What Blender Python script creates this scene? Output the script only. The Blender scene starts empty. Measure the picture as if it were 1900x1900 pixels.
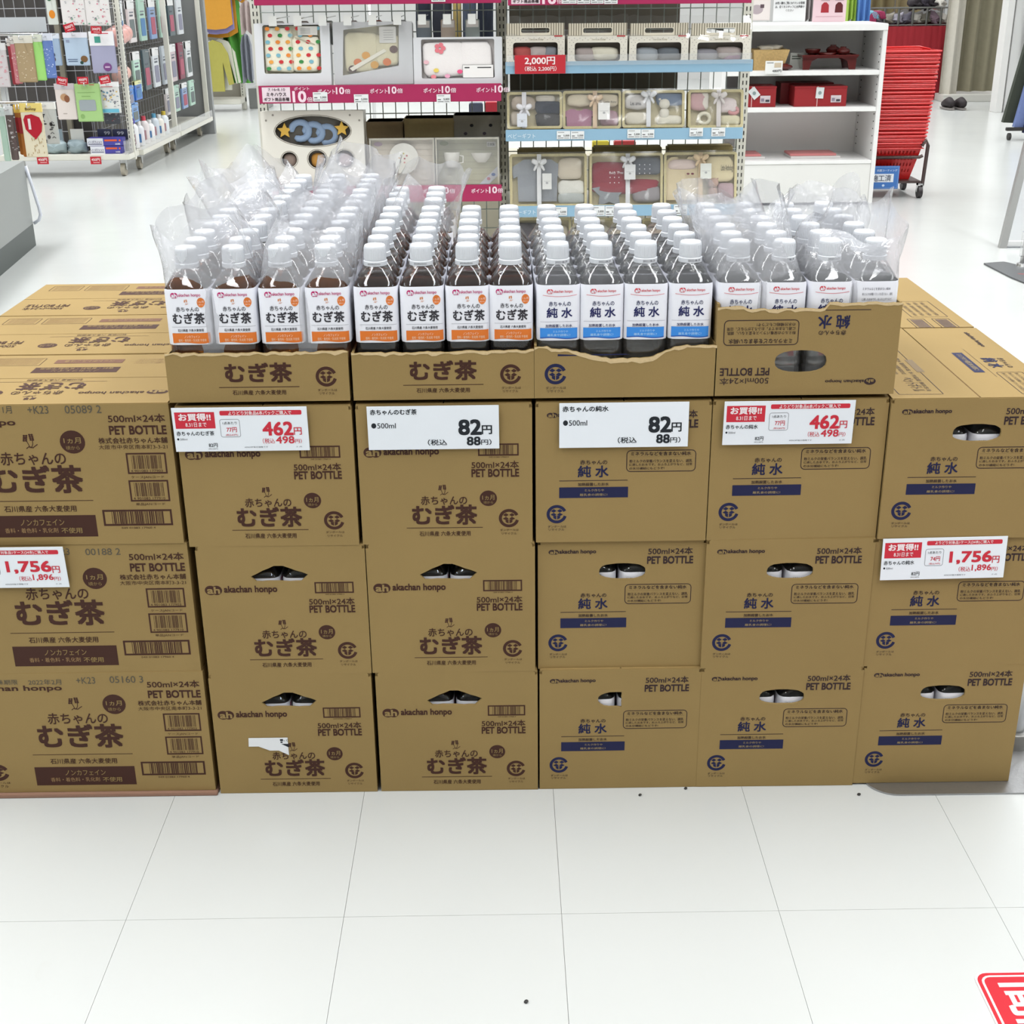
import bpy, bmesh, math, random
from mathutils import Vector, Matrix, noise
from mathutils.geometry import tessellate_polygon
random.seed(7)
SC = bpy.context.scene
COL = SC.collection
PI = math.pi

# ---------------------------------------------------------------- camera
cam_d = bpy.data.cameras.new('camera')
cam_d.sensor_width = 36.0
cam_d.sensor_fit = 'HORIZONTAL'
cam_d.lens = 2422.0 / 1900.0 * 36.0
cam_d.clip_start = 0.05
cam = bpy.data.objects.new('camera', cam_d)
COL.objects.link(cam)
pitch, yaw, roll = 0.3882, 0.0056, -0.0106
fw = Vector((math.sin(yaw) * math.cos(pitch), math.cos(yaw) * math.cos(pitch), -math.sin(pitch)))
rt = Vector((math.cos(yaw), -math.sin(yaw), 0))
up = rt.cross(fw)
r2 = rt * math.cos(roll) + up * math.sin(roll)
u2 = -rt * math.sin(roll) + up * math.cos(roll)
M = Matrix((r2, u2, -fw)).transposed().to_4x4()
M.translation = Vector((0, -1.817, 1.237))
cam.matrix_world = M
SC.camera = cam

# ---------------------------------------------------------------- world, lights, exposure
w = bpy.data.worlds.new('world')
SC.world = w
w.use_nodes = True
w.node_tree.nodes['Background'].inputs[0].default_value = (0.9, 0.95, 1.0, 1)
w.node_tree.nodes['Background'].inputs[1].default_value = 0.3
SC.view_settings.view_transform = 'Standard'
SC.view_settings.look = 'None'
SC.view_settings.gamma = 1
SC.view_settings.use_curve_mapping = False
SC.view_settings.exposure = 0.0
SC.cycles.max_bounces = 10
SC.cycles.diffuse_bounces = 3
SC.cycles.glossy_bounces = 3
SC.cycles.transmission_bounces = 8
SC.cycles.transparent_max_bounces = 24
SC.cycles.caustics_reflective = False
SC.cycles.caustics_refractive = False
SC.cycles.sample_clamp_indirect = 4
SC.cycles.use_denoising = True
CEIL = 3.0
def ceiling_strip(x, power, y0=-3.2, y1=15.0):
    l = bpy.data.lights.new('ceiling_light', 'AREA')
    l.shape = 'RECTANGLE'; l.size = 0.3; l.size_y = y1 - y0
    l.energy = power; l.spread = math.radians(140); l.color = (0.97, 0.985, 1.0)
    o = bpy.data.objects.new('ceiling_light', l); COL.objects.link(o)
    o.location = (x, (y0 + y1) / 2, CEIL - 0.03)
for lx in (-5.4, -3.2, -1.0, 1.2, 3.4, 5.6):
    ceiling_strip(lx, 240)

# ---------------------------------------------------------------- materials
def srgb(h):
    if isinstance(h, tuple):
        c = [v / 255 for v in h]
    else:
        c = [int(h[i:i + 2], 16) / 255 for i in (0, 2, 4)]
    return tuple((v / 12.92 if v <= 0.04045 else ((v + 0.055) / 1.055) ** 2.4) for v in c) + (1,)
MC = {}
def mat(h, rough=0.55, metal=0.0, bump=0.0, scale=60, var=0.0, spec=0.5, coat=0.0):
    key = (h, rough, metal, bump, scale, var, spec, coat)
    if key in MC: return MC[key]
    m = bpy.data.materials.new('paint'); m.use_nodes = True
    nt = m.node_tree; b = nt.nodes['Principled BSDF']
    b.inputs['Base Color'].default_value = srgb(h)
    b.inputs['Roughness'].default_value = rough
    b.inputs['Metallic'].default_value = metal
    b.inputs['Specular IOR Level'].default_value = spec
    b.inputs['Coat Weight'].default_value = coat
    if bump or var:
        tc = nt.nodes.new('ShaderNodeTexCoord')
        n = nt.nodes.new('ShaderNodeTexNoise'); n.inputs['Scale'].default_value = scale; n.inputs['Detail'].default_value = 4
        nt.links.new(tc.outputs['Object'], n.inputs['Vector'])
        if var:
            mx = nt.nodes.new('ShaderNodeMix'); mx.data_type = 'RGBA'
            c = srgb(h)
            mx.inputs[6].default_value = tuple(v * (1 - var) for v in c[:3]) + (1,)
            mx.inputs[7].default_value = tuple(min(1, v * (1 + var)) for v in c[:3]) + (1,)
            nt.links.new(n.outputs['Fac'], mx.inputs[0]); nt.links.new(mx.outputs[2], b.inputs['Base Color'])
        if bump:
            bp = nt.nodes.new('ShaderNodeBump'); bp.inputs['Strength'].default_value = bump; bp.inputs['Distance'].default_value = 0.002
            nt.links.new(n.outputs['Fac'], bp.inputs['Height']); nt.links.new(bp.outputs[0], b.inputs['Normal'])
    MC[key] = m
    return m
def cardboard_mat(h='957D4F', rough=0.75):
    m = bpy.data.materials.new('cardboard'); m.use_nodes = True
    nt = m.node_tree; b = nt.nodes['Principled BSDF']
    b.inputs['Roughness'].default_value = rough; b.inputs['Specular IOR Level'].default_value = 0.25
    tc = nt.nodes.new('ShaderNodeTexCoord'); oi = nt.nodes.new('ShaderNodeObjectInfo')
    ad = nt.nodes.new('ShaderNodeVectorMath'); ad.operation = 'ADD'
    nt.links.new(tc.outputs['Object'], ad.inputs[0]); nt.links.new(oi.outputs['Location'], ad.inputs[1])
    n1 = nt.nodes.new('ShaderNodeTexNoise'); n1.inputs['Scale'].default_value = 5; n1.inputs['Detail'].default_value = 6
    n2 = nt.nodes.new('ShaderNodeTexNoise'); n2.inputs['Scale'].default_value = 700; n2.inputs['Detail'].default_value = 2
    nt.links.new(ad.outputs[0], n1.inputs['Vector']); nt.links.new(ad.outputs[0], n2.inputs['Vector'])
    mx = nt.nodes.new('ShaderNodeMix'); mx.data_type = 'RGBA'
    c = srgb(h)
    mx.inputs[6].default_value = tuple(v * 0.90 for v in c[:3]) + (1,)
    mx.inputs[7].default_value = tuple(v * 1.10 for v in c[:3]) + (1,)
    am = nt.nodes.new('ShaderNodeMath'); am.operation = 'ADD'; am.inputs[1].default_value = 0
    nt.links.new(n1.outputs['Fac'], am.inputs[0])
    m2 = nt.nodes.new('ShaderNodeMath'); m2.operation = 'MULTIPLY_ADD'; m2.inputs[1].default_value = 0.5; 
    nt.links.new(n2.outputs['Fac'], m2.inputs[0]); nt.links.new(n1.outputs['Fac'], m2.inputs[2])
    s = nt.nodes.new('ShaderNodeMath'); s.operation = 'SUBTRACT'; s.inputs[1].default_value = 0.25
    nt.links.new(m2.outputs[0], s.inputs[0]); nt.links.new(s.outputs[0], mx.inputs[0])
    nt.links.new(mx.outputs[2], b.inputs['Base Color'])
    # few fine dark specks of dirt
    bp = nt.nodes.new('ShaderNodeBump'); bp.inputs['Strength'].default_value = 0.15; bp.inputs['Distance'].default_value = 0.001
    nt.links.new(n1.outputs['Fac'], bp.inputs['Height']); nt.links.new(bp.outputs[0], b.inputs['Normal'])
    return m
def film_fresnel(nt, base=0.05, gain=0.7, pw=4.0):
    lw = nt.nodes.new('ShaderNodeLayerWeight'); lw.inputs[0].default_value = 0.5
    a = nt.nodes.new('ShaderNodeMath'); a.operation = 'POWER'; a.inputs[1].default_value = pw
    c = nt.nodes.new('ShaderNodeMath'); c.operation = 'MULTIPLY_ADD'; c.inputs[1].default_value = gain; c.inputs[2].default_value = base
    nt.links.new(lw.outputs['Facing'], a.inputs[0]); nt.links.new(a.outputs[0], c.inputs[0])
    return c
def mix_mat(name, fac_transp, col, rough, tint='FFFFFF', fres=True, diff=0.5):
    """clear film: transparent mixed with a little diffuse body and a glossy skin"""
    m = bpy.data.materials.new(name); m.use_nodes = True
    nt = m.node_tree; nt.nodes.clear()
    out = nt.nodes.new('ShaderNodeOutputMaterial')
    tr = nt.nodes.new('ShaderNodeBsdfTransparent'); tr.inputs[0].default_value = srgb(tint)
    gl = nt.nodes.new('ShaderNodeBsdfGlossy'); gl.inputs['Roughness'].default_value = rough
    df = nt.nodes.new('ShaderNodeBsdfDiffuse'); df.inputs[0].default_value = srgb(col)
    m1 = nt.nodes.new('ShaderNodeMixShader'); m1.inputs[0].default_value = 1 - fac_transp
    nt.links.new(tr.outputs[0], m1.inputs[1]); nt.links.new(df.outputs[0], m1.inputs[2])
    m2 = nt.nodes.new('ShaderNodeMixShader')
    fr = film_fresnel(nt)
    nt.links.new(fr.outputs[0], m2.inputs[0])
    nt.links.new(m1.outputs[0], m2.inputs[1]); nt.links.new(gl.outputs[0], m2.inputs[2])
    if name == 'bag_film':
        tc = nt.nodes.new('ShaderNodeTexCoord')
        n = nt.nodes.new('ShaderNodeTexNoise'); n.inputs['Scale'].default_value = 22; n.inputs['Detail'].default_value = 3
        n.inputs['Distortion'].default_value = 1.2
        bp = nt.nodes.new('ShaderNodeBump'); bp.inputs['Strength'].default_value = 0.7; bp.inputs['Distance'].default_value = 0.02
        nt.links.new(tc.outputs['Object'], n.inputs['Vector']); nt.links.new(n.outputs['Fac'], bp.inputs['Height'])
        nt.links.new(bp.outputs[0], gl.inputs['Normal'])
    nt.links.new(m2.outputs[0], out.inputs[0])
    return m
def liquid_mat(name, col, density, tint):
    m = bpy.data.materials.new(name); m.use_nodes = True
    nt = m.node_tree; nt.nodes.clear()
    out = nt.nodes.new('ShaderNodeOutputMaterial')
    tr = nt.nodes.new('ShaderNodeBsdfTransparent'); tr.inputs[0].default_value = srgb(tint)
    rf = nt.nodes.new('ShaderNodeBsdfRefraction'); rf.inputs['Color'].default_value = srgb(tint); rf.inputs['IOR'].default_value = 1.33; rf.inputs['Roughness'].default_value = 0.0
    m1 = nt.nodes.new('ShaderNodeMixShader'); m1.inputs[0].default_value = 0.35
    nt.links.new(tr.outputs[0], m1.inputs[1]); nt.links.new(rf.outputs[0], m1.inputs[2])
    gl = nt.nodes.new('ShaderNodeBsdfGlossy'); gl.inputs['Roughness'].default_value = 0.03
    m2 = nt.nodes.new('ShaderNodeMixShader'); fr = film_fresnel(nt, .03, .5)
    nt.links.new(fr.outputs[0], m2.inputs[0]); nt.links.new(m1.outputs[0], m2.inputs[1]); nt.links.new(gl.outputs[0], m2.inputs[2])
    nt.links.new(m2.outputs[0], out.inputs[0])
    if density:
        v = nt.nodes.new('ShaderNodeVolumeAbsorption'); v.inputs[0].default_value = srgb(col); v.inputs[1].default_value = density
        nt.links.new(v.outputs[0], out.inputs[1])
    return m
CB = cardboard_mat()
FILM = mix_mat('bag_film', 0.69, 'E4E5EA', 0.10)
PET = mix_mat('clear_pet', 0.985, 'FFFFFF', 0.03)
WRAP = mix_mat('clear_wrap', 0.94, 'FFFFFF', 0.08)
ACRYL = mix_mat('clear_acrylic', 0.9, 'FFFFFF', 0.05)
TEA = liquid_mat('barley_tea', 'C87A22', 30, 'E2AC62')
WATER = liquid_mat('pure_water', 'E8F0F4', 0, 'FFFFFF')
CAPW = mat('DADDE2', 0.38)
LABELW = mat('EEEFF6', 0.45)
WHITE = mat('ECECEA', 0.4); STEEL = mat('D9D7CC', 0.35); GREY = mat('A9A69C', 0.5)
CHROME = mat('C8C8C8', 0.2, 1.0); DARK = mat('2B2A28', 0.6)

# ---------------------------------------------------------------- mesh builders
class MB:
    def __init__(s): s.v = []; s.f = []; s.mi = []; s.cur = 0
    def add(s, vs, fs):
        o = len(s.v); s.v += [tuple(p) for p in vs]
        for q in fs: s.f.append([i + o for i in q]); s.mi.append(s.cur)
    def box(s, x0, y0, z0, x1, y1, z1):
        s.add([(x0,y0,z0),(x1,y0,z0),(x1,y1,z0),(x0,y1,z0),(x0,y0,z1),(x1,y0,z1),(x1,y1,z1),(x0,y1,z1)],
              [(0,3,2,1),(4,5,6,7),(0,1,5,4),(1,2,6,5),(2,3,7,6),(3,0,4,7)])
    def hexa(s, p):
        s.add(p, [(0,3,2,1),(4,5,6,7),(0,1,5,4),(1,2,6,5),(2,3,7,6),(3,0,4,7)])
    def rbox(s, x0, y0, z0, x1, y1, z1, r=0.005):
        """box with chamfered edges"""
        r = min(r, (x1-x0)/2.1, (y1-y0)/2.1, (z1-z0)/2.1)
        bm = bmesh.new(); bmesh.ops.create_cube(bm, size=1)
        for v in bm.verts: v.co = Vector(((x0+x1)/2+v.co.x*(x1-x0), (y0+y1)/2+v.co.y*(y1-y0), (z0+z1)/2+v.co.z*(z1-z0)))
        bmesh.ops.bevel(bm, geom=bm.edges[:], offset=r, segments=2, affect='EDGES')
        bm.verts.index_update()
        s.add([v.co.copy() for v in bm.verts], [[v.index for v in f.verts] for f in bm.faces]); bm.free()
    def tube(s, pts, r, n=8, caps=True):
        pts = [Vector(p) for p in pts]; rings = []
        prev = None
        for i, p in enumerate(pts):
            a = pts[max(0, i-1)]; b = pts[min(len(pts)-1, i+1)]
            d = (b - a).normalized()
            if prev is None:
                x = d.cross(Vector((0,0,1)))
                if x.length < 1e-3: x = d.cross(Vector((1,0,0)))
            else: x = prev - d * prev.dot(d)
            x.normalize(); prev = x; y = d.cross(x)
            rr = r[i] if isinstance(r, (list, tuple)) else r
            rings.append([p + x*math.cos(2*PI*k/n)*rr + y*math.sin(2*PI*k/n)*rr for k in range(n)])
        fs = []
        for i in range(len(rings)-1):
            for k in range(n): fs.append((i*n+k, i*n+(k+1)%n, (i+1)*n+(k+1)%n, (i+1)*n+k))
        if caps: fs.append(tuple(range(n))[::-1]); fs.append(tuple((len(rings)-1)*n+k for k in range(n)))
        s.add([p for q in rings for p in q], fs)
    def lathe(s, prof, c=(0,0,0), n=24, caps=True):
        vs = []; fs = []
        for z, r in prof:
            for k in range(n): vs.append((c[0]+r*math.cos(2*PI*k/n), c[1]+r*math.sin(2*PI*k/n), c[2]+z))
        for i in range(len(prof)-1):
            for k in range(n): fs.append((i*n+k, i*n+(k+1)%n, (i+1)*n+(k+1)%n, (i+1)*n+k))
        if caps: fs.append(tuple(range(n))[::-1]); fs.append(tuple((len(prof)-1)*n+k for k in range(n)))
        s.add(vs, fs)
    def plate(s, outer, holes, t, T, front=True):
        """2-D outline with holes, thickness t; T(x, z, d) -> 3-D point, d = depth behind the face"""
        loops = [outer] + holes
        flat = [p for l in loops for p in l]
        tris = tessellate_polygon([[Vector((p[0], p[1], 0)) for p in l] for l in loops])
        n = len(flat)
        vs = [T(p[0], p[1], 0) for p in flat] + [T(p[0], p[1], t) for p in flat]
        fs = [tuple(q) for q in tris] + [tuple(i + n for i in reversed(q)) for q in tris]
        o = 0
        for l in loops:
            m = len(l)
            for i in range(m): a = o+i; b = o+(i+1) % m; fs.append((a, b, b+n, a+n))
            o += m
        s.add(vs, fs)
    def blob(s, c, sx, sy, sz, n=12, m=8, pw=0.6, rot=0, wob=0.0):
        """soft cushion / folded cloth (superellipsoid)"""
        def sg(v, p): return math.copysign(abs(v) ** p, v)
        vs = []; fs = []
        for j in range(m+1):
            ph = -PI/2 + PI*j/m
            for k in range(n):
                th = 2*PI*k/n
                x = sg(math.cos(ph), pw)*sg(math.cos(th), pw)*sx; z = sg(math.cos(ph), pw)*sg(math.sin(th), pw)*sz; y = sg(math.sin(ph), 1.0)*sy
                if wob:
                    q = noise.noise(Vector((x*40+c[0]*9, y*40, z*40+c[2]*7)))*wob; x *= 1+q; z *= 1+q; y *= 1+q
                xr = x*math.cos(rot)-z*math.sin(rot); zr = x*math.sin(rot)+z*math.cos(rot)
                vs.append((c[0]+xr, c[1]+y, c[2]+zr))
        for j in range(m):
            for k in range(n): fs.append((j*n+k, j*n+(k+1)%n, (j+1)*n+(k+1)%n, (j+1)*n+k))
        s.add(vs, fs)
    def build(s, name, mats, parent=None, smooth=False):
        me = bpy.data.meshes.new(name); me.from_pydata(s.v, [], s.f)
        for m in (mats if isinstance(mats, (list, tuple)) else [mats]): me.materials.append(m)
        if isinstance(mats, (list, tuple)) and len(mats) > 1: me.polygons.foreach_set('material_index', s.mi)
        bm = bmesh.new(); bm.from_mesh(me); bmesh.ops.recalc_face_normals(bm, faces=bm.faces[:]); bm.to_mesh(me); bm.free()
        if smooth:
            me.shade_smooth()
            if smooth != True: me.set_sharp_from_angle(angle=math.radians(smooth))
        me.update()
        return link(name, me, parent)
def link(name, data, parent=None):
    o = bpy.data.objects.new(name, data); COL.objects.link(o)
    if parent: o.parent = parent
    return o
def tag(o, label, cat, group=None, kind=None):
    if label: o['label'] = label
    if cat: o['category'] = cat
    if group: o['group'] = group
    if kind: o['kind'] = kind
    return o
def thing(name, label, cat, loc=(0,0,0), rotz=0, group=None):
    o = link(name, None); o.location = loc; o.rotation_euler = (0, 0, rotz)
    return tag(o, label, cat, group)
def struct(o): o['kind'] = 'structure'; return o
def copy_tree(o, parent=None):
    c = o.copy(); COL.objects.link(c); c.parent = parent
    for ch in list(o.children): copy_tree(ch, c)
    return c
def FRONT(ox, oy, oz): return lambda x, z, d: (ox+x, oy+d, oz+z)
def TOP(ox, oy, oz): return lambda x, y, d: (ox+x, oy+y, oz-d)

# ---------------------------------------------------------------- flat print (lettering, marks)
GC = {}
def glyphs(s, bold):
    k = (s, bold)
    if k in GC: return GC[k]
    c = bpy.data.curves.new('t', 'FONT'); c.body = s; c.resolution_u = 3; c.offset = 0
    o = bpy.data.objects.new('t', c); COL.objects.link(o)
    bpy.context.view_layer.update()
    m = bpy.data.meshes.new_from_object(o.evaluated_get(bpy.context.evaluated_depsgraph_get()))
    vs = [(v.co.x, v.co.y) for v in m.vertices]; fs = [tuple(p.vertices) for p in m.polygons]
    bpy.data.objects.remove(o); bpy.data.curves.remove(c); bpy.data.meshes.remove(m)
    if not vs: vs = [(0, 0), (1, 1)]
    x0 = min(v[0] for v in vs); x1 = max(v[0] for v in vs); y0 = min(v[1] for v in vs); y1 = max(v[1] for v in vs)
    vs = [((v[0]-x0)/(x1-x0 or 1), (v[1]-y0)/(y1-y0 or 1)) for v in vs]
    GC[k] = (vs, fs, (x1-x0 or 1, y1-y0 or 1)); return GC[k]
class PR:
    def __init__(s): s.it = []; s.cur = None
    def sec(s, name): s.cur = name; return s
    def add(s, vs, fs, col, layer): s.it.append((vs, fs, col, layer, s.cur)); return s
    def text(s, t, x0, z0, x1, z1, col, bold=0.012, layer=2, rot=0):
        vs, fs, asp = glyphs(t, 0)
        out = []
        for a, b in vs:
            for _ in range(rot): a, b = b, 1 - a     # clockwise quarter turns
            out.append((x0+a*(x1-x0), z0+b*(z1-z0)))
        if bold <= 0: return s.add(out, fs, col, layer)
        # heavier weight: the outline repeated with small shifts, each copy a hair above the last
        ax = bold*(x1-x0)/(asp[1] if rot % 2 else asp[0]); az = bold*(z1-z0)/(asp[0] if rot % 2 else asp[1])
        sh = ((-1, -1), (1, -1), (-1, 1), (1, 1)) if bold > .008 else ((-1, 0), (1, 0))
        for q, (sx, sz) in enumerate(sh): s.add([(a+sx*ax, b+sz*az) for a, b in out], fs, col, layer+q*.15)
        return s
    def rect(s, x0, z0, x1, z1, col, layer=1): return s.add([(x0,z0),(x1,z0),(x1,z1),(x0,z1)], [(0,1,2,3)], col, layer)
    def poly(s, pts, col, layer=1):
        tr = tessellate_polygon([[Vector((p[0], p[1], 0)) for p in pts]])
        return s.add(list(pts), [tuple(t) for t in tr], col, layer)
    def disc(s, cx, cz, rx, rz, col, layer=1, n=24): return s.poly([(cx+rx*math.cos(2*PI*k/n), cz+rz*math.sin(2*PI*k/n)) for k in range(n)], col, layer)
    def band(s, pts, w, col, layer=1, closed=False):
        n = len(pts); vs = []; fs = []
        for i in range(n):
            a = Vector(pts[(i-1) % n] if closed or i else pts[0]); b = Vector(pts[(i+1) % n] if closed or i < n-1 else pts[-1])
            d = (b - a).normalized(); nn = Vector((-d.y, d.x)) * w / 2
            p = Vector(pts[i]); vs += [tuple(p+nn), tuple(p-nn)]
        for i in range(n if closed else n-1): j = (i+1) % n; fs.append((2*i, 2*i+1, 2*j+1, 2*j))
        return s.add(vs, fs, col, layer)
    def rrect(s, x0, z0, x1, z1, r, w, col, layer=1, fill=False):
        pts = []
        for cx, cz, a in ((x1-r, z1-r, 0), (x0+r, z1-r, 90), (x0+r, z0+r, 180), (x1-r, z0+r, 270)):
            for k in range(5): t = math.radians(a + 22.5*k); pts.append((cx+r*math.cos(t), cz+r*math.sin(t)))
        return s.poly(pts, col, layer) if fill else s.band(pts, w, col, layer, True)
    def barcode(s, x0, z0, x1, z1, col, frame=0.0022, digits=None):
        w = x1-x0; h = z1-z0
        s.rect(x0, z0, x1, z0+frame, col); s.rect(x0, z1-frame, x1, z1, col)
        s.rect(x0, z0, x0+frame, z1, col); s.rect(x1-frame, z0, x1, z1, col)
        rr = random.Random(3); x = x0 + w*0.13; zb = z0+h*(.24 if digits else .12)
        while x < x1 - w*0.12:
            bw = rr.choice([.0006, .001, .0016])*min(1.3, w/.07); s.rect(x, zb, x+bw, z1-h*0.12, col, 1); x += bw + rr.choice([.0007, .001, .0018])
        if digits: s.text(digits, x0+w*.08, z0+h*.09, x1-w*.12, z0+h*.2, col, 0)
        return s
    def wheat(s, x0, z0, x1, z1, col):
        w = x1-x0; h = z1-z0
        def P(a, b): return (x0+a*w, z0+b*h)
        for bx, by, tx, ty in ((.12, .55, .45, .06), (.62, .6, .52, .05)):
            s.band([P(bx+.05, by+.3), P((bx+tx)/2+.08, .35), P(tx, ty)], w*.05, col)
        for cx, cz, dr in ((.2, .78, -.5), (.62, .84, .35)):
            for k in range(4):
                for sd in (-1, 1):
                    a = dr*-.6; yy = cz - .2 + k*.12
                    s.disc(x0+w*(cx+sd*.075-dr*.1*(k-1)*.4), z0+h*yy, w*.08, h*.065, col, 1, 8)
        s.band([P(.2, .02), P(.38, .16), P(.6, .1)], w*.06, col); s.band([P(.6, .05), P(.78, .2), P(.95, .32)], w*.06, col)
        return s
    def logo(s, x0, z0, x1, z1, col, bg):
        s.disc((x0*.68+x1*.32), (z0+z1)/2, (x1-x0)*.36, (z1-z0)/2, col); s.disc((x0*.32+x1*.68), (z0+z1)/2, (x1-x0)*.34, (z1-z0)/2, col)
        s.text('ah', x0+(x1-x0)*.13, z0+(z1-z0)*.17, x0+(x1-x0)*.87, z0+(z1-z0)*.86, bg, 0.03, 3)
        return s
    def recycle(s, x0, z0, x1, z1, col):
        cx = (x0+x1)/2; cz = (z0+z1)/2; r = (x1-x0)/2; rz = (z1-z0)/2
        pts = [(cx+.84*r*math.cos(math.radians(a)), cz+.84*rz*math.sin(math.radians(a))) for a in range(22, 350, 12)]
        s.band(pts, r*.3, col)
        def q(*p): s.poly([(cx+a*r, cz+b*rz) for a, b in p], col, 1)
        for sg in (-1, 1):
            q(*[(a*sg, b) for a, b in ((-.02, .36), (-.29, .17), (-.58, .34), (-.30, .55))])
            q(*[(a*sg, b) for a, b in ((-.29, .15), (-.02, -.05), (-.27, -.24), (-.60, -.04))])
            q(*[(a*sg, b) for a, b in ((-.36, -.26), (-.04, -.13), (-.04, -.58), (-.30, -.45))])
        return s
    def build(s, name, parent, o=(0,0,0), u=(1,0,0), v=(0,0,1), n=(0,-1,0), eps=0.0002, fn=None, rough=0.6, label=None):
        secs = []
        for q in s.it:
            if q[4] not in secs: secs.append(q[4])
        if len(secs) > 1:
            for c in secs:
                t = PR(); t.it = [(q[0], q[1], q[2], q[3], 0) for q in s.it if q[4] == c]
                t.build((c[0] if isinstance(c, tuple) else c) or name, parent, o, u, v, n, eps, fn, rough, label)
            return parent
        if secs and secs[0]: name = secs[0][0] if isinstance(secs[0], tuple) else secs[0]
        o, u, v, n = map(Vector, (o, u, v, n))
        vv = []; ff = []; mi = []; cols = []
        for iq, (vs, fs, c, l, _) in enumerate(s.it):
            l = l + (iq % 60)*.012
            if c not in cols: cols.append(c)
            b = len(vv)
            for a, z in vs: vv.append(fn(a, z, l*eps) if fn else tuple(o + u*a + v*z + n*(l*eps)))
            for f in fs: ff.append([i+b for i in f]); mi.append(cols.index(c))
        me = bpy.data.meshes.new(name); me.from_pydata(vv, [], ff)
        for c in cols: me.materials.append(mat(c, max(rough, .55), 0, 0, 60, 0, .25))
        me.polygons.foreach_set('material_index', mi); me.update()
        ob = link(name, me, parent)
        if label: ob['label'] = label
        return ob

# ---------------------------------------------------------------- the setting
def plane_obj(name, pts, m):
    b = MB(); b.add(pts, [tuple(range(len(pts)))]); return struct(b.build(name, m))
def floor_mat():
    m = bpy.data.materials.new('floor_tiles'); m.use_nodes = True
    nt = m.node_tree; b = nt.nodes['Principled BSDF']
    tc = nt.nodes.new('ShaderNodeTexCoord')
    n = nt.nodes.new('ShaderNodeTexNoise'); n.inputs['Scale'].default_value = 1.6; n.inputs['Detail'].default_value = 5
    nt.links.new(tc.outputs['Object'], n.inputs['Vector'])
    mx = nt.nodes.new('ShaderNodeMix'); mx.data_type = 'RGBA'
    mx.inputs[6].default_value = srgb('BDBFBC'); mx.inputs[7].default_value = srgb('C6C8C6')
    nt.links.new(n.outputs['Fac'], mx.inputs[0])
    n2 = nt.nodes.new('ShaderNodeTexNoise'); n2.inputs['Scale'].default_value = 14; n2.inputs['Detail'].default_value = 8; n2.inputs['Distortion'].default_value = 1
    nt.links.new(tc.outputs['Object'], n2.inputs['Vector'])
    cr = nt.nodes.new('ShaderNodeValToRGB'); cr.color_ramp.elements[0].position = 0.70; cr.color_ramp.elements[1].position = 0.82
    cr.color_ramp.elements[0].color = (0, 0, 0, 1); cr.color_ramp.elements[1].color = (.25, .25, .25, 1)
    nt.links.new(n2.outputs['Fac'], cr.inputs[0])
    m2 = nt.nodes.new('ShaderNodeMix'); m2.data_type = 'RGBA'; m2.inputs[7].default_value = srgb('B5B5AE')
    nt.links.new(cr.outputs[0], m2.inputs[0]); nt.links.new(mx.outputs[2], m2.inputs[6])
    nt.links.new(m2.outputs[2], b.inputs['Base Color'])
    b.inputs['Roughness'].default_value = 0.22; b.inputs['Specular IOR Level'].default_value = 0.5
    n3 = nt.nodes.new('ShaderNodeTexNoise'); n3.inputs['Scale'].default_value = 3.5
    nt.links.new(tc.outputs['Object'], n3.inputs['Vector'])
    bp = nt.nodes.new('ShaderNodeBump'); bp.inputs['Strength'].default_value = 0.06; bp.inputs['Distance'].default_value = 0.02
    nt.links.new(n3.outputs['Fac'], bp.inputs['Height']); nt.links.new(bp.outputs[0], b.inputs['Normal'])
    return m
FM = floor_mat()
plane_obj('floor', [(-9,-5,-.004),(9,-5,-.004),(9,16,-.004),(-9,16,-.004)], mat('D2D3CE', 0.35))
flo = bpy.data.objects['floor']
# the tiles that can be told apart near the camera, then larger sheets beyond (joints too fine to see)
TX = [-0.548 + 0.3105*i for i in range(-6, 10)]
TY = [-1.13, -0.72, -0.31, 0.10]
def tile(x0, y0, x1, y1, j=0.00028):
    b = MB(); b.box(x0+j, y0+j, -.004, x1-j, y1-j, 0); return b.build('floor_tile', FM, flo)
for i in range(len(TX)-1):
    for k in range(3):
        dy = 0.0
        tile(TX[i], TY[k]+dy, TX[i+1], TY[k+1]+dy)
for x0, y0, x1, y1 in ((-9, -5, 9, TY[0]), (-9, TY[0], TX[0], .10), (TX[-1], TY[0], 9, .10), (-9, .10, 9, 16)):
    tile(x0, y0, x1, y1, 0)
plane_obj('ceiling', [(-9,-5,CEIL),(-9,16,CEIL),(9,16,CEIL),(9,-5,CEIL)], mat('E6E6E4', 0.8))
plane_obj('wall_left', [(-9,-5,0),(-9,16,0),(-9,16,CEIL),(-9,-5,CEIL)], mat('9A9A98', 0.8))
plane_obj('wall_right', [(9,-5,0),(9,-5,CEIL),(9,16,CEIL),(9,16,0)], mat('8A8A88', 0.8))
plane_obj('wall_back', [(-9,16,0),(9,16,0),(9,16,CEIL),(-9,16,CEIL)], mat('DADAD8', 0.8))
plane_obj('wall_front', [(-9,-5,0),(-9,-5,CEIL),(9,-5,CEIL),(9,-5,0)], mat('8A8A88', 0.8))

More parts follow.
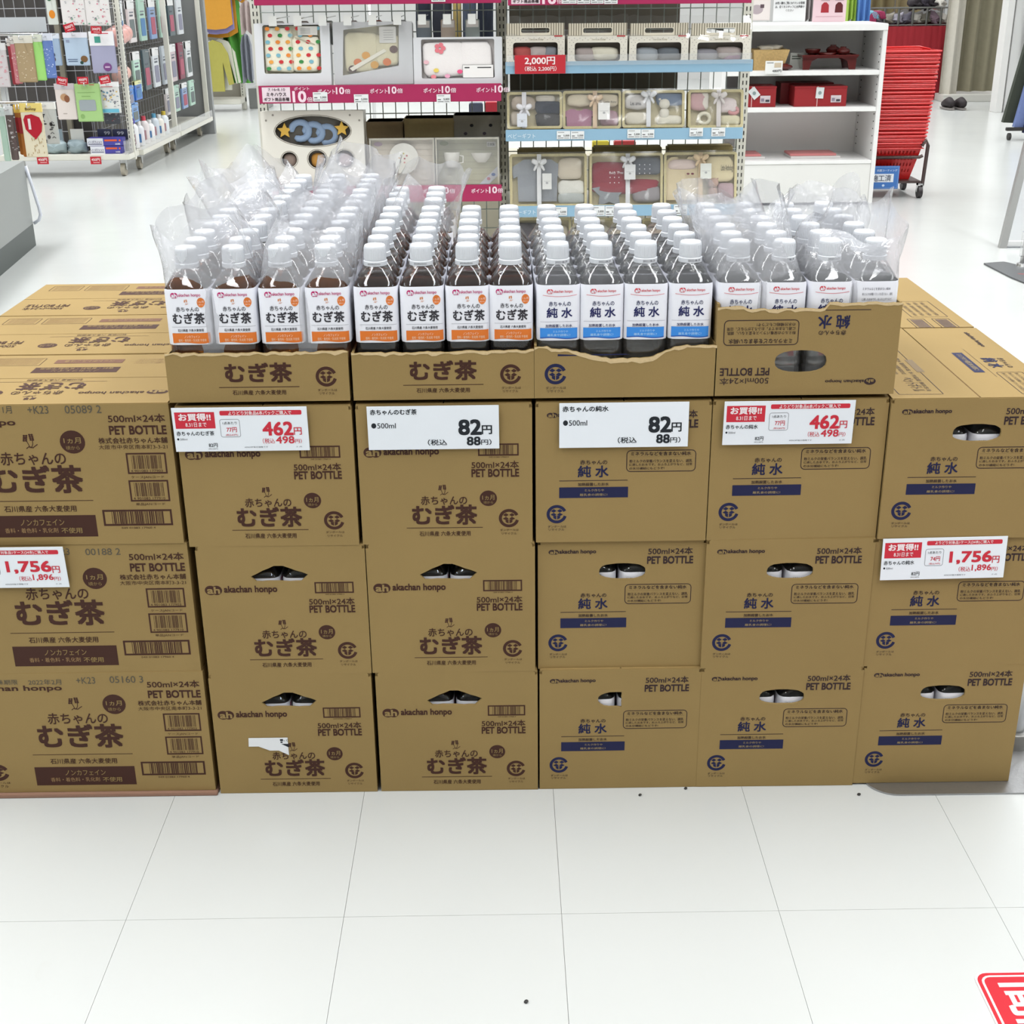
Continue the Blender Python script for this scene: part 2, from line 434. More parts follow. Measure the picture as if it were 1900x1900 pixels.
# scuffs on the floor
# ---------------------------------------------------------------- cardboard cases
BROWN = '42261D'; INK = '36272A'; NAVY = '1E2146'; CBL = '957D4F'
def jitter_loop(pts, amp, seg, rnd):
    out = []
    for i in range(len(pts)):
        a = Vector(pts[i]); b = Vector(pts[(i+1) % len(pts)]); n = max(1, int((b-a).length/seg))
        for k in range(n):
            p = a + (b-a)*k/n
            out.append((p.x + rnd.uniform(-amp, amp), p.y + rnd.uniform(-amp, amp)))
    return out
def holed_outline(kind, rnd):
    if kind == 'chevron':
        pts = [(.0805,.1700),(.1000,.1805),(.1175,.1880),(.1305,.1880),(.1500,.1805),(.1685,.1725),(.1575,.1610),(.0885,.1620)]
        return jitter_loop(pts, .0006, .008, rnd)
    if kind == 'lens':
        pts = [(.1300+.0360*math.copysign(abs(math.cos(a))**.8, math.cos(a)), .1685+.0138*math.copysign(abs(math.sin(a))**.75, math.sin(a))) for a in [2*PI*k/22 for k in range(22)]]
        return jitter_loop(pts, .0005, .01, rnd)
    if kind == 'half':
        pts = [(.1290+.0355*math.copysign(abs(math.cos(a))**.8, math.cos(a)), .1670+.0140*math.copysign(abs(math.sin(a))**.75, math.sin(a))) for a in [2*PI*k/22 for k in range(22)]]
        pts = [(min(x, .131), z) for x, z in pts]
        return jitter_loop(pts, .0005, .01, rnd)
def case_shell(W, D, H, hole=None, seam='y', notch=True, seed=0, flap_top=True, openr=None, T=.004):
    rnd = random.Random(seed)
    root = link('cardboard_case', None)
    b = MB()
    if notch: outer = [(0,0),(W,0),(W,H-.007),(W-.004,H-.007),(W-.004,H-.002),(W-.006,H),(.006,H),(.004,H-.002),(.004,H-.007),(0,H-.007)]
    else: outer = [(0,0),(W,0),(W,H),(0,H)]
    b.plate(outer, [hole] if hole else [], T, FRONT(0, 0, 0))
    b.box(0, D-T, 0, W, D, H-.002)
    b.box(0, T, 0, T, D-T, H-.002); b.box(W-T, T, 0, W, D-T, H-.002); b.box(T, T, 0, W-T, D-T, T)
    b.build('case_walls', CB, root)
    if flap_top:
        z = H-.002
        def flap(x0, y0, x1, y1, hx, hy):
            q = MB(); n = 8; vs = []; fs = []
            for i in range(n+1):
                for j in range(n+1):
                    a = i/n; c = j/n; x = x0+(x1-x0)*a; y = y0+(y1-y0)*c
                    lift = 0.0
                    vs.append((x, y, z+lift))
            for i in range(n):
                for j in range(n): fs.append((i*(n+1)+j, (i+1)*(n+1)+j, (i+1)*(n+1)+j+1, i*(n+1)+j+1))
            m = len(vs); vs2 = [(x, y, zz+.003) for x, y, zz in vs]
            q.add(vs + vs2, [f[::-1] for f in fs] + [tuple(i+m for i in f) for f in fs])
            for e in ([i for i in range(n+1)], [n*(n+1)+i for i in range(n+1)], [i*(n+1) for i in range(n+1)], [i*(n+1)+n for i in range(n+1)]):
                for k in range(n): q.f.append([e[k], e[k+1], e[k+1]+m, e[k]+m]); q.mi.append(0)
            q.build('flap', CB, root)
        if seam == 'y':
            flap(.001, .001, W/2-.001, D-.001, 1, 0); flap(W/2+.001, .001, W-.001, D-.001, -1, 0)
        else:
            flap(.001, .001, W-.001, D/2-.001, 0, 1); flap(.001, D/2+.001, W-.001, D-.001, 0, -1)
    return root
def tea_short_print():
    p = PR()
    p.sec('brand_lettering')
    p.logo(0.0095,0.1400,0.0345,0.1560, BROWN, CBL)
    p.text('akachan honpo', 0.0385,0.1410,0.1195,0.1550, BROWN, .03)
    p.sec('barcode')
    p.barcode(0.1775,0.1410,0.2375,0.1600, BROWN, .0022)
    p.text('049 01083 17960 4', 0.1935,0.1380,0.2225,0.1400, BROWN, 0)
    p.sec('volume_lettering')
    p.text('500ml×24本', 0.1675,0.1210,0.2375,0.1330, BROWN, .012); p.text('PET BOTTLE', 0.1675,0.1080,0.2375,0.1200, BROWN, .03)
    p.sec('product_name')
    p.wheat(0.1165,0.0790,0.1325,0.0950, BROWN)
    p.text('赤ちゃんの', 0.0905,0.0640,0.1595,0.0780, BROWN, .012); p.text('むぎ茶', 0.0775,0.0320,0.1735,0.0630, BROWN, .028)
    p.sec('age_mark')
    x0, z0, x1, z1 = 0.1785,0.0610,0.2045,0.0860
    p.disc((x0+x1)/2, (z0+z1)/2, (x1-x0)/2, (z1-z0)/2, BROWN)
    p.text('1ヵ月', 0.1825,0.0710,0.2005,0.0790, CBL, .01, 3); p.text('頃から', 0.1845,0.0650,0.1985,0.0690, CBL, 0, 3)
    p.sec('product_origin')
    x0, z0, x1, z1 = 0.0675,0.0260,0.1825,0.0270
    p.rect(x0, z0, x1, z1, BROWN)
    p.text('石川県産 六条大麦使用', 0.0865,0.0130,0.1635,0.0210, BROWN, .01)
    p.sec('recycling_mark')
    p.recycle(0.2065,0.0260,0.2375,0.0560, BROWN)
    p.text('ダンボールは', 0.2085,0.0200,0.2365,0.0240, BROWN, 0); p.text('リサイクル', 0.2105,0.0140,0.2335,0.0180, BROWN, 0)
    return p
def water_short_print():
    p = PR()
    p.sec('brand_lettering')
    p.logo(0.0170,0.1980,0.0320,0.2060, INK, CBL)
    p.text('akachan honpo', 0.0330,0.1980,0.0890,0.2060, INK, .03)
    p.sec('volume_lettering')
    p.text('500ml×24本', 0.1690,0.1960,0.2370,0.2080, INK, .012); p.text('PET BOTTLE', 0.1680,0.1810,0.2380,0.1930, INK, .03)
    p.sec('product_name')
    p.text('赤ちゃんの', 0.0660,0.1250,0.1060,0.1320, INK, .012); p.text('純 水', 0.0630,0.1050,0.1080,0.1230, NAVY, .02)
    x0, z0, x1, z1 = 0.0350,0.0990,0.1370,0.1000
    p.rect(x0, z0, x1, z1, INK)
    p.text('加熱殺菌したお水', 0.0630,0.0910,0.1090,0.0960, INK, .012)
    x0, z0, x1, z1 = 0.0350,0.0720,0.1380,0.0890
    p.rect(x0, z0, x1, z1, NAVY)
    p.text('ミルク作りや', 0.0730,0.0820,0.1020,0.0860, 'A89468', 0, 3); p.text('離乳食の調理に!', 0.0660,0.0750,0.1070,0.0790, 'A89468', 0, 3)
    p.sec('printed_notice')
    x0, z0, x1, z1 = 0.1350,0.1130,0.2370,0.1460
    p.rrect(x0, z0, x1, z1, .006, .0012, INK)
    p.text('ミネラルなどを含まない純水', 0.1410,0.1380,0.2300,0.1440, INK, .012)
    x0, z0, x1, z1 = 0.1390,0.1360,0.2330,0.1360
    for k in range(50): p.rect(x0+(x1-x0)*k/50, z0, x0+(x1-x0)*(k+.6)/50, z1+.0002, INK)
    p.text('粉ミルクの栄養バランスを変えない、調乳', 0.1390,0.1270,0.2320,0.1320, INK, .008)
    p.text('に適したお水です。おふろ上がりなど、日常', 0.1390,0.1220,0.2320,0.1260, INK, .008)
    p.text('の水分補給にもどうぞ!', 0.1390,0.1160,0.1910,0.1200, INK, .008)
    p.sec('recycling_mark')
    p.recycle(0.0160,0.0310,0.0470,0.0610, NAVY)
    p.text('ダンボールは', 0.0180,0.0240,0.0460,0.0280, INK, 0); p.text('リサイクル', 0.0190,0.0190,0.0430,0.0230, INK, 0)
    return p
def long_print():
    p = PR()
    p.sec('brand_lettering')
    p.logo(-0.4000,0.1870,-0.3740,0.2040, BROWN, CBL)
    p.text('akachan honpo', -0.3700,0.1880,-0.2260,0.2000, BROWN, .02)
    p.sec('volume_lettering')
    p.text('500ml×24本', -0.0900,0.1930,-0.0070,0.2060, BROWN, .012); p.text('PET BOTTLE', -0.0900,0.1750,-0.0070,0.1880, BROWN, .03)
    p.text('株式会社赤ちゃん本舗', -0.1080,0.1610,-0.0070,0.1700, BROWN, .012); p.text('大阪市中央区南本町3-3-21', -0.1090,0.1520,-0.0080,0.1590, BROWN, 0)
    p.sec('barcode')
    p.barcode(-0.0710,0.1130,-0.0120,0.1460, BROWN, .0025, '4 901083 177903'); p.text('ケースJANコード', -0.0670,0.1050,-0.0180,0.1100, BROWN, 0)
    p.sec('barcode_lower')
    p.barcode(-0.0720,0.0690,-0.0130,0.1030, BROWN, .0025, '4 901083 177910'); p.text('単品JANコード', -0.0650,0.0620,-0.0210,0.0670, BROWN, 0)
    p.sec('barcode_wide')
    p.barcode(-0.1170,0.0300,-0.0130,0.0560, BROWN, .003); p.text('049 01083 17960 4', -0.0910,0.0250,-0.0400,0.0280, BROWN, 0)
    p.sec('product_name')
    p.wheat(-0.2200,0.1540,-0.1970,0.1760, BROWN)
    p.sec('age_mark')
    x0, z0, x1, z1 = -0.1650,0.1460,-0.1280,0.1820
    p.disc((x0+x1)/2, (z0+z1)/2, (x1-x0)/2, (z1-z0)/2, BROWN)
    p.text('1ヵ月', -0.1590,0.1620,-0.1340,0.1710, CBL, .01, 3); p.text('頃から', -0.1570,0.1520,-0.1370,0.1580, CBL, 0, 3)
    p.text('赤ちゃんの', -0.2560,0.1290,-0.1600,0.1490, BROWN, .012); p.text('むぎ茶', -0.2750,0.0850,-0.1400,0.1270, BROWN, .028)
    p.sec('product_origin')
    x0, z0, x1, z1 = -0.2900,0.0710,-0.1280,0.0720
    p.rect(x0, z0, x1, z1, BROWN)
    p.text('石川県産 六条大麦使用', -0.2630,0.0540,-0.1550,0.0640, BROWN, .01)
    x0, z0, x1, z1 = -0.2910,0.0130,-0.1280,0.0480
    p.rect(x0, z0, x1, z1, BROWN)
    p.text('ノンカフェイン', -0.2420,0.0320,-0.1760,0.0420, CBL, 0.004, 3); p.text('香料・着色料・乳化剤', -0.2670,0.0200,-0.1870,0.0280, 'A08058', 0, 3); p.text('不使用', -0.1820,0.0190,-0.1510,0.0280, CBL, .01, 3)
    p.sec('recycling_mark')
    p.recycle(-0.3740,0.0230,-0.3330,0.0540, BROWN)
    p.text('ダンボールは', -0.3740,0.0170,-0.3340,0.0210, BROWN, 0); p.text('リサイクル', -0.3710,0.0100,-0.3380,0.0150, BROWN, 0)
    return p
W0, D0, H0 = .2575, .405, .2215
TEAP = tea_short_print(); WATP = water_short_print(); LONP = long_print()
def case(print_, hole, seed, seam='y', W=W0, D=D0):
    r = case_shell(W, D, H0, holed_outline(hole, random.Random(seed)) if hole else None, seam, True, seed)
    return r
protos = {}
def get_case(kind, hole, seed):
    k = (kind, hole)
    if k in protos: return copy_tree(protos[k])
    r = case(kind, hole, seed)
    if kind == 'tea': TEAP.build('front_print', r)
    if kind == 'water': WATP.build('front_print', r)
    if kind == 'plain': pass
    protos[k] = r
    return r
XJ = [[-.4735,-.2095,.0510,.3085,.5665],[-.4720,-.2130,.0490,.3060,.5640],[-.4795,-.2165,.0460,.3050,.5645]]
lev = ['bottom', 'middle', 'top']
colname = ['first', 'second', 'third', 'fourth', 'fifth']
HOLES = [['chevron','chevron','half','lens','lens'],['chevron','chevron','lens','lens',None],[None,None,None,None,'lens']]
BOTTLE_SPOTS = []
for k in range(3):
    for i in range(5):
        kind = 'tea' if i < 2 else 'water'
        hole = HOLES[k][i]
        c = get_case(kind, hole, i+k*7)
        dy = {(1, 2): .006, (2, 4): -.004}.get((k, i), 0)
        c.location = (XJ[k][i], dy, k*.2215+.0005 + (.003 if (k == 0 and i == 4) else 0))
        c.rotation_euler = (0, 0, random.uniform(-.006, .006))
        nm = 'tea' if kind == 'tea' else 'water'
        ink = 'brown-printed' if kind == 'tea' else 'navy-printed'
        ht = {'chevron': 'arched hand hole', 'lens': 'oval hand hole', 'half': 'half-torn hand hole', None: 'price card over its front' if i < 4 else 'second price card over it'}[hole]
        tag(c, f'{ink} cardboard {nm} case, {lev[k]} level, {colname[i]} short-faced column from left, {ht}', 'cardboard box', 'cardboard cases in the front row')
        if hole: BOTTLE_SPOTS.append((c, kind, hole))
        # the case standing behind it
        b = get_case('plain', None, 50)
        b.location = (XJ[k][i]+.001, dy+.409, k*.2215+.0005 + (.003 if (k == 0 and i == 4) else 0))
        tag(b, f'{ink} cardboard {nm} case at the back, {lev[k]} level, behind {colname[i]} front column', 'cardboard box', 'cardboard cases in the back row')
# crooked price-covered corners etc: the left stack turned with its long side to the front
LW, LD = .43, .2685
lc = None
stamps = {2: (('1月', -0.2410,0.2090,-0.2280,0.2200), ('+K23', -0.2050,0.2080,-0.1750,0.2200), ('05089 2', -0.1510,0.2080,-0.0980,0.2200)),
          1: (('+K23', -0.2110,0.2040,-0.1790,0.2150), ('00188 2', -0.1550,0.2030,-0.1020,0.2140)),
          0: (('賞味期限', -0.3380,0.2020,-0.2940,0.2110), ('2022年2月', -0.2770,0.2010,-0.2250,0.2110), ('+K23', -0.2010,0.2020,-0.1710,0.2140), ('05160 3', -0.1480,0.2030,-0.0950,0.2150))}
LOFF = [-.482, -.484, -.4875]
def top_long_print(r):
    """print on the two flaps, upside down as seen from the front"""
    p = PR(); u = (-1, 0, 0); v = (0, -1, 0)
    # local: x to the left from the right edge, z towards the viewer from the back edge
    f = LD/2
    zb = f                       # front flap spans z in (f, 2f)
    p.logo(.014, .2045, .044, .2235, BROWN, CBL); p.text('akachan honpo', .049, .206, .146, .2225, BROWN, .012)
    p.text('赤ちゃんの', .170, .203, .247, .2225, BROWN, .008); p.text('むぎ茶', .147, .160, .247, .198, BROWN, .02)
    p.wheat(.200, .226, .224, .246, BROWN)
    p.disc(.276, .212, .016, .0145, BROWN); p.text('1ヵ月', .265, .211, .287, .220, CBL, 0, 3); p.text('頃から', .267, .202, .286, .208, CBL, 0, 3)
    p.rect(.120, .154, .290, .1550, BROWN); p.text('石川県産 六条大麦使用', .160, .141, .245, .150, BROWN, .008)
    p.text('500ml×24本', .330, .205, .405, .224, BROWN, .004); p.text('PET BOTTLE', .325, .182, .405, .200, BROWN, .012)
    p.build('flap_print', r, (LW, LD, H0+.0011), u, v, (0, 0, 1))
    p = PR()
    p.rect(.120, .075, .255, .105, BROWN); p.text('ノンカフェイン', .150, .091, .225, .101, CBL, 0, 3); p.text('香料・着色料・乳化剤 不使用', .130, .078, .245, .088, CBL, 0, 3)
    p.rrect(.255, .020, .335, .062, .002, .001, BROWN)
    for q in range(5): p.text('名称むぎ茶原材料名大麦内容量賞味期限', .260, .024+q*.0072, .330, .0285+q*.0072, '7A5A40', 0)
    p.rrect(.345, .020, .405, .062, .002, .001, BROWN)
    for q in range(5): p.text('保存方法直射日光を避け保存', .350, .024+q*.0072, .400, .0285+q*.0072, '7A5A40', 0)
    p.rect(.125, .030, .235, .052, '6E4C3A'); p.text('ペットボトルご注意', .140, .035, .220, .047, CBL, 0, 3)
    for q in range(3): p.text('この箱は踏み台などに使用しないでください', .020, .030+q*.010, .105, .0365+q*.010, '7A5A40', 0)
    p.build('flap_print', r, (LW, LD, H0+.0011), u, v, (0, 0, 1))
STAMPED = []
for k in range(3):
    for j in range(3):
        if lc is None:
            lc = case_shell(LW, LD, H0, None, 'x', False, 9)
            LONP.build('front_print', lc, (LW, 0, 0)); top_long_print(lc); c = lc
        else:
            c = copy_tree(lc)
        c.location = (LOFF[k]-LW - (.008 if j == 2 else .004 if j == 1 else 0), .003+j*.2725, .006+k*.2215)
        c.rotation_euler = (0, 0, random.uniform(-.004, .004))
        where = ['front', 'centre', 'back'][j]
        tag(c, f'brown-printed cardboard tea case lying long side forward, {lev[k]} level, {where} of the left stack', 'cardboard box', 'cases of the left stack')
        if j == 0: STAMPED.append((k, c))
for k, c in STAMPED:
    p = PR()
    for t, x0, z0, x1, z1 in stamps[k]: p.text(t, x0, z0, x1, z1, '5A5448', .003)
    p.build('date_stamp', c, (LW, 0, 0))
b = MB(); b.rbox(-.93, -.006, 0, -.478, .80, .0055, .001)
tag(b.build('base_board', mat('8F6E5C', .7)), 'thin pinkish brown board lying under the left stack', 'board')
# print on the top of the right-hand case column, turned sideways
def side_top_print(c):
    o = c.location
    p = PR()
    # u runs away from the viewer, v runs to the left
    X0 = o.x + W0
    def bl(x0, y0, x1, y1): return (y0, X0-x1, y1, X0-x0)
    # reading direction: towards the viewer; v = +x
    def B(x0, y0, x1, y1): return (-(y1), x0, -(y0), x1)
    q = B(.727, .125, .744, .239); p.rect(*q, NAVY); p.text('ミルク作りや離乳食の調理に!', q[0]+.01, q[1]+.004, q[2]-.01, q[3]-.004, 'A89468', 0, 3)
    p.text('純 水', *B(.762, .150, .785, .205), NAVY, .02); p.text('赤ちゃんの', *B(.788, .150, .798, .205), INK, .01)
    p.rect(*B(.753, .100, .7535, .260), INK)
    p.text('akachan honpo', *B(.787, .275, .797, .368), INK, .02)
    p.rrect(*B(.760, .010, .800, .125), .004, .001, INK)
    for k in range(3): p.text('粉ミルクの栄養バランスを変えない', *B(.766+k*.010, .015, .772+k*.010, .120), INK, 0)
    p.rect(*B(.6925, .0, .6932, .26), '8A6A44')
    p.rrect(*B(.580, .015, .645, .265), .002, .001, INK)
    for k in range(4): p.text('名称 飲用水 原材料名 水 内容量 保存方法', *B(.590+k*.012, .12 if k < 3 else .03, .597+k*.012, .25), INK, 0)
    p.text('ペットボトル', *B(.605, .03, .625, .10), INK, 0)
    p.rect(*B(.640, .13, .652, .20), '7E6B50')
    p.build('flap_print', c, (-o.x, -o.y, H0+.0011), (0, -1, 0), (1, 0, 0), (0, 0, 1))
    p = PR(); 
    return p
for o in list(COL.objects):
    if o.get('label', '').startswith('navy-printed cardboard water case, top level, fifth'): side_top_print(o)
    if o.get('label', '').startswith('navy-printed cardboard water case at the back, top level, behind fifth'):
        p = PR()
        def B(x0, y0, x1, y1): return (-(y1), x0, -(y0), x1)
        for x0 in (.722, .766):
            p.rrect(*B(x0, .402, x0+.030, .466), .001, .0012, INK)
            for k in range(14): p.rect(*B(x0+.004, .406+k*.004, x0+.026, .408+k*.004), '6B5A58')
        p.rrect(*B(.735, .48, .80, .60), .002, .001, INK)
        for k in range(4): p.text('お願い 直射日光を避けて保存', *B(.742+k*.013, .49, .749+k*.013, .59), INK, 0)
        for k in range(4): p.text('注意 倒さないでください', *B(.660+k*.013, .50, .667+k*.013, .62), INK, 0)
        p.rect(*B(.6925, .41, .6932, .80), '8A6A44')
        p.build('flap_print', o, (-o.location.x, -o.location.y, H0+.0011), (0, -1, 0), (1, 0, 0), (0, 0, 1))

# ---------------------------------------------------------------- bottles
def ringxy(hw, sq, n=32):
    """rounded square (sq=1) to circle (sq=0)"""
    out = []
    e = 2 + 4.0*sq
    for k in range(n):
        t = 2*PI*(k+.5)/n; c, s_ = math.cos(t), math.sin(t)
        r = hw / (abs(c)**e + abs(s_)**e) ** (1/e)
        out.append((r*c, r*s_))
    return out
def lofted(levels, n=32, cap=True):
    b = MB(); vs = []; fs = []
    for z, hw, sq in levels: vs += [(x, y, z) for x, y in ringxy(hw, sq, n)]
    for i in range(len(levels)-1):
        for k in range(n): fs.append((i*n+k, i*n+(k+1)%n, (i+1)*n+(k+1)%n, (i+1)*n+k))
    if cap: fs.append(tuple(range(n))[::-1]); fs.append(tuple((len(levels)-1)*n+k for k in range(n)))
    b.add(vs, fs); return b
BODY = [(0,.0235,.8),(.003,.0278,.9),(.008,.0300,1),(.018,.0304,1),(.020,.0290,1),(.022,.0304,1),(.033,.0305,1),(.035,.0290,1),(.037,.0305,1),(.048,.0306,1),(.050,.0292,1),(.052,.0306,1),
        (.070,.0310,1),(.079,.0308,1),(.1565,.0308,1),(.160,.0298,.9),(.1645,.0275,.7),(.170,.0243,.45),(.1755,.0208,.25),(.181,.0176,.1),(.185,.0150,0),(.190,.0138,0),(.196,.0135,0)]
LIQ = [(z+.0006 if i == 0 else z, hw-.0009, sq) for i, (z, hw, sq) in enumerate(BODY) if z < .172] + [(.1735,.0212,.32)]
LAB = [(.0785,.0315,1),(.0795,.0317,1),(.1545,.0317,1),(.1585,.0312,.95)]
def wavebar(p, x0, z0, x1, z1, lift, col, layer=1, amp=.0010, n=24):
    vs = []
    for k in range(n+1):
        x = x0+(x1-x0)*k/n; vs += [(x, z0+lift+amp*math.sin(k/n*2*PI)), (x, z1)]
    p.add(vs, [(2*k, 2*k+2, 2*k+3, 2*k+1) for k in range(n)], col, layer)
def make_bottle(kind):
    root = link(kind + '_bottle', None)
    lofted(LIQ).build('liquid', TEA if kind == 'tea' else WATER, root, True)
    lofted(BODY).build('clear_body', PET, root, True)
    b = lofted(LAB, cap=False); l = b.build('label_sleeve', LABELW, root, 40)
    cap = MB()
    cap.lathe([(.1845,.0168),(.1905,.0170),(.1915,.0160)], n=40); cap.lathe([(.1918,.0155),(.1925,.0157),(.2100,.0154),(.2122,.0146),(.2130,.0135),(.2127,.0120)], n=40)
    n = 40
    for k in range(n):
        a = 2*PI*k/n
        cap.tube([(.0156*math.cos(a), .0156*math.sin(a), .194), (.0155*math.cos(a), .0155*math.sin(a), .2085)], .0005, 3, False)
    cap.build('cap', CAPW, root, 35)
    p = PR()
    def fit(cx, half, y0, y1, a, b_, c, d):   # pixel box of the label art -> label-local metres
        fx = lambda v: (v-cx)/half*.0305
        fz = lambda v: .1582-(v-y0)/(y1-y0)*.0790
        return fx(a), fz(d), fx(c), fz(b_)
    if kind == 'tea':
        G = lambda a, b_, c, d: fit(250, 195, 930, 1400, a, b_, c, d)
        p.logo(*G(118,955,180,1002), 'C23472', 'EEEFF6'); p.text('akachan honpo', *G(187,962,385,996), 'C23472', .012)
        p.wheat(*G(230,1016,272,1060), 'D98A54')
        x0, z0, x1, z1 = G(348,1000,418,1082); p.disc((x0+x1)/2, (z0+z1)/2, (x1-x0)/2, (z1-z0)/2, 'DE7A34'); p.text('1ヵ月', *G(358,1025,408,1045), 'F6E4D8', 0, 3); p.text('頃から', *G(362,1054,404,1066), 'F6E4D8', 0, 3)
        p.text('赤ちゃんの', *G(155,1076,360,1117), '45434A', .01); p.text('むぎ茶', *G(118,1130,403,1222), '3A383E', .02)
        x0, z0, x1, z1 = G(100,1247,436,1249); wavebar(p, x0, z0, x1, z1, 0, '7A7A82', 1, 0)
        p.text('石川県産 六条大麦使用', *G(152,1266,385,1290), '3A383E', .012)
        x0, z0, x1, z1 = G(98,1302,436,1388)
        wavebar(p, x0, z0, x1, z1, 0, 'DB7630')
        p.text('ノンカフェイン', *G(205,1322,345,1343), 'F3DFCB', 0, 3); p.text('香料・着色料・乳化剤 不使用', *G(148,1352,400,1376), 'F0CFB0', .004, 3)
    else:
        G = lambda a, b_, c, d: fit(727, 190, 885, 1370, a, b_, c, d)
        p.logo(*G(622,918,674,960), 'D8505A', 'EEEFF6'); p.text('akachan honpo', *G(682,926,846,956), 'D8505A', .012)
        pts = [G(585+30*k, 970+14*math.sin(PI*k/10), 0, 0) for k in range(11)]
        p.band([(q[0], q[3]) for q in pts], .0006, 'D8606A')
        p.text('赤ちゃんの', *G(638,1026,832,1068), '30345E', .01); p.text('純 水', *G(620,1082,844,1170), '2B2E60', .02)
        x0, z0, x1, z1 = G(562,1205,897,1207); wavebar(p, x0, z0, x1, z1, 0, '7A7A92', 1, 0)
        p.text('加熱殺菌したお水', *G(608,1229,845,1256), '2B2E60', .012)
        x0, z0, x1, z1 = G(560,1262,892,1356)
        wavebar(p, x0, z0, x1, z1, 0, '2E5CB4'); wavebar(p, x0, z0, x1, z1, .0016, '3E8CDE', 2)
        p.text('ミルク作りや', *G(675,1283,808,1304), 'B8DCF4', 0, 3); p.text('離乳食や調理に!', *G(625,1313,828,1336), 'B8DCF4', 0, 3)
    def wrap(x, z, d):
        # follow the front face of the rounded square sleeve
        e = 6; hw = .0319 if z < .1545 else .0316
        t = max(0, 1 - abs(x/hw)**e) ** (1/e)
        return (x, -hw*t - d, z)
    p.build('label_print', l, fn=wrap, eps=.00012, rough=.45)
    if kind == 'water':
        p = PR()
        for q, s_ in enumerate(('ミネラルなどを含まない純水', '粉ミルクの栄養バランスを変えない、調乳', 'に適したお水です。おふろ上がりなど、', '日常の水分補給にもどうぞ!')):
            p.text(s_, -.0215, .146-q*.0075, .0215 if q in (1, 2) else .006 if q == 3 else .018, .1500-q*.0075, '4A4A58', 0)
        p.build('back_label_print', l, fn=lambda x, z, d: tuple(-c if k < 2 else c for k, c in enumerate(wrap(x, z, d))), eps=.00012)
    return root
TB = make_bottle('tea'); WB = make_bottle('water')
# back-of-label print for the one bottle turned round
def stamp_print(root, txt, col, off):
    p = PR(); p.text(txt, off-.0095, .1864, off+.0095, .1892, col, 0)
    def cyl(x, z, d): a = x/.0171; return (.0172*math.sin(a), -.0172*math.cos(a)-d, z)
    cap = [c for c in root.children if c.name.startswith('cap')][0]
    p.build('date_print', cap, fn=cyl, eps=.0001)
used = {'tea': False, 'water': False}
def bottle(kind, x, y, z, label, group, rz=0.0):
    src = TB if kind == 'tea' else WB
    if not used[kind]: b = src; used[kind] = True
    else: b = copy_tree(src)
    b.location = (x, y, z); b.rotation_euler = (0, 0, rz)
    tag(b, label, 'bottle', group)
    return b
ORD = ['front', 'second', 'third', 'fourth', 'fifth', 'sixth', 'seventh', 'eighth', 'ninth', 'tenth', 'eleventh', 'last']
POS = ['leftmost', 'second from left', 'third from left', 'rightmost']
ZT = .6725; ZB = ZT + .0050
TRX = [[-.4475,-.3810,-.3155,-.2495],[-.1800,-.1150,-.0500,.0120],[.0790,.1405,.2045,.2680],[.3365,.4010,.4660,.5310]]
CAPS = []
rb = random.Random(11)
for t in range(4):
    kind = 'tea' if t < 2 else 'water'
    nrow = 12 if t == 0 else 6
    for i in range(4):
        drift = rb.uniform(-.002, .002)
        for r in range(nrow):
            lean = {2: -.0016, 1: .0010, 0: 0, 3: .0}[t]
            x = TRX[t][i] + (rb.uniform(-.0012, .0012) + lean*r*(1 if t != 2 else 1) if r else 0)
            x = min(max(x, TRX[t][0]-.002-.0, ), TRX[t][3]+.002)
            if t == 2: x = TRX[t][i] - .0008*r + rb.uniform(-.0006, .0006)
            if t == 1: x = TRX[t][i] + rb.uniform(-.0010, .0010) * (r > 0)
            y = .0375 + r*.0648 + (.006 if r > 5 else 0)
            bag = 'bagged' if t in (0, 3) else 'unbagged'
            tray = ['leftmost tray', 'second tray', 'third tray', 'tall rightmost tray'][t]
            nm = 'barley tea' if kind == 'tea' else 'water'
            lab = f'{bag} {nm} bottle, {ORD[r]} row, {POS[i]} in the {tray}'
            rz = rb.uniform(-.06, .06) if r else rb.uniform(-.02, .03)
            if t == 3 and i == 3 and r == 0: rz = PI
            b = bottle(kind, x, y, ZB, lab, f'{nm} bottles in the {tray}', rz)
            if r == 0 and not (t == 3 and i == 3):
                if kind == 'water': CAPS.append((b, '2022.08.29', '50505A', .0045))
                elif not (t == 0 and i in (0, 1, 3)) and i != 3: CAPS.append((b, '2022年6月H22', '404048', -.001))
# the bagged six-pack in the tray behind
for i in range(2):
    for r in range(3):
        bottle('tea', -.1815+.0655*i, .4500+.066*r, ZB, f'tea bottle in the lone bagged pack, {["near","middle","far"][r]} row, {["left","right"][i]}', 'tea bottles of the lone bagged pack behind', rb.uniform(-.1, .1))
# bottles seen through the hand holes
for c, kind, hole in BOTTLE_SPOTS:
    for i, dx in enumerate((.0915, .1580) if kind == 'tea' else (.0905, .1570)):
        lv = c['label'].split(', ')[1]; cl = c['label'].split(', ')[2]
        b = bottle(kind, c.location.x+dx, c.location.y+.0385, c.location.z+.0052, f'{["left","right"][i]} {kind} bottle inside the hand hole, {lv} case, {cl.split()[0]} column', 'bottles inside the closed cases', (PI + .04 if i else PI/2) if kind == 'water' else PI/2)

for q in CAPS: stamp_print(*q)
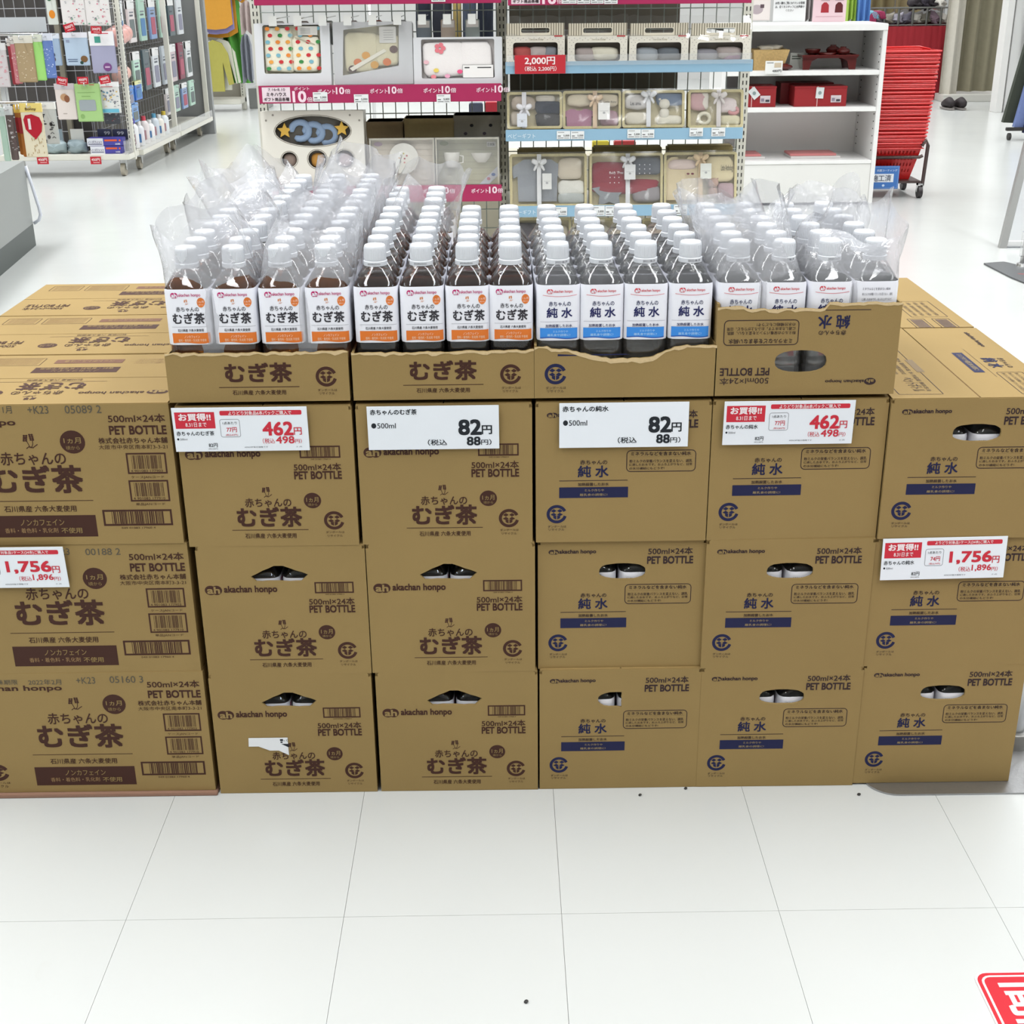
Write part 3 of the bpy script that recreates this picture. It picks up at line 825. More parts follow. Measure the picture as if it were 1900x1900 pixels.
# ---------------------------------------------------------------- opened trays
def torn(W, base, fn, seed, step=.006, amp=.0012):
    rnd = random.Random(seed); n = int(W/step); top = []
    for k in range(n, -1, -1):
        x = W*k/n; top.append((x, base + fn(x/W) + rnd.uniform(-amp, amp)))
    return [(0, 0), (W, 0)] + top
def tray(x, y, zfn, hside, seed, name_label, holes=None, base=.070):
    root = thing('cardboard_tray', name_label, 'cardboard box', (x, y, ZT), 0, 'opened cases holding bottles')
    W, D, T = .2615, .408, .0035
    b = MB(); out = torn(W, base, zfn, seed)
    b.plate(out, holes or [], T, FRONT(0, 0, 0))
    b.box(0, T, 0, T, D, hside); b.box(W-T, T, 0, W, D, hside); b.box(T, D-T, 0, W-T, D, hside); b.box(T, T, 0, W-T, D-T, .003)
    b.build('tray_walls', CB, root)
    # pale ripped paper edge standing along the tear
    q = MB(); top = out[2:]
    rnd = random.Random(seed+5)
    for k in range(len(top)-1):
        (xa, za), (xb, zb) = top[k], top[k+1]
        hh = [(.0035+.0045*noise.noise(Vector((q*55+seed*7, 1, 2))) + (.003 if abs(zfn((q+.001)/W)) > .006 else 0)) for q in (xa, xb)]
        h, h2 = max(.0008, hh[0]), max(.0008, hh[1])
        q.add([(xa, -.0004, za), (xb, -.0004, zb), (xb, -.0004, zb-h2), (xa, -.0004, za-h), (xa, -.0001, za), (xb, -.0001, zb), (xb, -.0001, zb-h2), (xa, -.0001, za-h)], [(0,1,2,3),(4,7,6,5),(0,4,5,1),(2,6,7,3)])
    q.build('torn_edge', mat('CDB58A', .85, 0, .3, 300, .12), root)
    return root
YT = -.002
trs = []
trs.append(tray(-.4840, YT, lambda u: .002 if u < .85 else .003, .070, 1, 'low torn cardboard tray of tea bottles, leftmost in the upper front row', base=.071))
trs.append(tray(-.2175, YT, lambda u: -.001+.002*u, .070, 2, 'low torn cardboard tray of unbagged tea bottles, second from left', base=.071))
def wav(u):
    if u < .08: return .004
    if u < .45: return .002-.016*math.sin((u-.08)/.37*PI/2)**2
    if u < .62: return -.014
    if u < .8: return -.014+.018*(u-.62)/.18
    return .004
trs.append(tray(.0445, YT, wav, .078, 3, 'cardboard tray of unbagged water bottles with a wavy torn front', base=.072))
hl = [(.123+.0375*math.copysign(abs(math.cos(a))**.8, math.cos(a)), .0505+.0165*math.copysign(abs(math.sin(a))**.8, math.sin(a))) for a in [2*PI*k/20 for k in range(20)]]
trs.append(tray(.3045, YT, lambda u: (-.001 if u < .04 else -.004 if u > .15 and u < .6 else .004 if u >= .6 else 0), .135, 4, 'tall cardboard tray of water bottles with upside-down print and hand hole', [hl], base=.131))
p = PR()
p.text('むぎ茶', 0.0835,0.0295,0.1785,0.0575, BROWN, .028)
x0, z0, x1, z1 = 0.0725,0.0215,0.1885,0.0225
p.rect(x0, z0, x1, z1, BROWN)
p.text('石川県産 六条大麦使用', 0.0915,0.0105,0.1685,0.0175, BROWN, .01)
p.recycle(0.2125,0.0215,0.2435,0.0515, BROWN)
p.text('ダンボールは', 0.2145,0.0145,0.2425,0.0185, BROWN, 0); p.text('リサイクル', 0.2165,0.0095,0.2385,0.0135, BROWN, 0)
p.build('front_print', trs[1]); p.build('front_print', trs[0], (.0010, 0, 0))
p = PR()
p.recycle(0.0145,0.0205,0.0465,0.0515, NAVY)
p.text('ダンボールは', 0.0165,0.0135,0.0455,0.0175, INK, 0); p.text('リサイクル', 0.0185,0.0085,0.0425,0.0125, INK, 0)
x0, z0, x1, z1 = 0.0335,0.0625,0.1385,0.0655
p.poly([(x0, z0), (x1, z0+.001), (x1-.010, z0+.0025), (x0+(x1-x0)*.5, z0+.0022), (x0+.035, z1-.002), (x0, z1)], NAVY)
p.build('front_print', trs[2])
p = PR()   # the rightmost tray: print upside down
o_ = (0, 0, 0)
p.text('PET BOTTLE', 0.0075,0.0305,0.0785,0.0415, INK, .02, rot=2); p.text('500ml×24本', 0.0075,0.0165,0.0785,0.0275, INK, .004, rot=2)
p.text('akachan honpo', 0.1605,0.0175,0.2165,0.0235, INK, .02, rot=2)
p.disc(0.2255, 0.0195, .0085, .0052, INK); 
p.text('ah', 0.2205,0.0175,0.2305,0.0225, CBL, .03, 3, rot=2)
p.text('赤ちゃんの', 0.1455,0.0885,0.1845,0.0955, INK, .012, rot=2); p.text('純 水', 0.1435,0.0985,0.1885,0.1175, NAVY, .02, rot=2)
x0, z0, x1, z1 = 0.1255,0.1245,0.2175,0.1255
p.rect(x0, z0, x1, z1, INK)
x0, z0, x1, z1 = 0.0105,0.0755,0.1165,0.1115
p.rrect(x0, z0, x1, z1, .006, .0012, INK)
p.text('ミネラルなどを含まない純水', 0.0175,0.0775,0.1085,0.0845, INK, .012, rot=2)
p.text('粉ミルクの栄養バランスを変えない、調乳', 0.0145,0.0905,0.1125,0.0955, INK, .008, rot=2)
p.text('に適したお水です。おふろ上がりなど、日常', 0.0145,0.0965,0.1115,0.1015, INK, .008, rot=2)
p.text('の水分補給にもどうぞ!', 0.0565,0.1025,0.1115,0.1075, INK, .008, rot=2)
p.build('front_print', trs[3])
back = tray(-.4840, .407, lambda u: 0, .070, 8, 'cardboard tray of bagged tea bottles behind the leftmost tray', base=.069)
back2 = tray(-.2175, .407, lambda u: 0, .070, 9, 'cardboard tray holding the lone bagged tea pack behind the second tray', base=.069)

# ---------------------------------------------------------------- clear plastic bags
def bag(cx, cy, seed, w=.134, d=.197, zb=.012, ztop=.225, flare=.02, lx=0, ly=0, tall=.06):
    rnd = random.Random(seed); n = 56; b = MB()
    root_z = ZB
    lv = []
    M_ = 18
    for j in range(M_+1):
        t = j/M_
        lv.append(t)
    vs = []; fs = []
    off = Vector((rnd.uniform(0, 50), rnd.uniform(0, 50), rnd.uniform(0, 50)))
    folds = rnd.choice([3, 4, 5]); ph = rnd.uniform(0, 6.28)
    for t in lv:
        for k in range(n):
            a = 2*PI*k/n
            c, s_ = math.cos(a), math.sin(a)
            e = 6.0 if t < .6 else 6.0 - 3.4*(t-.6)/.4
            rr = 1/((abs(c)**e + abs(s_)**e)**(1/e))
            x = rr*c*w/2; y = rr*s_*d/2
            T = Vector((c*1.3, s_*1.3, t*2.2)) + off
            g = max(0, t-.5)/.5
            nz = noise.noise(T*.9)
            n2 = noise.noise(T*2.3+Vector((9, 3, 1)))
            sc = 1 + .16*nz*g + .03*n2*g - .20*g*g*(.5+.5*math.sin(folds*a+ph))
            x *= sc; y *= sc
            z = zb + t*(ztop-zb) + g*g*(tall*(.35+nz*.9))
            x += g*g*(lx + flare*n2*.5) ; y += g*g*(ly + flare*nz)
            if t > .2: x += n2*.003; y += nz*.003
            vs.append((x, y, z))
    for i in range(M_):
        for k in range(n): fs.append((i*n+k, i*n+(k+1)%n, (i+1)*n+(k+1)%n, (i+1)*n+k))
    b.add(vs, fs)
    o = b.build('plastic_bag', FILM, None, True)
    o.location = (cx, cy, root_z)
    return o
def bags(tx, y0, label, seed, **kw):
    for i in range(2):
        for r in range(2):
            k2 = dict(kw)
            side = ['left', 'right'][i]; dep = ['front', 'back'][r]
            o = bag(tx[0]+.033+i*.1315, y0+.064+.0355+r*.1950-.030, seed+i*2+r, lx=(-.03 if i == 0 else .02)*kw.get('sp', 1), ly=.01, **{k: v for k, v in k2.items() if k != 'sp'})
            tag(o, f'clear plastic bag round six bottles, {dep} {side} quarter of the {label}', 'bag', 'clear bags round the six packs')
bags(TRX[0], .0375, 'leftmost tray', 20, tall=.05)
bags(TRX[0], .0375+.0648*6+.006, 'tray behind the leftmost one', 30, tall=.07, sp=1.8)
bags(TRX[3], .0375, 'tall rightmost tray', 40, tall=.055)
o = bag(-.1485, .516, 55, w=.134, d=.200, lx=.03, tall=.05)
tag(o, 'loose clear plastic bag around the lone tea pack behind the second tray', 'bag', 'clear bags round the six packs')

# ---------------------------------------------------------------- price cards
def card(x0, z0, x1, z1, y, label, art, tilt=0, lean=.05, name='price_card'):
    w, h = x1-x0, z1-z0
    root = thing(name, label, 'price card', (x0, y, z0))
    b = MB(); b.rbox(0, 0, 0, w, .0008, h, .0003); b.build('card_sheet', mat('E9EEF4', .35), root)
    p = PR(); art(p, w, h); p.build('lettering', root, eps=.00015)
    root.rotation_euler = (lean, tilt, 0)
    return root
RED = 'CC3040'; BK = '23282E'
def T_(p, w, h, s, a, b, c, d, col=BK, bold=.012, layer=2): p.text(s, a*w, (1-d)*h, c*w, (1-b)*h, col, bold, layer)
def art_simple(name):
    def f(p, w, h):
        T_(p, w, h, name, .025, .07, .35 if len(name) < 7 else .378, .19, BK, .02)
        p.disc(.048*w, (1-.44)*h, .019*w, .060*h, BK); T_(p, w, h, '500ml', .075, .38, .215, .50, BK, .006)
        T_(p, w, h, '82', .695, .33, .862, .665, BK, .03); T_(p, w, h, '円', .87, .46, .945, .655, BK, .02)
        T_(p, w, h, '（税込', .455, .77, .60, .905, BK, .012); T_(p, w, h, '88', .755, .72, .855, .91, BK, .026); T_(p, w, h, '円）', .862, .78, .94, .905, BK, .01)
    return f
def art_offer(name, big, small, per, per2, head, comma=False):
    def f(p, w, h):
        p.rect(.02*w, .53*h, .315*w, .90*h, RED); T_(p, w, h, 'お買得!!', .05, .13, .285, .29, 'F6E8EA', .03, 3); T_(p, w, h, '8.31日まで', .095, .33, .25, .43, 'F6E8EA', .01, 3)
        T_(p, w, h, name, .02, .53, .02+.035*len(name), .63, BK, .012)
        p.disc(.027*w, .29*h, .008*w, .024*h, BK); T_(p, w, h, '500ml', .042, .69, .095, .735, '5A5A60', 0)
        T_(p, w, h, '82円', .25, .81, .315, .90, BK, .01); T_(p, w, h, '(税込88円)', .245, .925, .315, .955, BK, 0)
        p.rrect(.355*w, .82*h, .96*w, .925*h, .002, 0, RED, 1, True); T_(p, w, h, head, .42, .085, .885, .17, 'F6E8EA', .012, 3)
        p.rrect(.35*w, .33*h, .495*w, .73*h, .003, .0006, '70757C', 1); T_(p, w, h, '1点あたり', .37, .32, .475, .385, BK, .004)
        T_(p, w, h, per, .395, .45, .47, .56, RED, .01); T_(p, w, h, per2, .385, .60, .475, .65, RED, .004)
        T_(p, w, h, big, (.55 if comma else .665), .345, .885, .64, RED, .028); T_(p, w, h, '円', .893, .47, .95, .635, RED, .012)
        T_(p, w, h, '（税込', .63 if comma else .655, .71, .745 if not comma else .725, .83, RED, .004); T_(p, w, h, small, .735 if comma else .755, .67, .89, .83, RED, .016); T_(p, w, h, '円）', .895, .73, .945, .83, RED, .004)
        T_(p, w, h, '※5%OFF後の価格です', .515, .89, .69, .925, '4A5058', 0); T_(p, w, h, '２点', .90, .895, .945, .925, '6A7078', 0)
    return f
card(-.4815, .5985, -.2855, .667, -.0065, 'white and red price card marked 462 on the leftmost tea column', art_offer('赤ちゃんのむぎ茶', '462', '498', '77円', '(税込83円)', 'よりどり対象品6本パックご購入で'))
card(-.1990, .5975, -.0075, .6655, -.0065, 'white price card with black 82 yen on the second tea column', art_simple('赤ちゃんのむぎ茶'))
card(.0805, .5970, .2695, .6655, -.0065, 'white price card with black 82 yen on the first water column', art_simple('赤ちゃんの純水'), lean=-.02)
card(.3200, .5985, .5105, .6665, -.0065, 'white and red price card marked 462 below the tall rightmost tray', art_offer('赤ちゃんの純水', '462', '498', '77円', '(税込83円)', 'よりどり対象品6本パックご購入で'))
card(-.8680, .3810, -.6680, .4505, -.0050, 'white and red price card marked 1,756 on the left stack', art_offer('赤ちゃんのむぎ茶', '1,756', '1,896', '74円', '(税込79円)', 'よりどり対象品1ケース(24本)ご購入で', True), lean=.06)
card(.5735, .3760, .7630, .4445, -.0080, 'white and red price card marked 1,756 on the rightmost column', art_offer('赤ちゃんの純水', '1,756', '1,896', '74円', '(税込79円)', 'よりどり対象品1ケース(24本)ご購入で', True), tilt=-.012, lean=-.03)
pts = [(-0.4190,0.1060),(-0.3560,0.1060),(-0.3560,0.0730),(-0.3720,0.0820),(-0.3860,0.0820),(-0.4040,0.0900),(-0.4200,0.0900)]
sx, sz = pts[0]
b = MB(); b.plate([(x-sx, z-sz) for x, z in pts], [], .0003, FRONT(0, -.0004, 0))
o = b.build('torn_sticker', mat('E4E6E8', .5)); o.location = (sx, -.0010, sz)
tag(o, 'torn remains of a white sticker on the lowest left tea case', 'sticker')
p = PR(); p.rect(.0505, -.006, .0555, -.0025, BK); p.rect(.0510, -.0095, .0545, -.007, BK); p.rect(.0565, -.006, .0580, -.005, BK); p.text('C', .0605, -.0065, .0640, -.003, BK, 0); p.poly([(.052, -.0115), (.0635, -.0115), (.0635, -.018)], BK)
p.build('sticker_print', o, (0, -.0004, 0))

# ---------------------------------------------------------------- floor objects in front
b = MB()
out = [(.05+.05*math.cos(a)-.05, .05+.05*math.sin(a)) for a in [math.radians(180+q*9) for q in range(11)]]
pl_ = [(x, y) for x, y in out] + [(.42, 0), (.42, .34), (-.0, .34)]
b.plate(pl_, [], .0025, TOP(0, 0, .003))
root = thing('metal_floor_base', 'brushed metal stand base under the right end of the cases', 'stand base', (.637, -.033, 0))
b.build('base_plate', mat('A5A5A6', .32, .85, .2, 200, .06), root)
b = MB(); b.lathe([(.003,.034),(.010,.034),(.028,.030),(.030,.028),(.030,.020),(.026,.018)], (.238, .155, 0), 32)
b.build('post_socket', mat('9A9894', .35, .7), root, 40)
b = MB(); b.lathe([(.026,.0165),(1.25,.0165)], (.238, .155, 0), 24); b.build('post', mat('C9CBCC', .3, .6), root, 40)
o = thing('floor_sign', 'red floor sticker with white sideways lettering, near the right edge', 'floor sign', (0, 0, 0))
b = MB()
def rr2(x0, y0, x1, y1, r):
    pts = []
    for cx, cy, a in ((x1-r, y1-r, 0), (x0+r, y1-r, 90), (x0+r, y0+r, 180), (x1-r, y0+r, 270)):
        for k in range(6): t = math.radians(a+18*k); pts.append((cx+r*math.cos(t), cy+r*math.sin(t)))
    return pts
b.plate(rr2(.6155, -.92, .90, -.440, .017), [], .0006, TOP(0, 0, .0010)); b.build('sticker_sheet', mat('F2DCDC', .4), o)
p = PR()
p.poly(rr2(.6180, -.9175, .8975, -.4425, .016), 'BE2430', 1)
p.rrect(.6245, -.911, .891, -.449, .012, .0032, 'F4C8CA', 2)
p.text('間', .6440, -.5190, .7060, -.4630, 'F4C8CA', .02, 2, rot=1); p.text('隔', .6440, -.5900, .7060, -.5280, 'F4C8CA', .02, 2, rot=1)
p.build('sign_print', o, (0, 0, .0010), (1, 0, 0), (0, 1, 0), (0, 0, 1), rough=.4)
# few specks of dirt and the crumbs in front of the cases
for k, (x, y) in enumerate(((0.214,-0.022), (0.570,-0.029), (0.019,-0.483), (0.291,-0.005))):
    b = MB(); b.blob((x, y, .0015), .003, .003, .0015, 8, 5, 1, .3, .3)
    tag(b.build('floor_crumb', DARK), ['small dark crumb on the floor before the first water column', 'dark crumb on the floor before the fourth and fifth columns', 'tiny dark speck on the floor nearest the camera', 'crumb at the foot of the first water column corner'][k], 'crumb')

# ================================================================ background
MAG = 'A82858'; SKY = '8FB4CC'
FR = lambda Y: (lambda x, z, d: (x, Y+d, z))
def rail_print(root, parent, items, Y):
    p = PR(); items(p); return p.build('lettering', parent, (0, Y, 0), eps=.0006)
# ---- the two-bay gift gondola behind the bottles
YF, YM = 3.10, 3.52
gon = thing('display_gondola', 'white wire-backed gift gondola with magenta and pale blue shelf rails', 'display shelf', (0, 3.3, 0))
def part(b, name, m, par, sm=False): 
    o = b.build(name, m, par, sm); o.location = -par_loc(par); return o
def par_loc(p):
    v = Vector(p.location); q = p.parent
    while q: v = v + q.location; q = q.parent
    return v
UP = [-.93, .010, .955]
for x in UP:
    b = MB(); b.box(x-.018, YM, 0, x+.018, YM+.045, 1.75); part(b, 'upright', STEEL, gon)
    b = MB()
    for k in range(60): b.box(x-.009, YM-.0015, .06+k*.027, x-.005, YM+.001, .075+k*.027); b.box(x+.005, YM-.0015, .06+k*.027, x+.009, YM+.001, .075+k*.027)
    o = part(b, 'slot_row', DARK, gon); o['kind'] = 'stuff'
b = MB(); b.rbox(-.94, 3.12, .0, .965, YM+.06, .10, .004); part(b, 'base_deck', STEEL, gon)
for a, c in ((UP[0]+.02, UP[1]-.02), (UP[1]+.02, UP[2]-.02)):
    b = MB(); n = 18
    for k in range(n+1): x = a+(c-a)*k/n; b.tube([(x, YM+.01, .12), (x, YM+.01, 1.7)], .0022, 5)
    for k in range(21): z = .15+k*.075; b.tube([(a, YM+.006, z), (c, YM+.006, z)], .0022, 5)
    o = part(b, 'wire_grid', mat('8C9490', .4), gon); o['kind'] = 'stuff'
def gshelf(x0, x1, z0, z1, col, depth=None, lit=None, tags=()):
    b = MB(); b.rbox(x0, YF+.012, (z0+z1)/2-.004, x1, YM, (z0+z1)/2+.014, .002); s = part(b, 'shelf', STEEL, gon)
    b = MB(); b.rbox(x0, YF, z0, x1, YF+.010, z1, .001); part(b, 'price_rail', mat(col, .4), s)
    if lit:
        p = PR(); lit(p, x0, z0, x1, z1); L = par_loc(s); p.build('lettering', s, (-L.x, YF-L.y, -L.z), eps=.0006)
    for (tx0, tz0, tx1, tz1) in tags:
        b = MB(); b.box(tx0, YF-.0035, tz0, tx1, YF-.002, tz1); part(b, 'price_tag', mat('E6E8E8', .5), s)
        p = PR(); w = tx1-tx0; h = tz1-tz0
        p.rect(tx0+.08*w, tz0+.80*h, tx0+.55*w, tz0+.86*h, '7A7A7A'); p.rect(tx0+.08*w, tz0+.35*h, tx0+.30*w, tz0+.45*h, '555555')
        p.text('5,000', tx0+.5*w, tz0+.3*h, tx0+.92*w, tz0+.55*h, '333333', .01); p.rect(tx0+.08*w, tz0+.12*h, tx0+.5*w, tz0+.2*h, '777777'); p.rect(tx0+.55*w, tz0+.12*h, tx0+.92*w, tz0+.18*h, '777777')
        o = p.build('tag_print', s, (0, YF-.0035, 0), eps=.0003); o.location = -par_loc(s)
    return s
PW = 'F2D8E2'
def point_rail(p, x0, z0, x1, z1, xs, lead=True):
    h = z1-z0
    for x in xs:
        p.sec(('lettering', x)); p.text('ポイント', x, z0+.52*h, x+.062, z0+.78*h, PW, .02); p.text('10', x+.066, z0+.50*h, x+.094, z0+.88*h, PW, .025); p.text('倍', x+.097, z0+.52*h, x+.117, z0+.78*h, PW, .015)
    if lead:
        p.sec(('printed_notice', 0)); p.rect(x0+.012, z0+.08*h, x0+.113, z0+.92*h, 'E6D5DC'); p.text('7.16▸8.10', x0+.035, z0+.72*h, x0+.095, z0+.86*h, '503848', .004, 3)
        p.text('ミキハウス', x0+.028, z0+.42*h, x0+.098, z0+.62*h, '302028', .02, 3); p.text('ギフト商品各種', x0+.018, z0+.14*h, x0+.108, z0+.34*h, '302028', .02, 3)
        p.sec(('lettering', 1)); p.text('ポイント', x0+.128, z0+.74*h, x0+.182, z0+.92*h, PW, .02); p.text('10', x0+.122, z0+.08*h, x0+.168, z0+.68*h, PW, .03); p.text('倍', x0+.172, z0+.08*h, x0+.192, z0+.35*h, PW, .015)
x0, z0, x1, z1 = -0.866,0.827,0.005,0.888
def t3(*r): return [r]
gshelf(x0, x1, z0, z1, MAG, None, lambda p, a, b_, c, d: point_rail(p, a, b_, c, d, [a+.212, a+.400, a+.592, a+.782]), [(-0.672,0.833,-0.620,0.865), (-0.525,0.826,-0.473,0.856), (-0.228,0.823,-0.178,0.853)])
x0, z0, x1, z1 = -0.900,0.472,0.002,0.532
gshelf(x0, x1, z0, z1, MAG, None, lambda p, a, b_, c, d: point_rail(p, a, b_, c, d, [a+.420, a+.612, a+.790], False))
x0, z0, x1, z1 = -0.858,1.157,0.009,1.213
gshelf(x0, x1, z0, z1, MAG, None, lambda p, a, b_, c, d: point_rail(p, a, b_, c, d, [a+.12, a+.40, a+.62], False), [(-0.236,1.163,-0.187,1.200)])
x0, z0, x1, z1 = 0.032,1.148,0.888,1.204
def topB(p, a, b_, c, d):
    point_rail(p, a, b_, c, d, [a+.30], True)
gshelf(x0, x1, z0, z1, MAG, None, topB, [(0.222,1.152,0.273,1.182), (0.275,1.151,0.321,1.181), (0.323,1.151,0.368,1.181), (0.370,1.150,0.417,1.180)])
x0, z0, x1, z1 = 0.021,0.919,0.906,0.960
gshelf(x0, x1, z0, z1, SKY)
def baby(p, a, b_, c, d): p.text('ベビーギフト', a+.008, b_+.25*(d-b_), a+.108, b_+.68*(d-b_), 'E4EEF4', 0)
x0, z0, x1, z1 = 0.019,0.686,0.883,0.726
gshelf(x0, x1, z0, z1, SKY, None, baby, [(0.205,0.692,0.254,0.721), (0.256,0.692,0.305,0.720), (0.462,0.693,0.511,0.724), (0.513,0.693,0.560,0.723), (0.688,0.697,0.737,0.727), (0.768,0.696,0.818,0.726)])
x0, z0, x1, z1 = 0.019,0.412,0.899,0.452
gshelf(x0, x1, z0, z1, SKY, None, baby, [(0.194,0.417,0.244,0.448), (0.334,0.415,0.384,0.451), (0.386,0.414,0.435,0.450), (0.641,0.415,0.691,0.451)])
x0, z0, x1, z1 = 0.021,0.233,0.882,0.273
gshelf(x0, x1, z0, z1, SKY)
o = thing('price_sign', 'red price sign reading 2,000 yen on the blue shelf rail', 'price sign', (0, 3.09, 0))
b = MB(); x0, z0, x1, z1 = 0.054,0.920,0.235,0.983
b.box(x0, 0, z0, x1, .002, z1); b.build('sign_panel', mat('BE2C38', .4), o)
p = PR(); w = x1-x0; h = z1-z0
p.text('2,000円', x0+.2*w, z0+.48*h, x0+.79*w, z0+.9*h, 'F4E4E4', .02); p.text('（税込 2,200円）', x0+.2*w, z0+.14*h, x0+.82*w, z0+.40*h, 'F4E4E4', .012)
p.build('lettering', o, eps=.0005)
b = MB(); x0, z0, x1, z1 = 0.025,0.947,0.900,0.983
b.box(x0, 3.094, z0, x1, 3.097, z1); tag(b.build('shelf_guard', ACRYL), 'clear acrylic lip in front of the four striped boxes', 'shelf guard')

# ---- window gift boxes, first bay
def outline_r(x0, z0, x1, z1, r, n=5):
    pts = []
    for cx, cz, a in ((x1-r, z1-r, 0), (x0+r, z1-r, 90), (x0+r, z0+r, 180), (x1-r, z0+r, 270)):
        for k in range(n+1): t = math.radians(a+90*k/n); pts.append((cx+r*math.cos(t), cz+r*math.sin(t)))
    return pts
def ell(cx, cz, rx, rz, n=28): return [(cx+rx*math.cos(2*PI*k/n), cz+rz*math.sin(2*PI*k/n)) for k in range(n)]
def gift_box(name, label, cat, rect, Y, depth, frame, windows, inner, lean=0.15, wrapf=False, edge=.004, group=None, ipd=.020):
    """box with cut windows and a recessed inner panel; local origin at the lower left front"""
    x0, z0, x1, z1 = rect; w = x1-x0; h = z1-z0
    root = thing(name, label, cat, (x0, Y, z0), 0, group)
    b = MB(); b.plate(outline_r(0, 0, w, h, .004, 2), windows, edge, FRONT(0, 0, 0))
    b.box(0, edge, 0, .004, depth, h); b.box(w-.004, edge, 0, w, depth, h); b.box(.004, edge, 0, w-.004, depth, .004); b.box(.004, edge, h-.004, w-.004, depth, h)
    b.box(.004, depth-.004, .004, w-.004, depth, h-.004)
    b.build('box_frame', frame if not isinstance(frame, str) else mat(frame, .35), root)
    b = MB(); b.box(.006, edge+ipd, .006, w-.006, edge+ipd+.006, h-.006); b.build('inner_panel', mat(inner, .8), root)
    if wrapf:
        b = MB(); b.box(-.002, -.003, -.002, w+.002, -.0025, h+.002); b.build('clear_wrap', WRAP, root)
    root.rotation_euler = (-lean, 0, 0)
    return root, w, h
SIL = mat('DEDFE2', .25, .12)
def cloth_part(root, name, items, col, y=.016):
    b = MB()
    for (cx, cz, sx, sz, d) in items: b.blob((cx, y, cz), sx, d, sz, 16, 8, .35, 0, .10)
    return b.build(name, mat(col, .9, 0, .4, 250), root, True)
rect = (-0.874,0.888,-0.605,1.099)
r, w, h = gift_box('towel_gift_box', 'silver framed gift box with multicoloured polka dot towel, leftmost on magenta shelf', 'gift box', rect, 3.12, .06, SIL, [outline_r(.14*w if False else .030, .040, .235, .205, .008)], 'E9E3CC')
cloth_part(r, 'folded_towel', [(.085, .122, .052, .078, .009), (.180, .108, .050, .064, .010)], 'ECE7D2')
p = PR(); rr = random.Random(4); DC = ['3F8A4A', 'C8383C', 'E68A3C', '7CB4C4', 'C8383C', 'E6A04A', '7CB4C4']
q = 0
for i in range(6):
    for j in range(7):
        x = .046+i*.036+(j % 2)*.009; z = .058+j*.0225
        if x > .226: continue
        p.disc(x, z, .0085, .0065, DC[(i*3+j*5) % 7], 1, 12)
p.rect(.155, .170, .225, .200, 'DAD8D2', 2); p.rect(.130, .052, .1315, .200, 'C4BC9E', 2); p.poly([(.135, .165), (.145, .165), (.215, .140), (.213, .137)], 'B8AE98', 2)
for k in range(4): p.rect(.165, .176+k*.005, .200, .1775+k*.005, '9A9A9A', 3)
p.build('towel_print', r, (0, .0055, 0), eps=.0005)
rect = (-0.594,0.889,-0.311,1.100)
r, w, h = gift_box('towel_gift_box', 'tilted silver gift box with cream hooded towel and orange motifs, middle of magenta shelf', 'gift box', rect, 3.125, .07, SIL, [[(.030,.030),(.232,.062),(.236,.205),(.038,.185)]], 'DDD6B8', wrapf=True)
cloth_part(r, 'folded_towel', [(.10, .11, .062, .07, .009), (.19, .115, .045, .055, .010)], 'E2DAB8')
p = PR()
for cx, cz, c in ((.085, .075, 'D8742E'), (.115, .098, 'E2A23C'), (.190, .075, 'D8742E'), (.145, .066, 'D8A040'), (.065, .052, '4A2E24'), (.215, .118, '5A3A34')):
    p.disc(cx, cz, .015, .013, c, 1, 14)
p.poly([(.055, .055), (.18, .12), (.19, .112), (.065, .045)], 'F0ECDC', 2); p.rect(.165, .140, .225, .195, 'E4E2DC', 2)
for k in range(5): p.rect(.180, .150+k*.008, .215, .1515+k*.008, 'A0A0A0', 3)
p.build('towel_print', r, (0, .0055, 0), eps=.0005)
rect = (-0.308,0.884,0.010,1.046)
r, w, h = gift_box('towel_gift_box', 'low silver gift box with white towel and pink flower motif, right of magenta shelf', 'gift box', rect, 3.12, .06, SIL, [outline_r(.028, .022, .29, .155, .006)], 'EAE4E2')
cloth_part(r, 'folded_towel', [(.11, .088, .078, .060, .009), (.22, .088, .062, .060, .009)], 'EDE8E6')
p = PR(); 
for a in range(5): p.disc(.095+.012*math.cos(a*1.257), .125+.012*math.sin(a*1.257), .009, .008, 'E07C86', 1, 10)
for cx, cz, c in ((.080, .050, 'EBD36A'), (.070, .028, 'E88890'), (.120, .030, 'E8A8C0'), (.165, .045, 'E65A86'), (.045, .078, 'E6B8C0')): p.disc(cx, cz, .010, .007, c, 1, 12)
p.rect(.175, .024, .285, .068, 'EFEDEA', 2); p.rect(.175, .024, .176, .068, '909090', 3); p.rect(.175, .067, .285, .068, '909090', 3); p.rect(.182, .056, .200, .060, '303030', 3); p.rect(.228, .056, .278, .060, '505050', 3)
p.build('towel_print', r, (0, .0055, 0), eps=.0005)
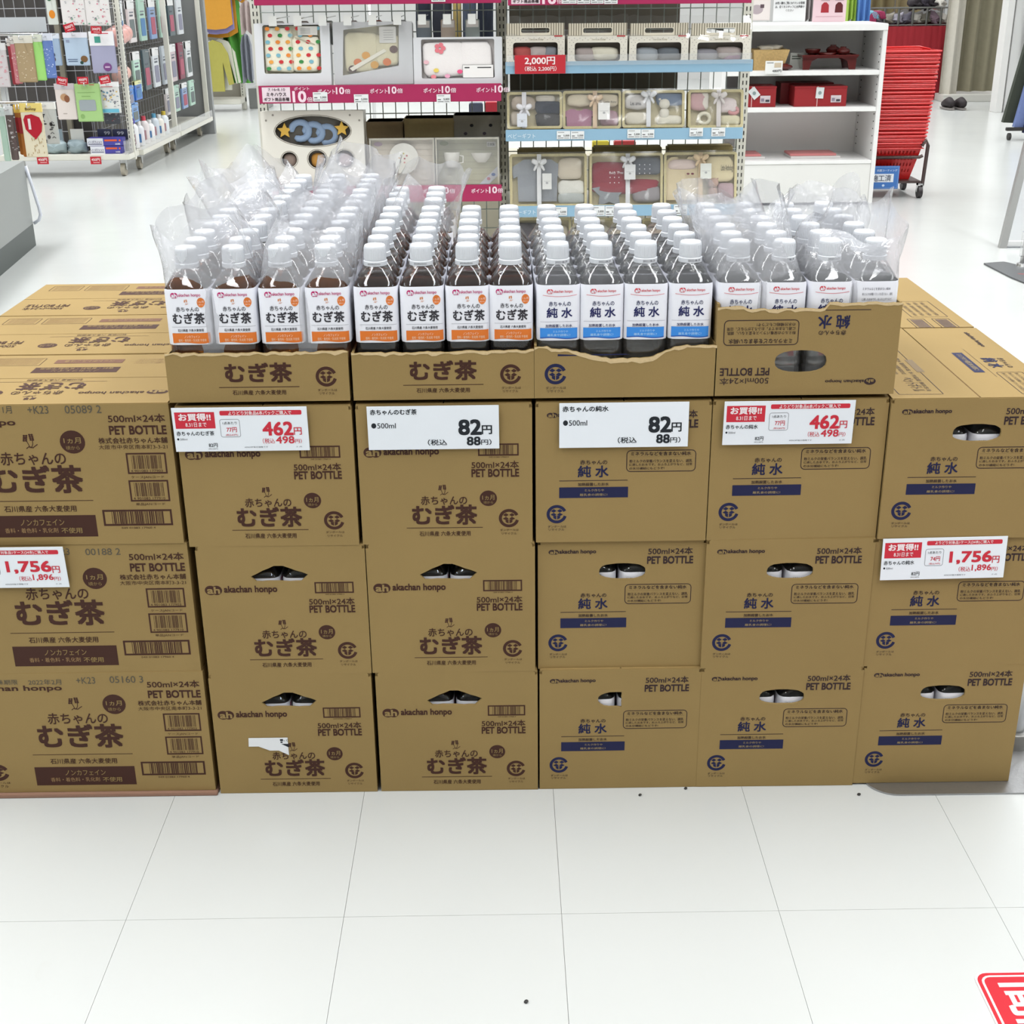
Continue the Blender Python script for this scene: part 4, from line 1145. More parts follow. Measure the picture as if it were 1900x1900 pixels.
# rattle set box with the oval windows
rect = (-0.876,0.529,-0.501,0.796)
ww = rect[2]-rect[0]; hh = rect[3]-rect[1]
win = [ell(ww*.50, hh*.735, ww*.37, hh*.20), ell(ww*.255, hh*.36, ww*.075, hh*.10, 18), ell(ww*.53, hh*.36, ww*.09, hh*.12, 18), ell(ww*.80, hh*.36, ww*.09, hh*.12, 18)]
r, w, h = gift_box('rattle_gift_box', 'white gift box with oval windows showing blue plush rings and yellow stars', 'gift box', rect, 3.14, .10, 'E4E0D6', win, '5A5650', .06)
for k in range(3):
    b = MB(); cx = w*(.37+.13*k); cz = h*(.74-.03*k)
    pts = [(cx+.032*math.cos(t), .022+.004*k, cz+.030*math.sin(t)) for t in [math.radians(-130+q*20) for q in range(17)]]
    b.tube(pts, [.007]+[.0125]*15+[.007], 10); b.build('plush_ring', mat('8FA4C0', .95, 0, .5, 300), r, True)
for cx, cz in ((w*.22, h*.74), (w*.78, h*.76)):
    b = MB(); pts = [(cx+(.028 if k % 2 == 0 else .013)*math.cos(.3+k*PI/5), cz+(.028 if k % 2 == 0 else .013)*math.sin(.3+k*PI/5)) for k in range(10)]
    b.plate(pts, [], .012, FRONT(0, .012, 0)); b.build('plush_star', mat('D9AE4E', .9), r)
for cx, c in ((w*.255, '8C7A70'), (w*.53, 'B8853E'), (w*.80, 'A88C8C')):
    b = MB(); b.blob((cx, .020, h*.34), w*.07, .012, h*.10, 14, 8, .8); b.build('plush_toy', mat(c, .95, 0, .5, 300), r, True)
p = PR()
for cx, cz, rx, rz in ((.50, .735, .37, .20), (.53, .36, .09, .12), (.80, .36, .09, .12), (.255, .36, .075, .10)):
    p.band(ell(w*cx, h*cz, w*rx+.003, h*rz+.003, 32), .003, '9C968A', 1, True)
for cx, cz in ((.12, .95), (.05, .88), (.87, .94), (.96, .87)): p.disc(w*cx, h*cz, .004, .004, '9A948C', 1, 8)
p.build('box_print', r, eps=.0005)
# tableware sets
for q, (rect, lab, tint) in enumerate((((-0.482,0.527,-0.244,0.698), 'flat gift box with a round white plate on a pinkish striped card', 'D4CABC'), ((-0.240,0.524,-0.006,0.698), 'flat gift box with a white mug and bowl on a greenish card', 'C9C9B2'))):
    r, w, h = gift_box('tableware_gift_box', lab, 'gift box', rect, 3.12, .08, 'BDB8A8', [outline_r(.006, .006, rect[2]-rect[0]-.006, rect[3]-rect[1]-.006, .003)], tint, .1, True, ipd=.050 if q else .020)
    p = PR()
    for k in range(7): p.rect(.008, .02+k*.022, w-.008, .0208+k*.022, 'A8A090')
    p.disc(.030, h-.020, .016, .008, 'B8A0B4' if q == 0 else '8F9A70', 1, 16)
    if q: p.rect(w-.045, h-.034, w-.012, h-.016, 'F0F0EE', 2); p.text('日本製', w-.042, h-.031, w-.016, h-.020, '333333', .01, 3); p.poly([(w-.075, .006), (w-.006, .070), (w-.006, .035), (w-.038, .006)], 'DCE2F0', 2); p.disc(w-.040, .025, .007, .006, 'D08AA0', 3, 8); p.disc(w-.022, .040, .008, .006, '5A7AC0', 3, 8)
    p.build('card_print', r, (0, .0535 if q else .0235, 0), eps=.0004)
    if q == 0:
        b = MB(); b.plate(ell(w*.52, h*.58, .055, .055, 36), [], .006, FRONT(0, .008, 0)); b.build('plate', mat('E9E6DE', .2), r)
        b = MB(); b.blob((w*.52, .012, h*.58), .040, .006, .040, 24, 6, 1.0); b.build('plate_well', mat('F0EEE6', .2), r, True)
        p = PR()
        for cx, cz, c in ((-.010, .012, '8A8A60'), (.012, .010, 'C06A70'), (-.016, .002, 'D0A060'), (.004, .0, 'B05060'), (0, .018, 'C8C060'), (.003, -.014, 'D09090')): p.disc(w*.52+cx, h*.58+cz, .0035, .003, c, 1, 8)
        p.build('plate_print', r, (0, .005, 0))
    else:
        b = MB(); b.lathe([(-.028, .018), (-.020, .024), (.024, .030), (.026, .028), (.0, .02)], (w*.25, .034, h*.55), 24); b.build('mug', mat('E9E6DE', .2), r, 40)
        b = MB(); b.tube([(w*.25+.026, .03, h*.55+.015), (w*.25+.042, .03, h*.55+.012), (w*.25+.042, .03, h*.55-.010), (w*.25+.024, .03, h*.55-.014)], .003, 8); b.build('mug_handle', mat('E9E6DE', .2), r, True)
        b = MB(); b.lathe([(-.016, .016), (0, .032), (.018, .040), (.018, .037), (.0, .02)], (w*.72, .042, h*.58), 28); b.build('bowl', mat('E9E6DE', .2), r, 40)
# boxes further in on the lower shelf and the upper shelf
for rect, Y, c, lab, nm in (((-0.512,0.671,-0.372,0.735), 3.36, '9A8668', 'plain brown cardboard box behind the plate gift box', 'cardboard_box'), ((-0.366,0.675,-0.177,0.747), 3.34, 'AA986E', 'olive brown cardboard box with worn edge behind the tableware', 'cardboard_box'), ((-0.177,0.675,0.003,0.756), 3.34, '9C988E', 'grey box with dark printed dots behind the mug set', 'dotted_box')):
    x0, z0, x1, z1 = rect; r = thing(nm, lab, 'box', (x0, Y, .56))
    b = MB(); b.rbox(0, 0, 0, x1-x0, .13, z1-.56, .003); b.build('box_body', mat(c, .8, 0, .1, 80, .1), r)
    b = MB(); b.rbox(-.002, -.003, z1-.56-.020, x1-x0+.002, .133, z1-.56, .002); b.build('box_lid', mat(c, .75, 0, .1, 60, .15), r)
    if nm == 'dotted_box':
        p = PR()
        for k in range(7): p.disc(.02+.024*k, .10+.03*(k % 3), .007, .006, ['26262A', '4E4450', '2A2A30'][k % 3], 1, 10)
        p.build('box_print', r, eps=.0035)
for k, (px0, px1, c) in enumerate(((770, 800, '2C3040'), (802, 838, '3A3C48'), (840, 856, 'C8B070'), (858, 884, '5A6478'), (886, 916, '2E3444'))):
    a = [(-0.326,1.045,-0.264,1.112), (-0.260,1.040,-0.184,1.107), (-0.180,1.032,-0.147,1.103), (-0.142,1.031,-0.088,1.110), (-0.084,1.031,-0.021,1.105)][k]
    x0, z0, x1, z1 = a; r = thing('hanging_garment', ['dark navy folded garment seen through the wire grid, leftmost', 'charcoal garment seen through the wire grid beside the yellow one', 'narrow yellow garment seen through the wire grid', 'slate blue garment seen through the wire grid', 'dark garment seen through the wire grid next to the upright'][k], 'clothing', ((x0+x1)/2, 3.66, z0-.05), 0, 'garments hanging on the far side of the grid')
    b = MB(); b.blob((0, 0, (z1-z0+.1)/2), (x1-x0)/2, .02, (z1-z0+.1)/2+.04, 14, 8, .3, 0, .1); b.build('cloth', mat(c, .9, 0, .4, 200), r, True)
    b = MB(); b.tube([(0, 0, z1-z0+.08), (0, 0, z1-z0+.15), (0, -.06, z1-z0+.16), (0, -.13, z1-z0+.14)], .003, 6); b.build('hook', CHROME, r, True)
# ---- striped carry boxes with a window, second bay
CREAM = 'D9D0BC'
def carry_box(rect, lab, fill):
    x0, z0, x1, z1 = rect; w = x1-x0; h = z1-z0
    root = thing('carry_gift_box', lab, 'gift box', (x0, 3.13, z0), 0, 'striped carry boxes on the upper blue shelf')
    hz = h*.70; gab = [(0, hz), (w, hz), (w*.985, h), (w*.015, h)]
    b = MB(); b.plate([(0, 0), (w, 0), (w, hz), (0, hz)], [outline_r(w*.12, h*.10, w*.88, hz-.022, .010)], .003, FRONT(0, 0, 0))
    b.box(0, .003, 0, .003, .11, hz); b.box(w-.003, .003, 0, w, .11, hz); b.box(.003, .107, 0, w-.003, .11, hz); b.box(.003, .003, 0, w-.003, .107, .003)
    b.box(.003, .008, hz-.004, w-.003, .11, hz)
    b.build('box_body', mat('E4DED0', .5), root)
    b = MB(); b.plate([(w*.01, hz+.001), (w*.99, hz+.001), (w*.99, h), (w*.01, h)], [outline_r(w*.26, hz+.010, w*.74, hz+.026, .006)], .004, FRONT(0, .004, 0)); b.build('carry_handle', mat('DDD5C2', .5), root)
    p = PR()
    n = 24
    for k in range(n):
        x = w*(k+.25)/n
        if .24*w < x < .76*w: p.rect(x, hz+.028, x+w*.4/n, h, '8A8270')
        else: p.rect(x, hz+.002, x+w*.4/n, h, '8A8270')
    p.build('handle_stripes', root, (0, .004, 0), eps=.0006)
    p = PR()
    for k in range(n): x = w*(k+.25)/n; p.rect(x, .001, x+w*.4/n, h*.095, '8A8270')
    for z in (.25, .40, .55): 
        for q in range(3): p.disc(w*.035+q*w*.032, h*z-.01*(q % 2), .0013, .0013, '8A8484', 1, 6); p.disc(w*.90+q*w*.032, h*z-.01*(q % 2), .0013, .0013, '8A8484', 1, 6)
    for q in range(22): p.disc(w*(q+.5)/22, hz-.007-.006*(q % 2), .0014, .0014, '8A8484', 1, 6)
    p.rect(w*.82, hz-.003, w*.96, hz+.001, 'B83038', 2); p.text('Sweet Baby', w*.40, hz-.016, w*.64, hz-.008, 'B0A890', 0)
    p.build('box_print', root, eps=.0006)
    b = MB(); b.box(.004, .035, .004, w-.004, .038, hz-.002); b.build('inner_panel', mat('77706A', .8), root)
    for (cx, cz, sx, sz, c) in fill:
        b = MB(); b.blob((w*cx, .026, h*cz), w*sx, .018, h*sz, 14, 8, .6, 0, .2); b.build('baby_clothes', mat(c, .95, 0, .4, 300), root, True)
    b = MB(); n = 10; vs = []; fs = []
    for i in range(n+1):
        for j in range(5):
            u = i/n; t = j/4
            vs.append((w*(u*1.04-.02), -.006+.05*t, h*(.62+.55*t)+.012*noise.noise(Vector((u*5, t*4, x0*9)))))
    for i in range(n):
        for j in range(4): fs.append((i*5+j, (i+1)*5+j, (i+1)*5+j+1, i*5+j+1))
    b.add(vs, fs); b.build('clear_wrap', WRAP, root, True)
carry_box((0.024,0.947,0.234,1.088), 'striped carry box with red and grey baby clothes, leftmost on the upper blue shelf', [(.28, .28, .17, .16, 'B85A56'), (.55, .30, .16, .15, 'C4B8B4'), (.76, .30, .12, .14, '8E9298')])
carry_box((0.244,0.944,0.458,1.086), 'striped carry box with cream bib inside its window, second on the upper blue shelf', [(.30, .26, .18, .16, 'A89C98'), (.62, .28, .24, .16, 'D8D2C0')])
carry_box((0.465,0.942,0.677,1.084), 'striped carry box with grey pleated skirt inside, third on the upper blue shelf', [(.30, .25, .20, .17, '9AA0A6'), (.68, .27, .20, .15, '6A7076')])
carry_box((0.683,0.940,0.898,1.082), 'striped carry box with dusky bow and lilac cloth, rightmost on the upper blue shelf', [(.28, .24, .20, .15, '8C8A90'), (.66, .30, .22, .14, 'A89C98'), (.72, .20, .15, .10, '8A6A80')])
# ---- wicker-rim gift trays
def soft(root, kind, w, h, cx, cz, sx, sz, col, rot=0):
    b = MB()
    if kind == 'shirt':
        W_, H_ = w*sx, h*sz
        pts = [(-.5,-.5),(.5,-.5),(.52,.1),(.62,.05),(.70,.3),(.35,.5),(.18,.5),(.1,.42),(-.1,.42),(-.18,.5),(-.35,.5),(-.70,.3),(-.62,.05),(-.52,.1)]
        b.plate([(w*cx+a*W_, h*cz+c*H_) for a, c in pts], [], .012, FRONT(0, .004, 0))
        o = b.build('baby_shirt', mat(col, .95, 0, .4, 300), root)
    elif kind == 'star':
        pts = [(w*cx+w*sx*(1 if k % 2 == 0 else .55)*math.sin(k*PI/5), h*cz+h*sz*(1 if k % 2 == 0 else .55)*math.cos(k*PI/5)) for k in range(10)]
        b.plate(pts, [], .016, FRONT(0, -.002, 0)); o = b.build('plush_star', mat(col, .95, 0, .4, 300), root)
    elif kind == 'ring':
        pts = [(w*cx+w*sx*math.cos(t), .004, h*cz+h*sz*math.sin(t)) for t in [k*PI/8 for k in range(17)]]
        b.tube(pts, .007, 8, False); o = b.build('soft_ring', mat(col, .95, 0, .4, 300), root, True)
    elif kind == 'teddy':
        b.blob((w*cx, .0, h*cz+.018), .020, .012, .018, 14, 8, .9); b.blob((w*cx-.016, .002, h*cz+.034), .007, .006, .007, 10, 6, 1); b.blob((w*cx+.016, .002, h*cz+.034), .007, .006, .007, 10, 6, 1); b.blob((w*cx, .004, h*cz-.016), .018, .012, .020, 14, 8, .8)
        o = b.build('plush_toy', mat(col, .95, 0, .4, 300), root, True)
    else:
        b.blob((w*cx, .008, h*cz), w*sx, .014, h*sz, 16, 8, .55, rot, .15); o = b.build('folded_cloth', mat(col, .95, 0, .5, 300), root, True)
    return o
def basket(rect, lab, fill, ribbon=None, card_=None, Y=3.14, lean=.22, stamp=None, name='gift_tray'):
    x0, z0, x1, z1 = rect; w = x1-x0; h = z1-z0
    root = thing(name, lab, 'gift basket', (x0, Y, z0), 0, 'wrapped baby gift trays')
    b = MB(); rim = outline_r(0, 0, w, h, .010); inn = outline_r(.009, .009, w-.009, h-.009, .006)
    b.plate(rim, [inn], .010, FRONT(0, -.006, 0)); b.plate(rim, [inn], .040, FRONT(0, .005, 0)); b.build('wicker_rim', mat('C9BC8C', .8, 0, .8, 220, .18), root)
    b = MB(); b.box(.006, .020, .006, w-.006, .028, h-.006); b.build('tray_back', mat('D6CBA6', .8, 0, .5, 200, .1), root)
    for f in fill: soft(root, f[0], w, h, *f[1:])
    if ribbon:
        rx, rz, rc = ribbon
        b = MB(); b.box(w*rx-.008, -.011, .002, w*rx+.008, -.009, h-.002); b.build('ribbon', mat(rc, .4), root)
        b = MB()
        for sd in (-1, 1):
            b.blob((w*rx+sd*.015, -.018, h*rz), .015, .008, .010, 12, 6, .8, sd*.5); b.blob((w*rx+sd*.012, -.016, h*rz-.018), .005, .003, .016, 8, 6, .7, sd*.5)
        b.blob((w*rx, -.022, h*rz), .006, .006, .006, 8, 6, 1); b.build('bow', mat(rc, .35), root, True)
    if card_:
        a, c, d, e, cc = card_
        b = MB(); b.box(w*a, -.024, h*c, w*d, -.0225, h*e); o = b.build('gift_tag', mat(cc, .5), root)
        p = PR(); p.rect(w*a+.006, h*(c+e)/2, w*d-.006, h*(c+e)/2+.001, 'A0A0A0'); p.disc(w*(a+d)/2, h*(c*.6+e*.4), .005, .004, 'A8A8A8', 1, 10); p.build('tag_print', root, (0, -.024, 0), eps=.0004)
    if stamp:
        p = PR(); stamp(p, w, h); p.build('cloth_print', root, (0, -.0075, 0), eps=.0005)
    b = MB(); n = 9; vs = []; fs = []
    for i in range(n+1):
        for j in range(n+1):
            u, t = i/n, j/n
            vs.append((w*(u*1.02-.01), -.028-.006*noise.noise(Vector((u*4+x0*7, t*4, 2))), h*(t*1.03-.01)))
    for i in range(n):
        for j in range(n): fs.append((i*(n+1)+j, (i+1)*(n+1)+j, (i+1)*(n+1)+j+1, i*(n+1)+j+1))
    b.add(vs, fs); b.build('clear_wrap', WRAP, root, True)
    root.rotation_euler = (-lean, 0, 0)
    return root
def st_star(p, w, h):
    for k in range(9): p.disc(w*(.28+.06*(k % 3)), h*(.45+.1*(k//3)), .0022, .0022, 'E8DCDC', 1, 6); p.disc(w*(.68+.07*(k % 3)), h*(.62+.08*(k//3)), .0022, .0022, 'D8D8DC', 1, 6)
    p.text('Baby Tree', w*.27, h*.60, w*.46, h*.66, 'E8DCDC', 0)
def st_txt(t, a, c, d, e, col): return lambda p, w, h: p.text(t, w*a, h*c, w*d, h*e, col, .006)
basket((0.025,0.725,0.227,0.855), 'small wicker tray with navy cloth, white bow and pale tag, leftmost middle shelf', [('fold', .30, .70, .22, .2, 'B8A898'), ('fold', .74, .58, .24, .20, '2C3240'), ('fold', .74, .25, .23, .20, '2E2C2E'), ('fold', .70, .82, .18, .10, 'C8C0B4'), ('fold', .20, .28, .14, .2, 'C0B4A4')], (.31, .58, 'E8E6EA'), (.18, .04, .36, .40, 'D8DCE4'), stamp=None)
basket((0.229,0.723,0.442,0.857), 'small wicker tray with mauve baby shirt and cream ribbon, second on middle shelf', [('shirt', .28, .28, .42, .5, 'A8748C'), ('fold', .30, .76, .22, .16, 'D8CCB4'), ('fold', .76, .75, .20, .18, 'D4C8B0'), ('fold', .80, .28, .16, .22, 'AC8A94')], (.55, .80, 'D8BC9C'), (.60, .22, .80, .66, 'E6E4E0'), stamp=st_txt('Little Baby', .70, .66, .92, .72, '55504C'))
basket((0.446,0.725,0.674,0.856), 'small wicker tray with a white plush toy against blue cloth, third on middle shelf', [('fold', .25, .70, .21, .2, 'CDC8C4'), ('fold', .25, .25, .20, .18, 'D6CEBC'), ('fold', .76, .76, .22, .18, '64748C'), ('teddy', .68, .50, .1, .1, 'DCD6C8'), ('fold', .76, .20, .2, .14, 'DCD6C4')], (.42, .88, 'DCDCDE'), None, stamp=st_txt('Les amis', .13, .60, .30, .70, '2E3038'))
basket((0.687,0.722,0.889,0.856), 'small wicker tray with pink and white ball and rings, rightmost middle shelf', [('fold', .20, .70, .18, .24, 'C8A0A0'), ('fold', .30, .72, .08, .22, 'E0D8CC'), ('ring', .30, .25, .10, .14, 'D8D2BC'), ('fold', .72, .60, .18, .2, 'D8CAC8'), ('ring', .83, .45, .08, .08, 'C88C8C'), ('fold', .76, .2, .2, .14, 'D0C8A8')], (.55, .84, 'D4CCC8'), None)
basket((0.033,0.444,0.320,0.635), 'large wicker tray with grey baby shirt and white ribbon, left of the lower shelf', [('shirt', .36, .50, .50, .80, '90949A'), ('fold', .78, .72, .16, .2, 'D0C4B0'), ('fold', .80, .36, .18, .14, 'DCDAD0'), ('fold', .80, .16, .18, .12, 'A8ACA8')], (.38, .84, 'E0E0E0'), (.42, .32, .54, .62, 'DCDCD8'))
basket((0.330,0.440,0.604,0.634), 'large wicker tray with dark red romper and grey star cushion, middle of the lower shelf', [('fold', .28, .62, .26, .22, '8A2838'), ('fold', .78, .76, .22, .16, '62666E'), ('fold', .50, .38, .48, .14, '8E2C3A'), ('star', .27, .26, .25, .30, '84888C'), ('fold', .78, .24, .20, .16, '8C8688')], (.52, .88, 'DADADC'), (.47, .50, .62, .78, 'DCDCDC'), stamp=st_star)
basket((0.608,0.439,0.880,0.635), 'large wicker tray with cream clothes, dark bow and plush toy, right of the lower shelf', [('shirt', .26, .52, .44, .8, 'D9C8A4'), ('fold', .26, .78, .2, .10, 'DCC8C0'), ('fold', .76, .68, .21, .24, 'DCCDA6'), ('teddy', .68, .34, .1, .1, 'B89A8C'), ('fold', .86, .24, .12, .2, 'B0989C')], (.50, .90, 'D8BC94'), (.49, .50, .64, .78, 'E2E4DC'), stamp=lambda p, w, h: (p.text('Little Anthology', w*.78, h*.62, w*.95, h*.76, '3A3834', .004), p.disc(w*.33, h*.60, .006, .004, '6A2430', 1, 8), p.disc(w*.39, h*.60, .006, .004, '6A2430', 1, 8)))
for k, (rect, c, lab) in enumerate((((0.031,0.269,0.263,0.401), '4A444A', 'wicker tray with dark chequered cloth on the lowest visible shelf'), ((0.267,0.266,0.528,0.398), 'C8C0B0', 'wicker tray with pale cloth half hidden by the water bottles'), ((0.532,0.263,0.813,0.395), 'C4A89A', 'wicker tray with rosy cloth behind the right water bottles'))):
    basket(rect, lab, [('fold', .3, .5, .25, .36, c), ('fold', .75, .5, .2, .32, 'D0C4AC')], None, None, name='gift_tray')
x0, z0, x1, z1 = 0.384,0.616,0.606,0.645
for k in range(3):
    rr_ = ((0.063,0.610,0.319,0.642), (0.347,0.615,0.607,0.647), (0.627,0.612,0.875,0.648))[k]
    x0, z0, x1, z1 = rr_
    b = MB(); b.rbox(x0, 3.24, .50, x1, 3.30, z1, .006)
    tag(b.build('gift_tray_behind', mat('9A8C64', .8, 0, .6, 200, .15)), ['second wicker tray behind the grey shirt tray', 'second wicker tray behind the dark red romper tray', 'second wicker tray behind the cream clothes tray'][k], 'gift basket', 'second row of trays')

# ---- white open shelf unit at right
U = thing('shelf_unit', 'tall white open shelving unit right of the gift gondola', 'shelf unit', (1.30, 5.85, 0))
b = MB(); b.rbox(.825, 0, 0, .85, .44, .975, .002); b.build('side_panel', mat('E9E8E6', .4), U)
b = MB(); b.rbox(-.06, 0, 0, -.035, .44, .975, .002); b.build('side_panel', mat('E9E8E6', .4), U)
b = MB(); b.rbox(-.035, .42, 0, .825, .44, .95, .001); b.build('back_panel', mat('EFECEA', .6), U)
b = MB(); b.rbox(-.06, -.004, .950, .85, .44, .985, .002); b.build('top_panel', mat('ECEBE9', .4), U)
for z0, z1 in ((.716, .742), (.520, .545), (.232, .252)):
    b = MB(); b.rbox(-.035, .002, z0, .825, .42, z1, .002); b.build('shelf', mat('ECEBE9', .4), U)
b = MB(); b.rbox(-.035, .006, .015, .825, .02, .232, .002); b.build('kick_panel', mat('E4E3DF', .4), U)
b = MB()
for k in range(16): b.box(.822, .03, .30+k*.04, .8252, .036, .306+k*.04); b.box(.822, .37, .30+k*.04, .8252, .376, .306+k*.04)
o = b.build('pin_holes', DARK, U); o['kind'] = 'stuff'
# lacquer ware
LAC = mat('5A1A18', .18, 0, 0, 60, 0, .6)
def bowl_prof(r, h, foot): return [(0, foot), (.010, foot), (.010, foot*1.05), (h*.35, r*.80), (h*.75, r*.98), (h, r), (h, r-.004), (h*.4, r*.74), (.014, foot*.8)]
tb = thing('lacquer_tray_table', 'dark red lacquer footed tray table on the top open shelf', 'tray table', (1.855, 5.98, .742))
b = MB(); b.rbox(-.155, -.08, .062, .155, .10, .074, .003); b.build('table_top', LAC, tb)
b = MB(); b.box(-.155, -.084, .072, .155, -.080, .080); b.box(-.155, .10, .072, .155, .104, .080); b.box(-.159, -.084, .072, -.155, .104, .080); b.box(.155, -.084, .072, .159, .104, .080); b.build('table_rim', LAC, tb)
for sx in (-.13, .13):
    for sy in (-.065, .08):
        b = MB(); sg = 1 if sx > 0 else -1
        b.plate([(sx-.018, 0), (sx+.018, 0), (sx+.022, .062), (sx-.04*sg-.022, .062), (sx-.03*sg, .045)] if sg > 0 else [(sx-.018, 0), (sx+.018, 0), (sx+.03, .045), (sx+.062, .062), (sx-.022, .062)], [], .012, FRONT(0, sy, 0)); b.build('leg', LAC, tb)
def lac_bowl(x, y, z, r, h, lab, lid=False):
    t = thing('lacquer_bowl', lab, 'bowl', (x, y, z))
    b = MB(); b.lathe(bowl_prof(r, h, r*.5), n=28); b.build('bowl_body', LAC, t, 40)
    if lid: b = MB(); b.lathe([(h*.98, r*.96), (h*1.25, r*.85), (h*1.55, r*.45), (h*1.6, r*.42), (h*1.78, r*.42), (h*1.78, r*.3)], n=28); b.build('bowl_lid', LAC, t, 40)
LZ = .742+.075
lac_bowl(1.770, 5.98, LZ, .044, .034, 'open dark red lacquer bowl at the left end of the tray table')
lac_bowl(1.895, 6.02, LZ, .040, .030, 'lidded dark red lacquer bowl, rear one on the tray table', True)
lac_bowl(1.935, 5.95, LZ, .040, .026, 'lidded dark red lacquer bowl, front one on the tray table', True)
b = MB(); b.lathe([(0, .04), (.008, .052), (.016, .056), (.016, .053), (.006, .04)], n=30); o = b.build('lacquer_dish', LAC, None, 40); o.location = (1.845, 5.945, LZ)
tag(o, 'shallow dark red lacquer dish in the middle of the tray table', 'dish')
lac_bowl(1.605, 5.93, .742, .048, .020, 'low wide dark red lacquer bowl beside the tray table', True)
x0, z0, x1, z1 = 1.444,0.759,1.627,0.851
b = MB(); b.hexa([(x0-.01, 5.93, .742), (x1-.03, 5.93, .742), (x1-.03, 6.08, .742), (x0-.01, 6.08, .742), (x0-.02, 5.91, z1), (x1, 5.91, z1), (x1, 6.10, z1), (x0-.02, 6.10, z1)])
r = thing('wicker_basket', 'woven straw basket with wrapped white contents on the top open shelf', 'basket'); b.build('basket_body', mat('C8A870', .8, 0, 1.0, 90, .25), r)
b = MB(); b.blob(((x0+x1)/2, 6.0, z1+.004), .07, .06, .018, 16, 8, .8, 0, .5); b.build('wrapped_contents', mat('E8E0D0', .3), r, True)
b = MB(); x0, z0, x1, z1 = 1.479,0.729,1.575,0.797
b.box(x0, 5.832, z0, x1, 5.834, z1); r = b.build('price_card', mat('E9E9E6', .5)); tag(r, 'white price card clipped before the straw basket', 'price card')
p = PR(); p.text('480円', x0+.04, z0+.008, x1-.006, z0+.022, '333333', .01); p.rect(x0+.008, z1-.012, x0+.045, z1-.008, '777777'); p.rect(x0+.05, z1-.035, x1-.008, z1-.01, 'C8B8A0'); p.build('lettering', r, (0, 5.832, 0), eps=.0008)
r = thing('photo_card', 'small white card with a dark red picture behind the low bowl', 'card', (0, 6.03, 0)); x0, z0, x1, z1 = 1.656,0.758,1.755,0.828
b = MB(); b.box(x0, 0, .742, x1, .002, z1); b.build('card_sheet', mat('DADCD6', .5), r)
p = PR(); p.rect(x0+.01, z1-.022, x0+.06, z1-.016, '667066'); p.rect(x0+.01, z1-.034, x0+.06, z1-.028, '667066'); p.poly([(x1-.030, z1-.045), (x1-.006, z1-.045), (x1-.008, z1-.014), (x1-.026, z1-.014)], '6A2A28'); p.build('card_print', r, eps=.0008)
def red_box(rect, Y, d, lab, tagx, tilt):
    x0, z0, x1, z1 = rect; r = thing('red_lacquer_box', lab, 'box', (x0, Y, .545))
    w = x1-x0; h = z1-.545
    b = MB(); b.rbox(0, 0, 0, w, d, h*.93, .002); b.build('box_body', mat('9A1E24', .4), r)
    b = MB(); b.rbox(-.002, -.002, h*.90, w+.002, d+.002, h, .002); b.build('box_lid', mat('A02228', .4), r)
    b = MB(); b.box(tagx-.0025, -.004, 0, tagx+.0025, -.002, h); b.build('cord', mat('D8A8A8', .6), r)
    b = MB(); b.plate([(-.022, -.030), (.022, -.030), (.022, .030), (-.022, .030)], [], .001, lambda x, z, dd: (tagx+.012+x*math.cos(tilt)-z*math.sin(tilt), -.007+dd, h*.68+x*math.sin(tilt)+z*math.cos(tilt))); b.build('hang_tag', mat('D8DCDC', .5), r)
    b = MB(); b.box(w-.09, -.004, h*.2, w-.032, -.003, h*.55); b.build('price_label', mat('D4C8CC', .5), r)
    p = PR(); p.rect(w-.085, h*.28, w-.068, h*.42, '8A8090'); p.rect(w-.060, h*.26, w-.038, h*.36, '404048'); p.disc(tagx+.012, h*.68, .010, .010, '8A9A9A', 1, 10); p.build('label_print', r, (0, -.008, 0), eps=.0003)
red_box((1.395,0.556,1.563,0.658), 5.90, .18, 'bright red flat box with slanted white tag, left on the middle open shelf', .03, .7)
red_box((1.667,0.553,1.964,0.655), 5.90, .15, 'bright red flat box with upright white tag, right on the middle open shelf', .13, -.05)
x0, z0, x1, z1 = 1.624,0.547,1.786,0.661
b = MB(); b.rbox(x0, 6.08, .545, 1.93, 6.24, z1, .002); tag(b.build('red_lacquer_box', mat('8A1A20', .4)), 'darker red flat box standing behind the right red box', 'box')
for k, (rect, lab) in enumerate((((1.392,0.262,1.533,0.289), 'flat pink paper folder at the left of the bottom open shelf'), ((1.682,0.264,1.970,0.294), 'flat pink paper folder at the right of the bottom open shelf'))):
    x0, z0, x1, z1 = rect
    r = thing('paper_folder', lab, 'folder', (x0, 5.95, .252)); b = MB(); b.rbox(0, 0, 0, x1-x0, .2, .012, .002); b.build('folder_lower', mat('DDD8D6', .5), r)
    b = MB(); b.rbox(.0, .02, .012, x1-x0-.02, .2, .024, .002); b.build('folder_cover', mat('D88888', .5), r)
# posters and holders on top of the unit
def poster(name, rect, Y, lab, base, art):
    x0, z0, x1, z1 = rect; r = thing(name, lab, 'poster', (x0, Y, z0))
    w = x1-x0; h = z1-z0
    b = MB(); b.rbox(0, 0, 0, w, .004, h, .001); b.build('poster_sheet', mat(base, .5), r)
    p = PR(); art(p, w, h); p.build('poster_print', r, eps=.0006)
    b = MB(); b.rbox(.01, -.02, -.014, w-.01, .05, 0.0, .002); b.build('acrylic_foot', ACRYL, r)
def art1(p, w, h):
    p.text('ご案内', w*.36, h*.66, w*.62, h*.78, '333438', .02)
    p.text('お祝い膳をご覧になりたいお客様', w*.05, h*.46, w*.95, h*.53, '333438', .012); p.text('は、近くのスタッフにお声掛け', w*.05, h*.36, w*.95, h*.43, '333438', .012); p.text('ください', w*.38, h*.27, w*.62, h*.33, '333438', .008)
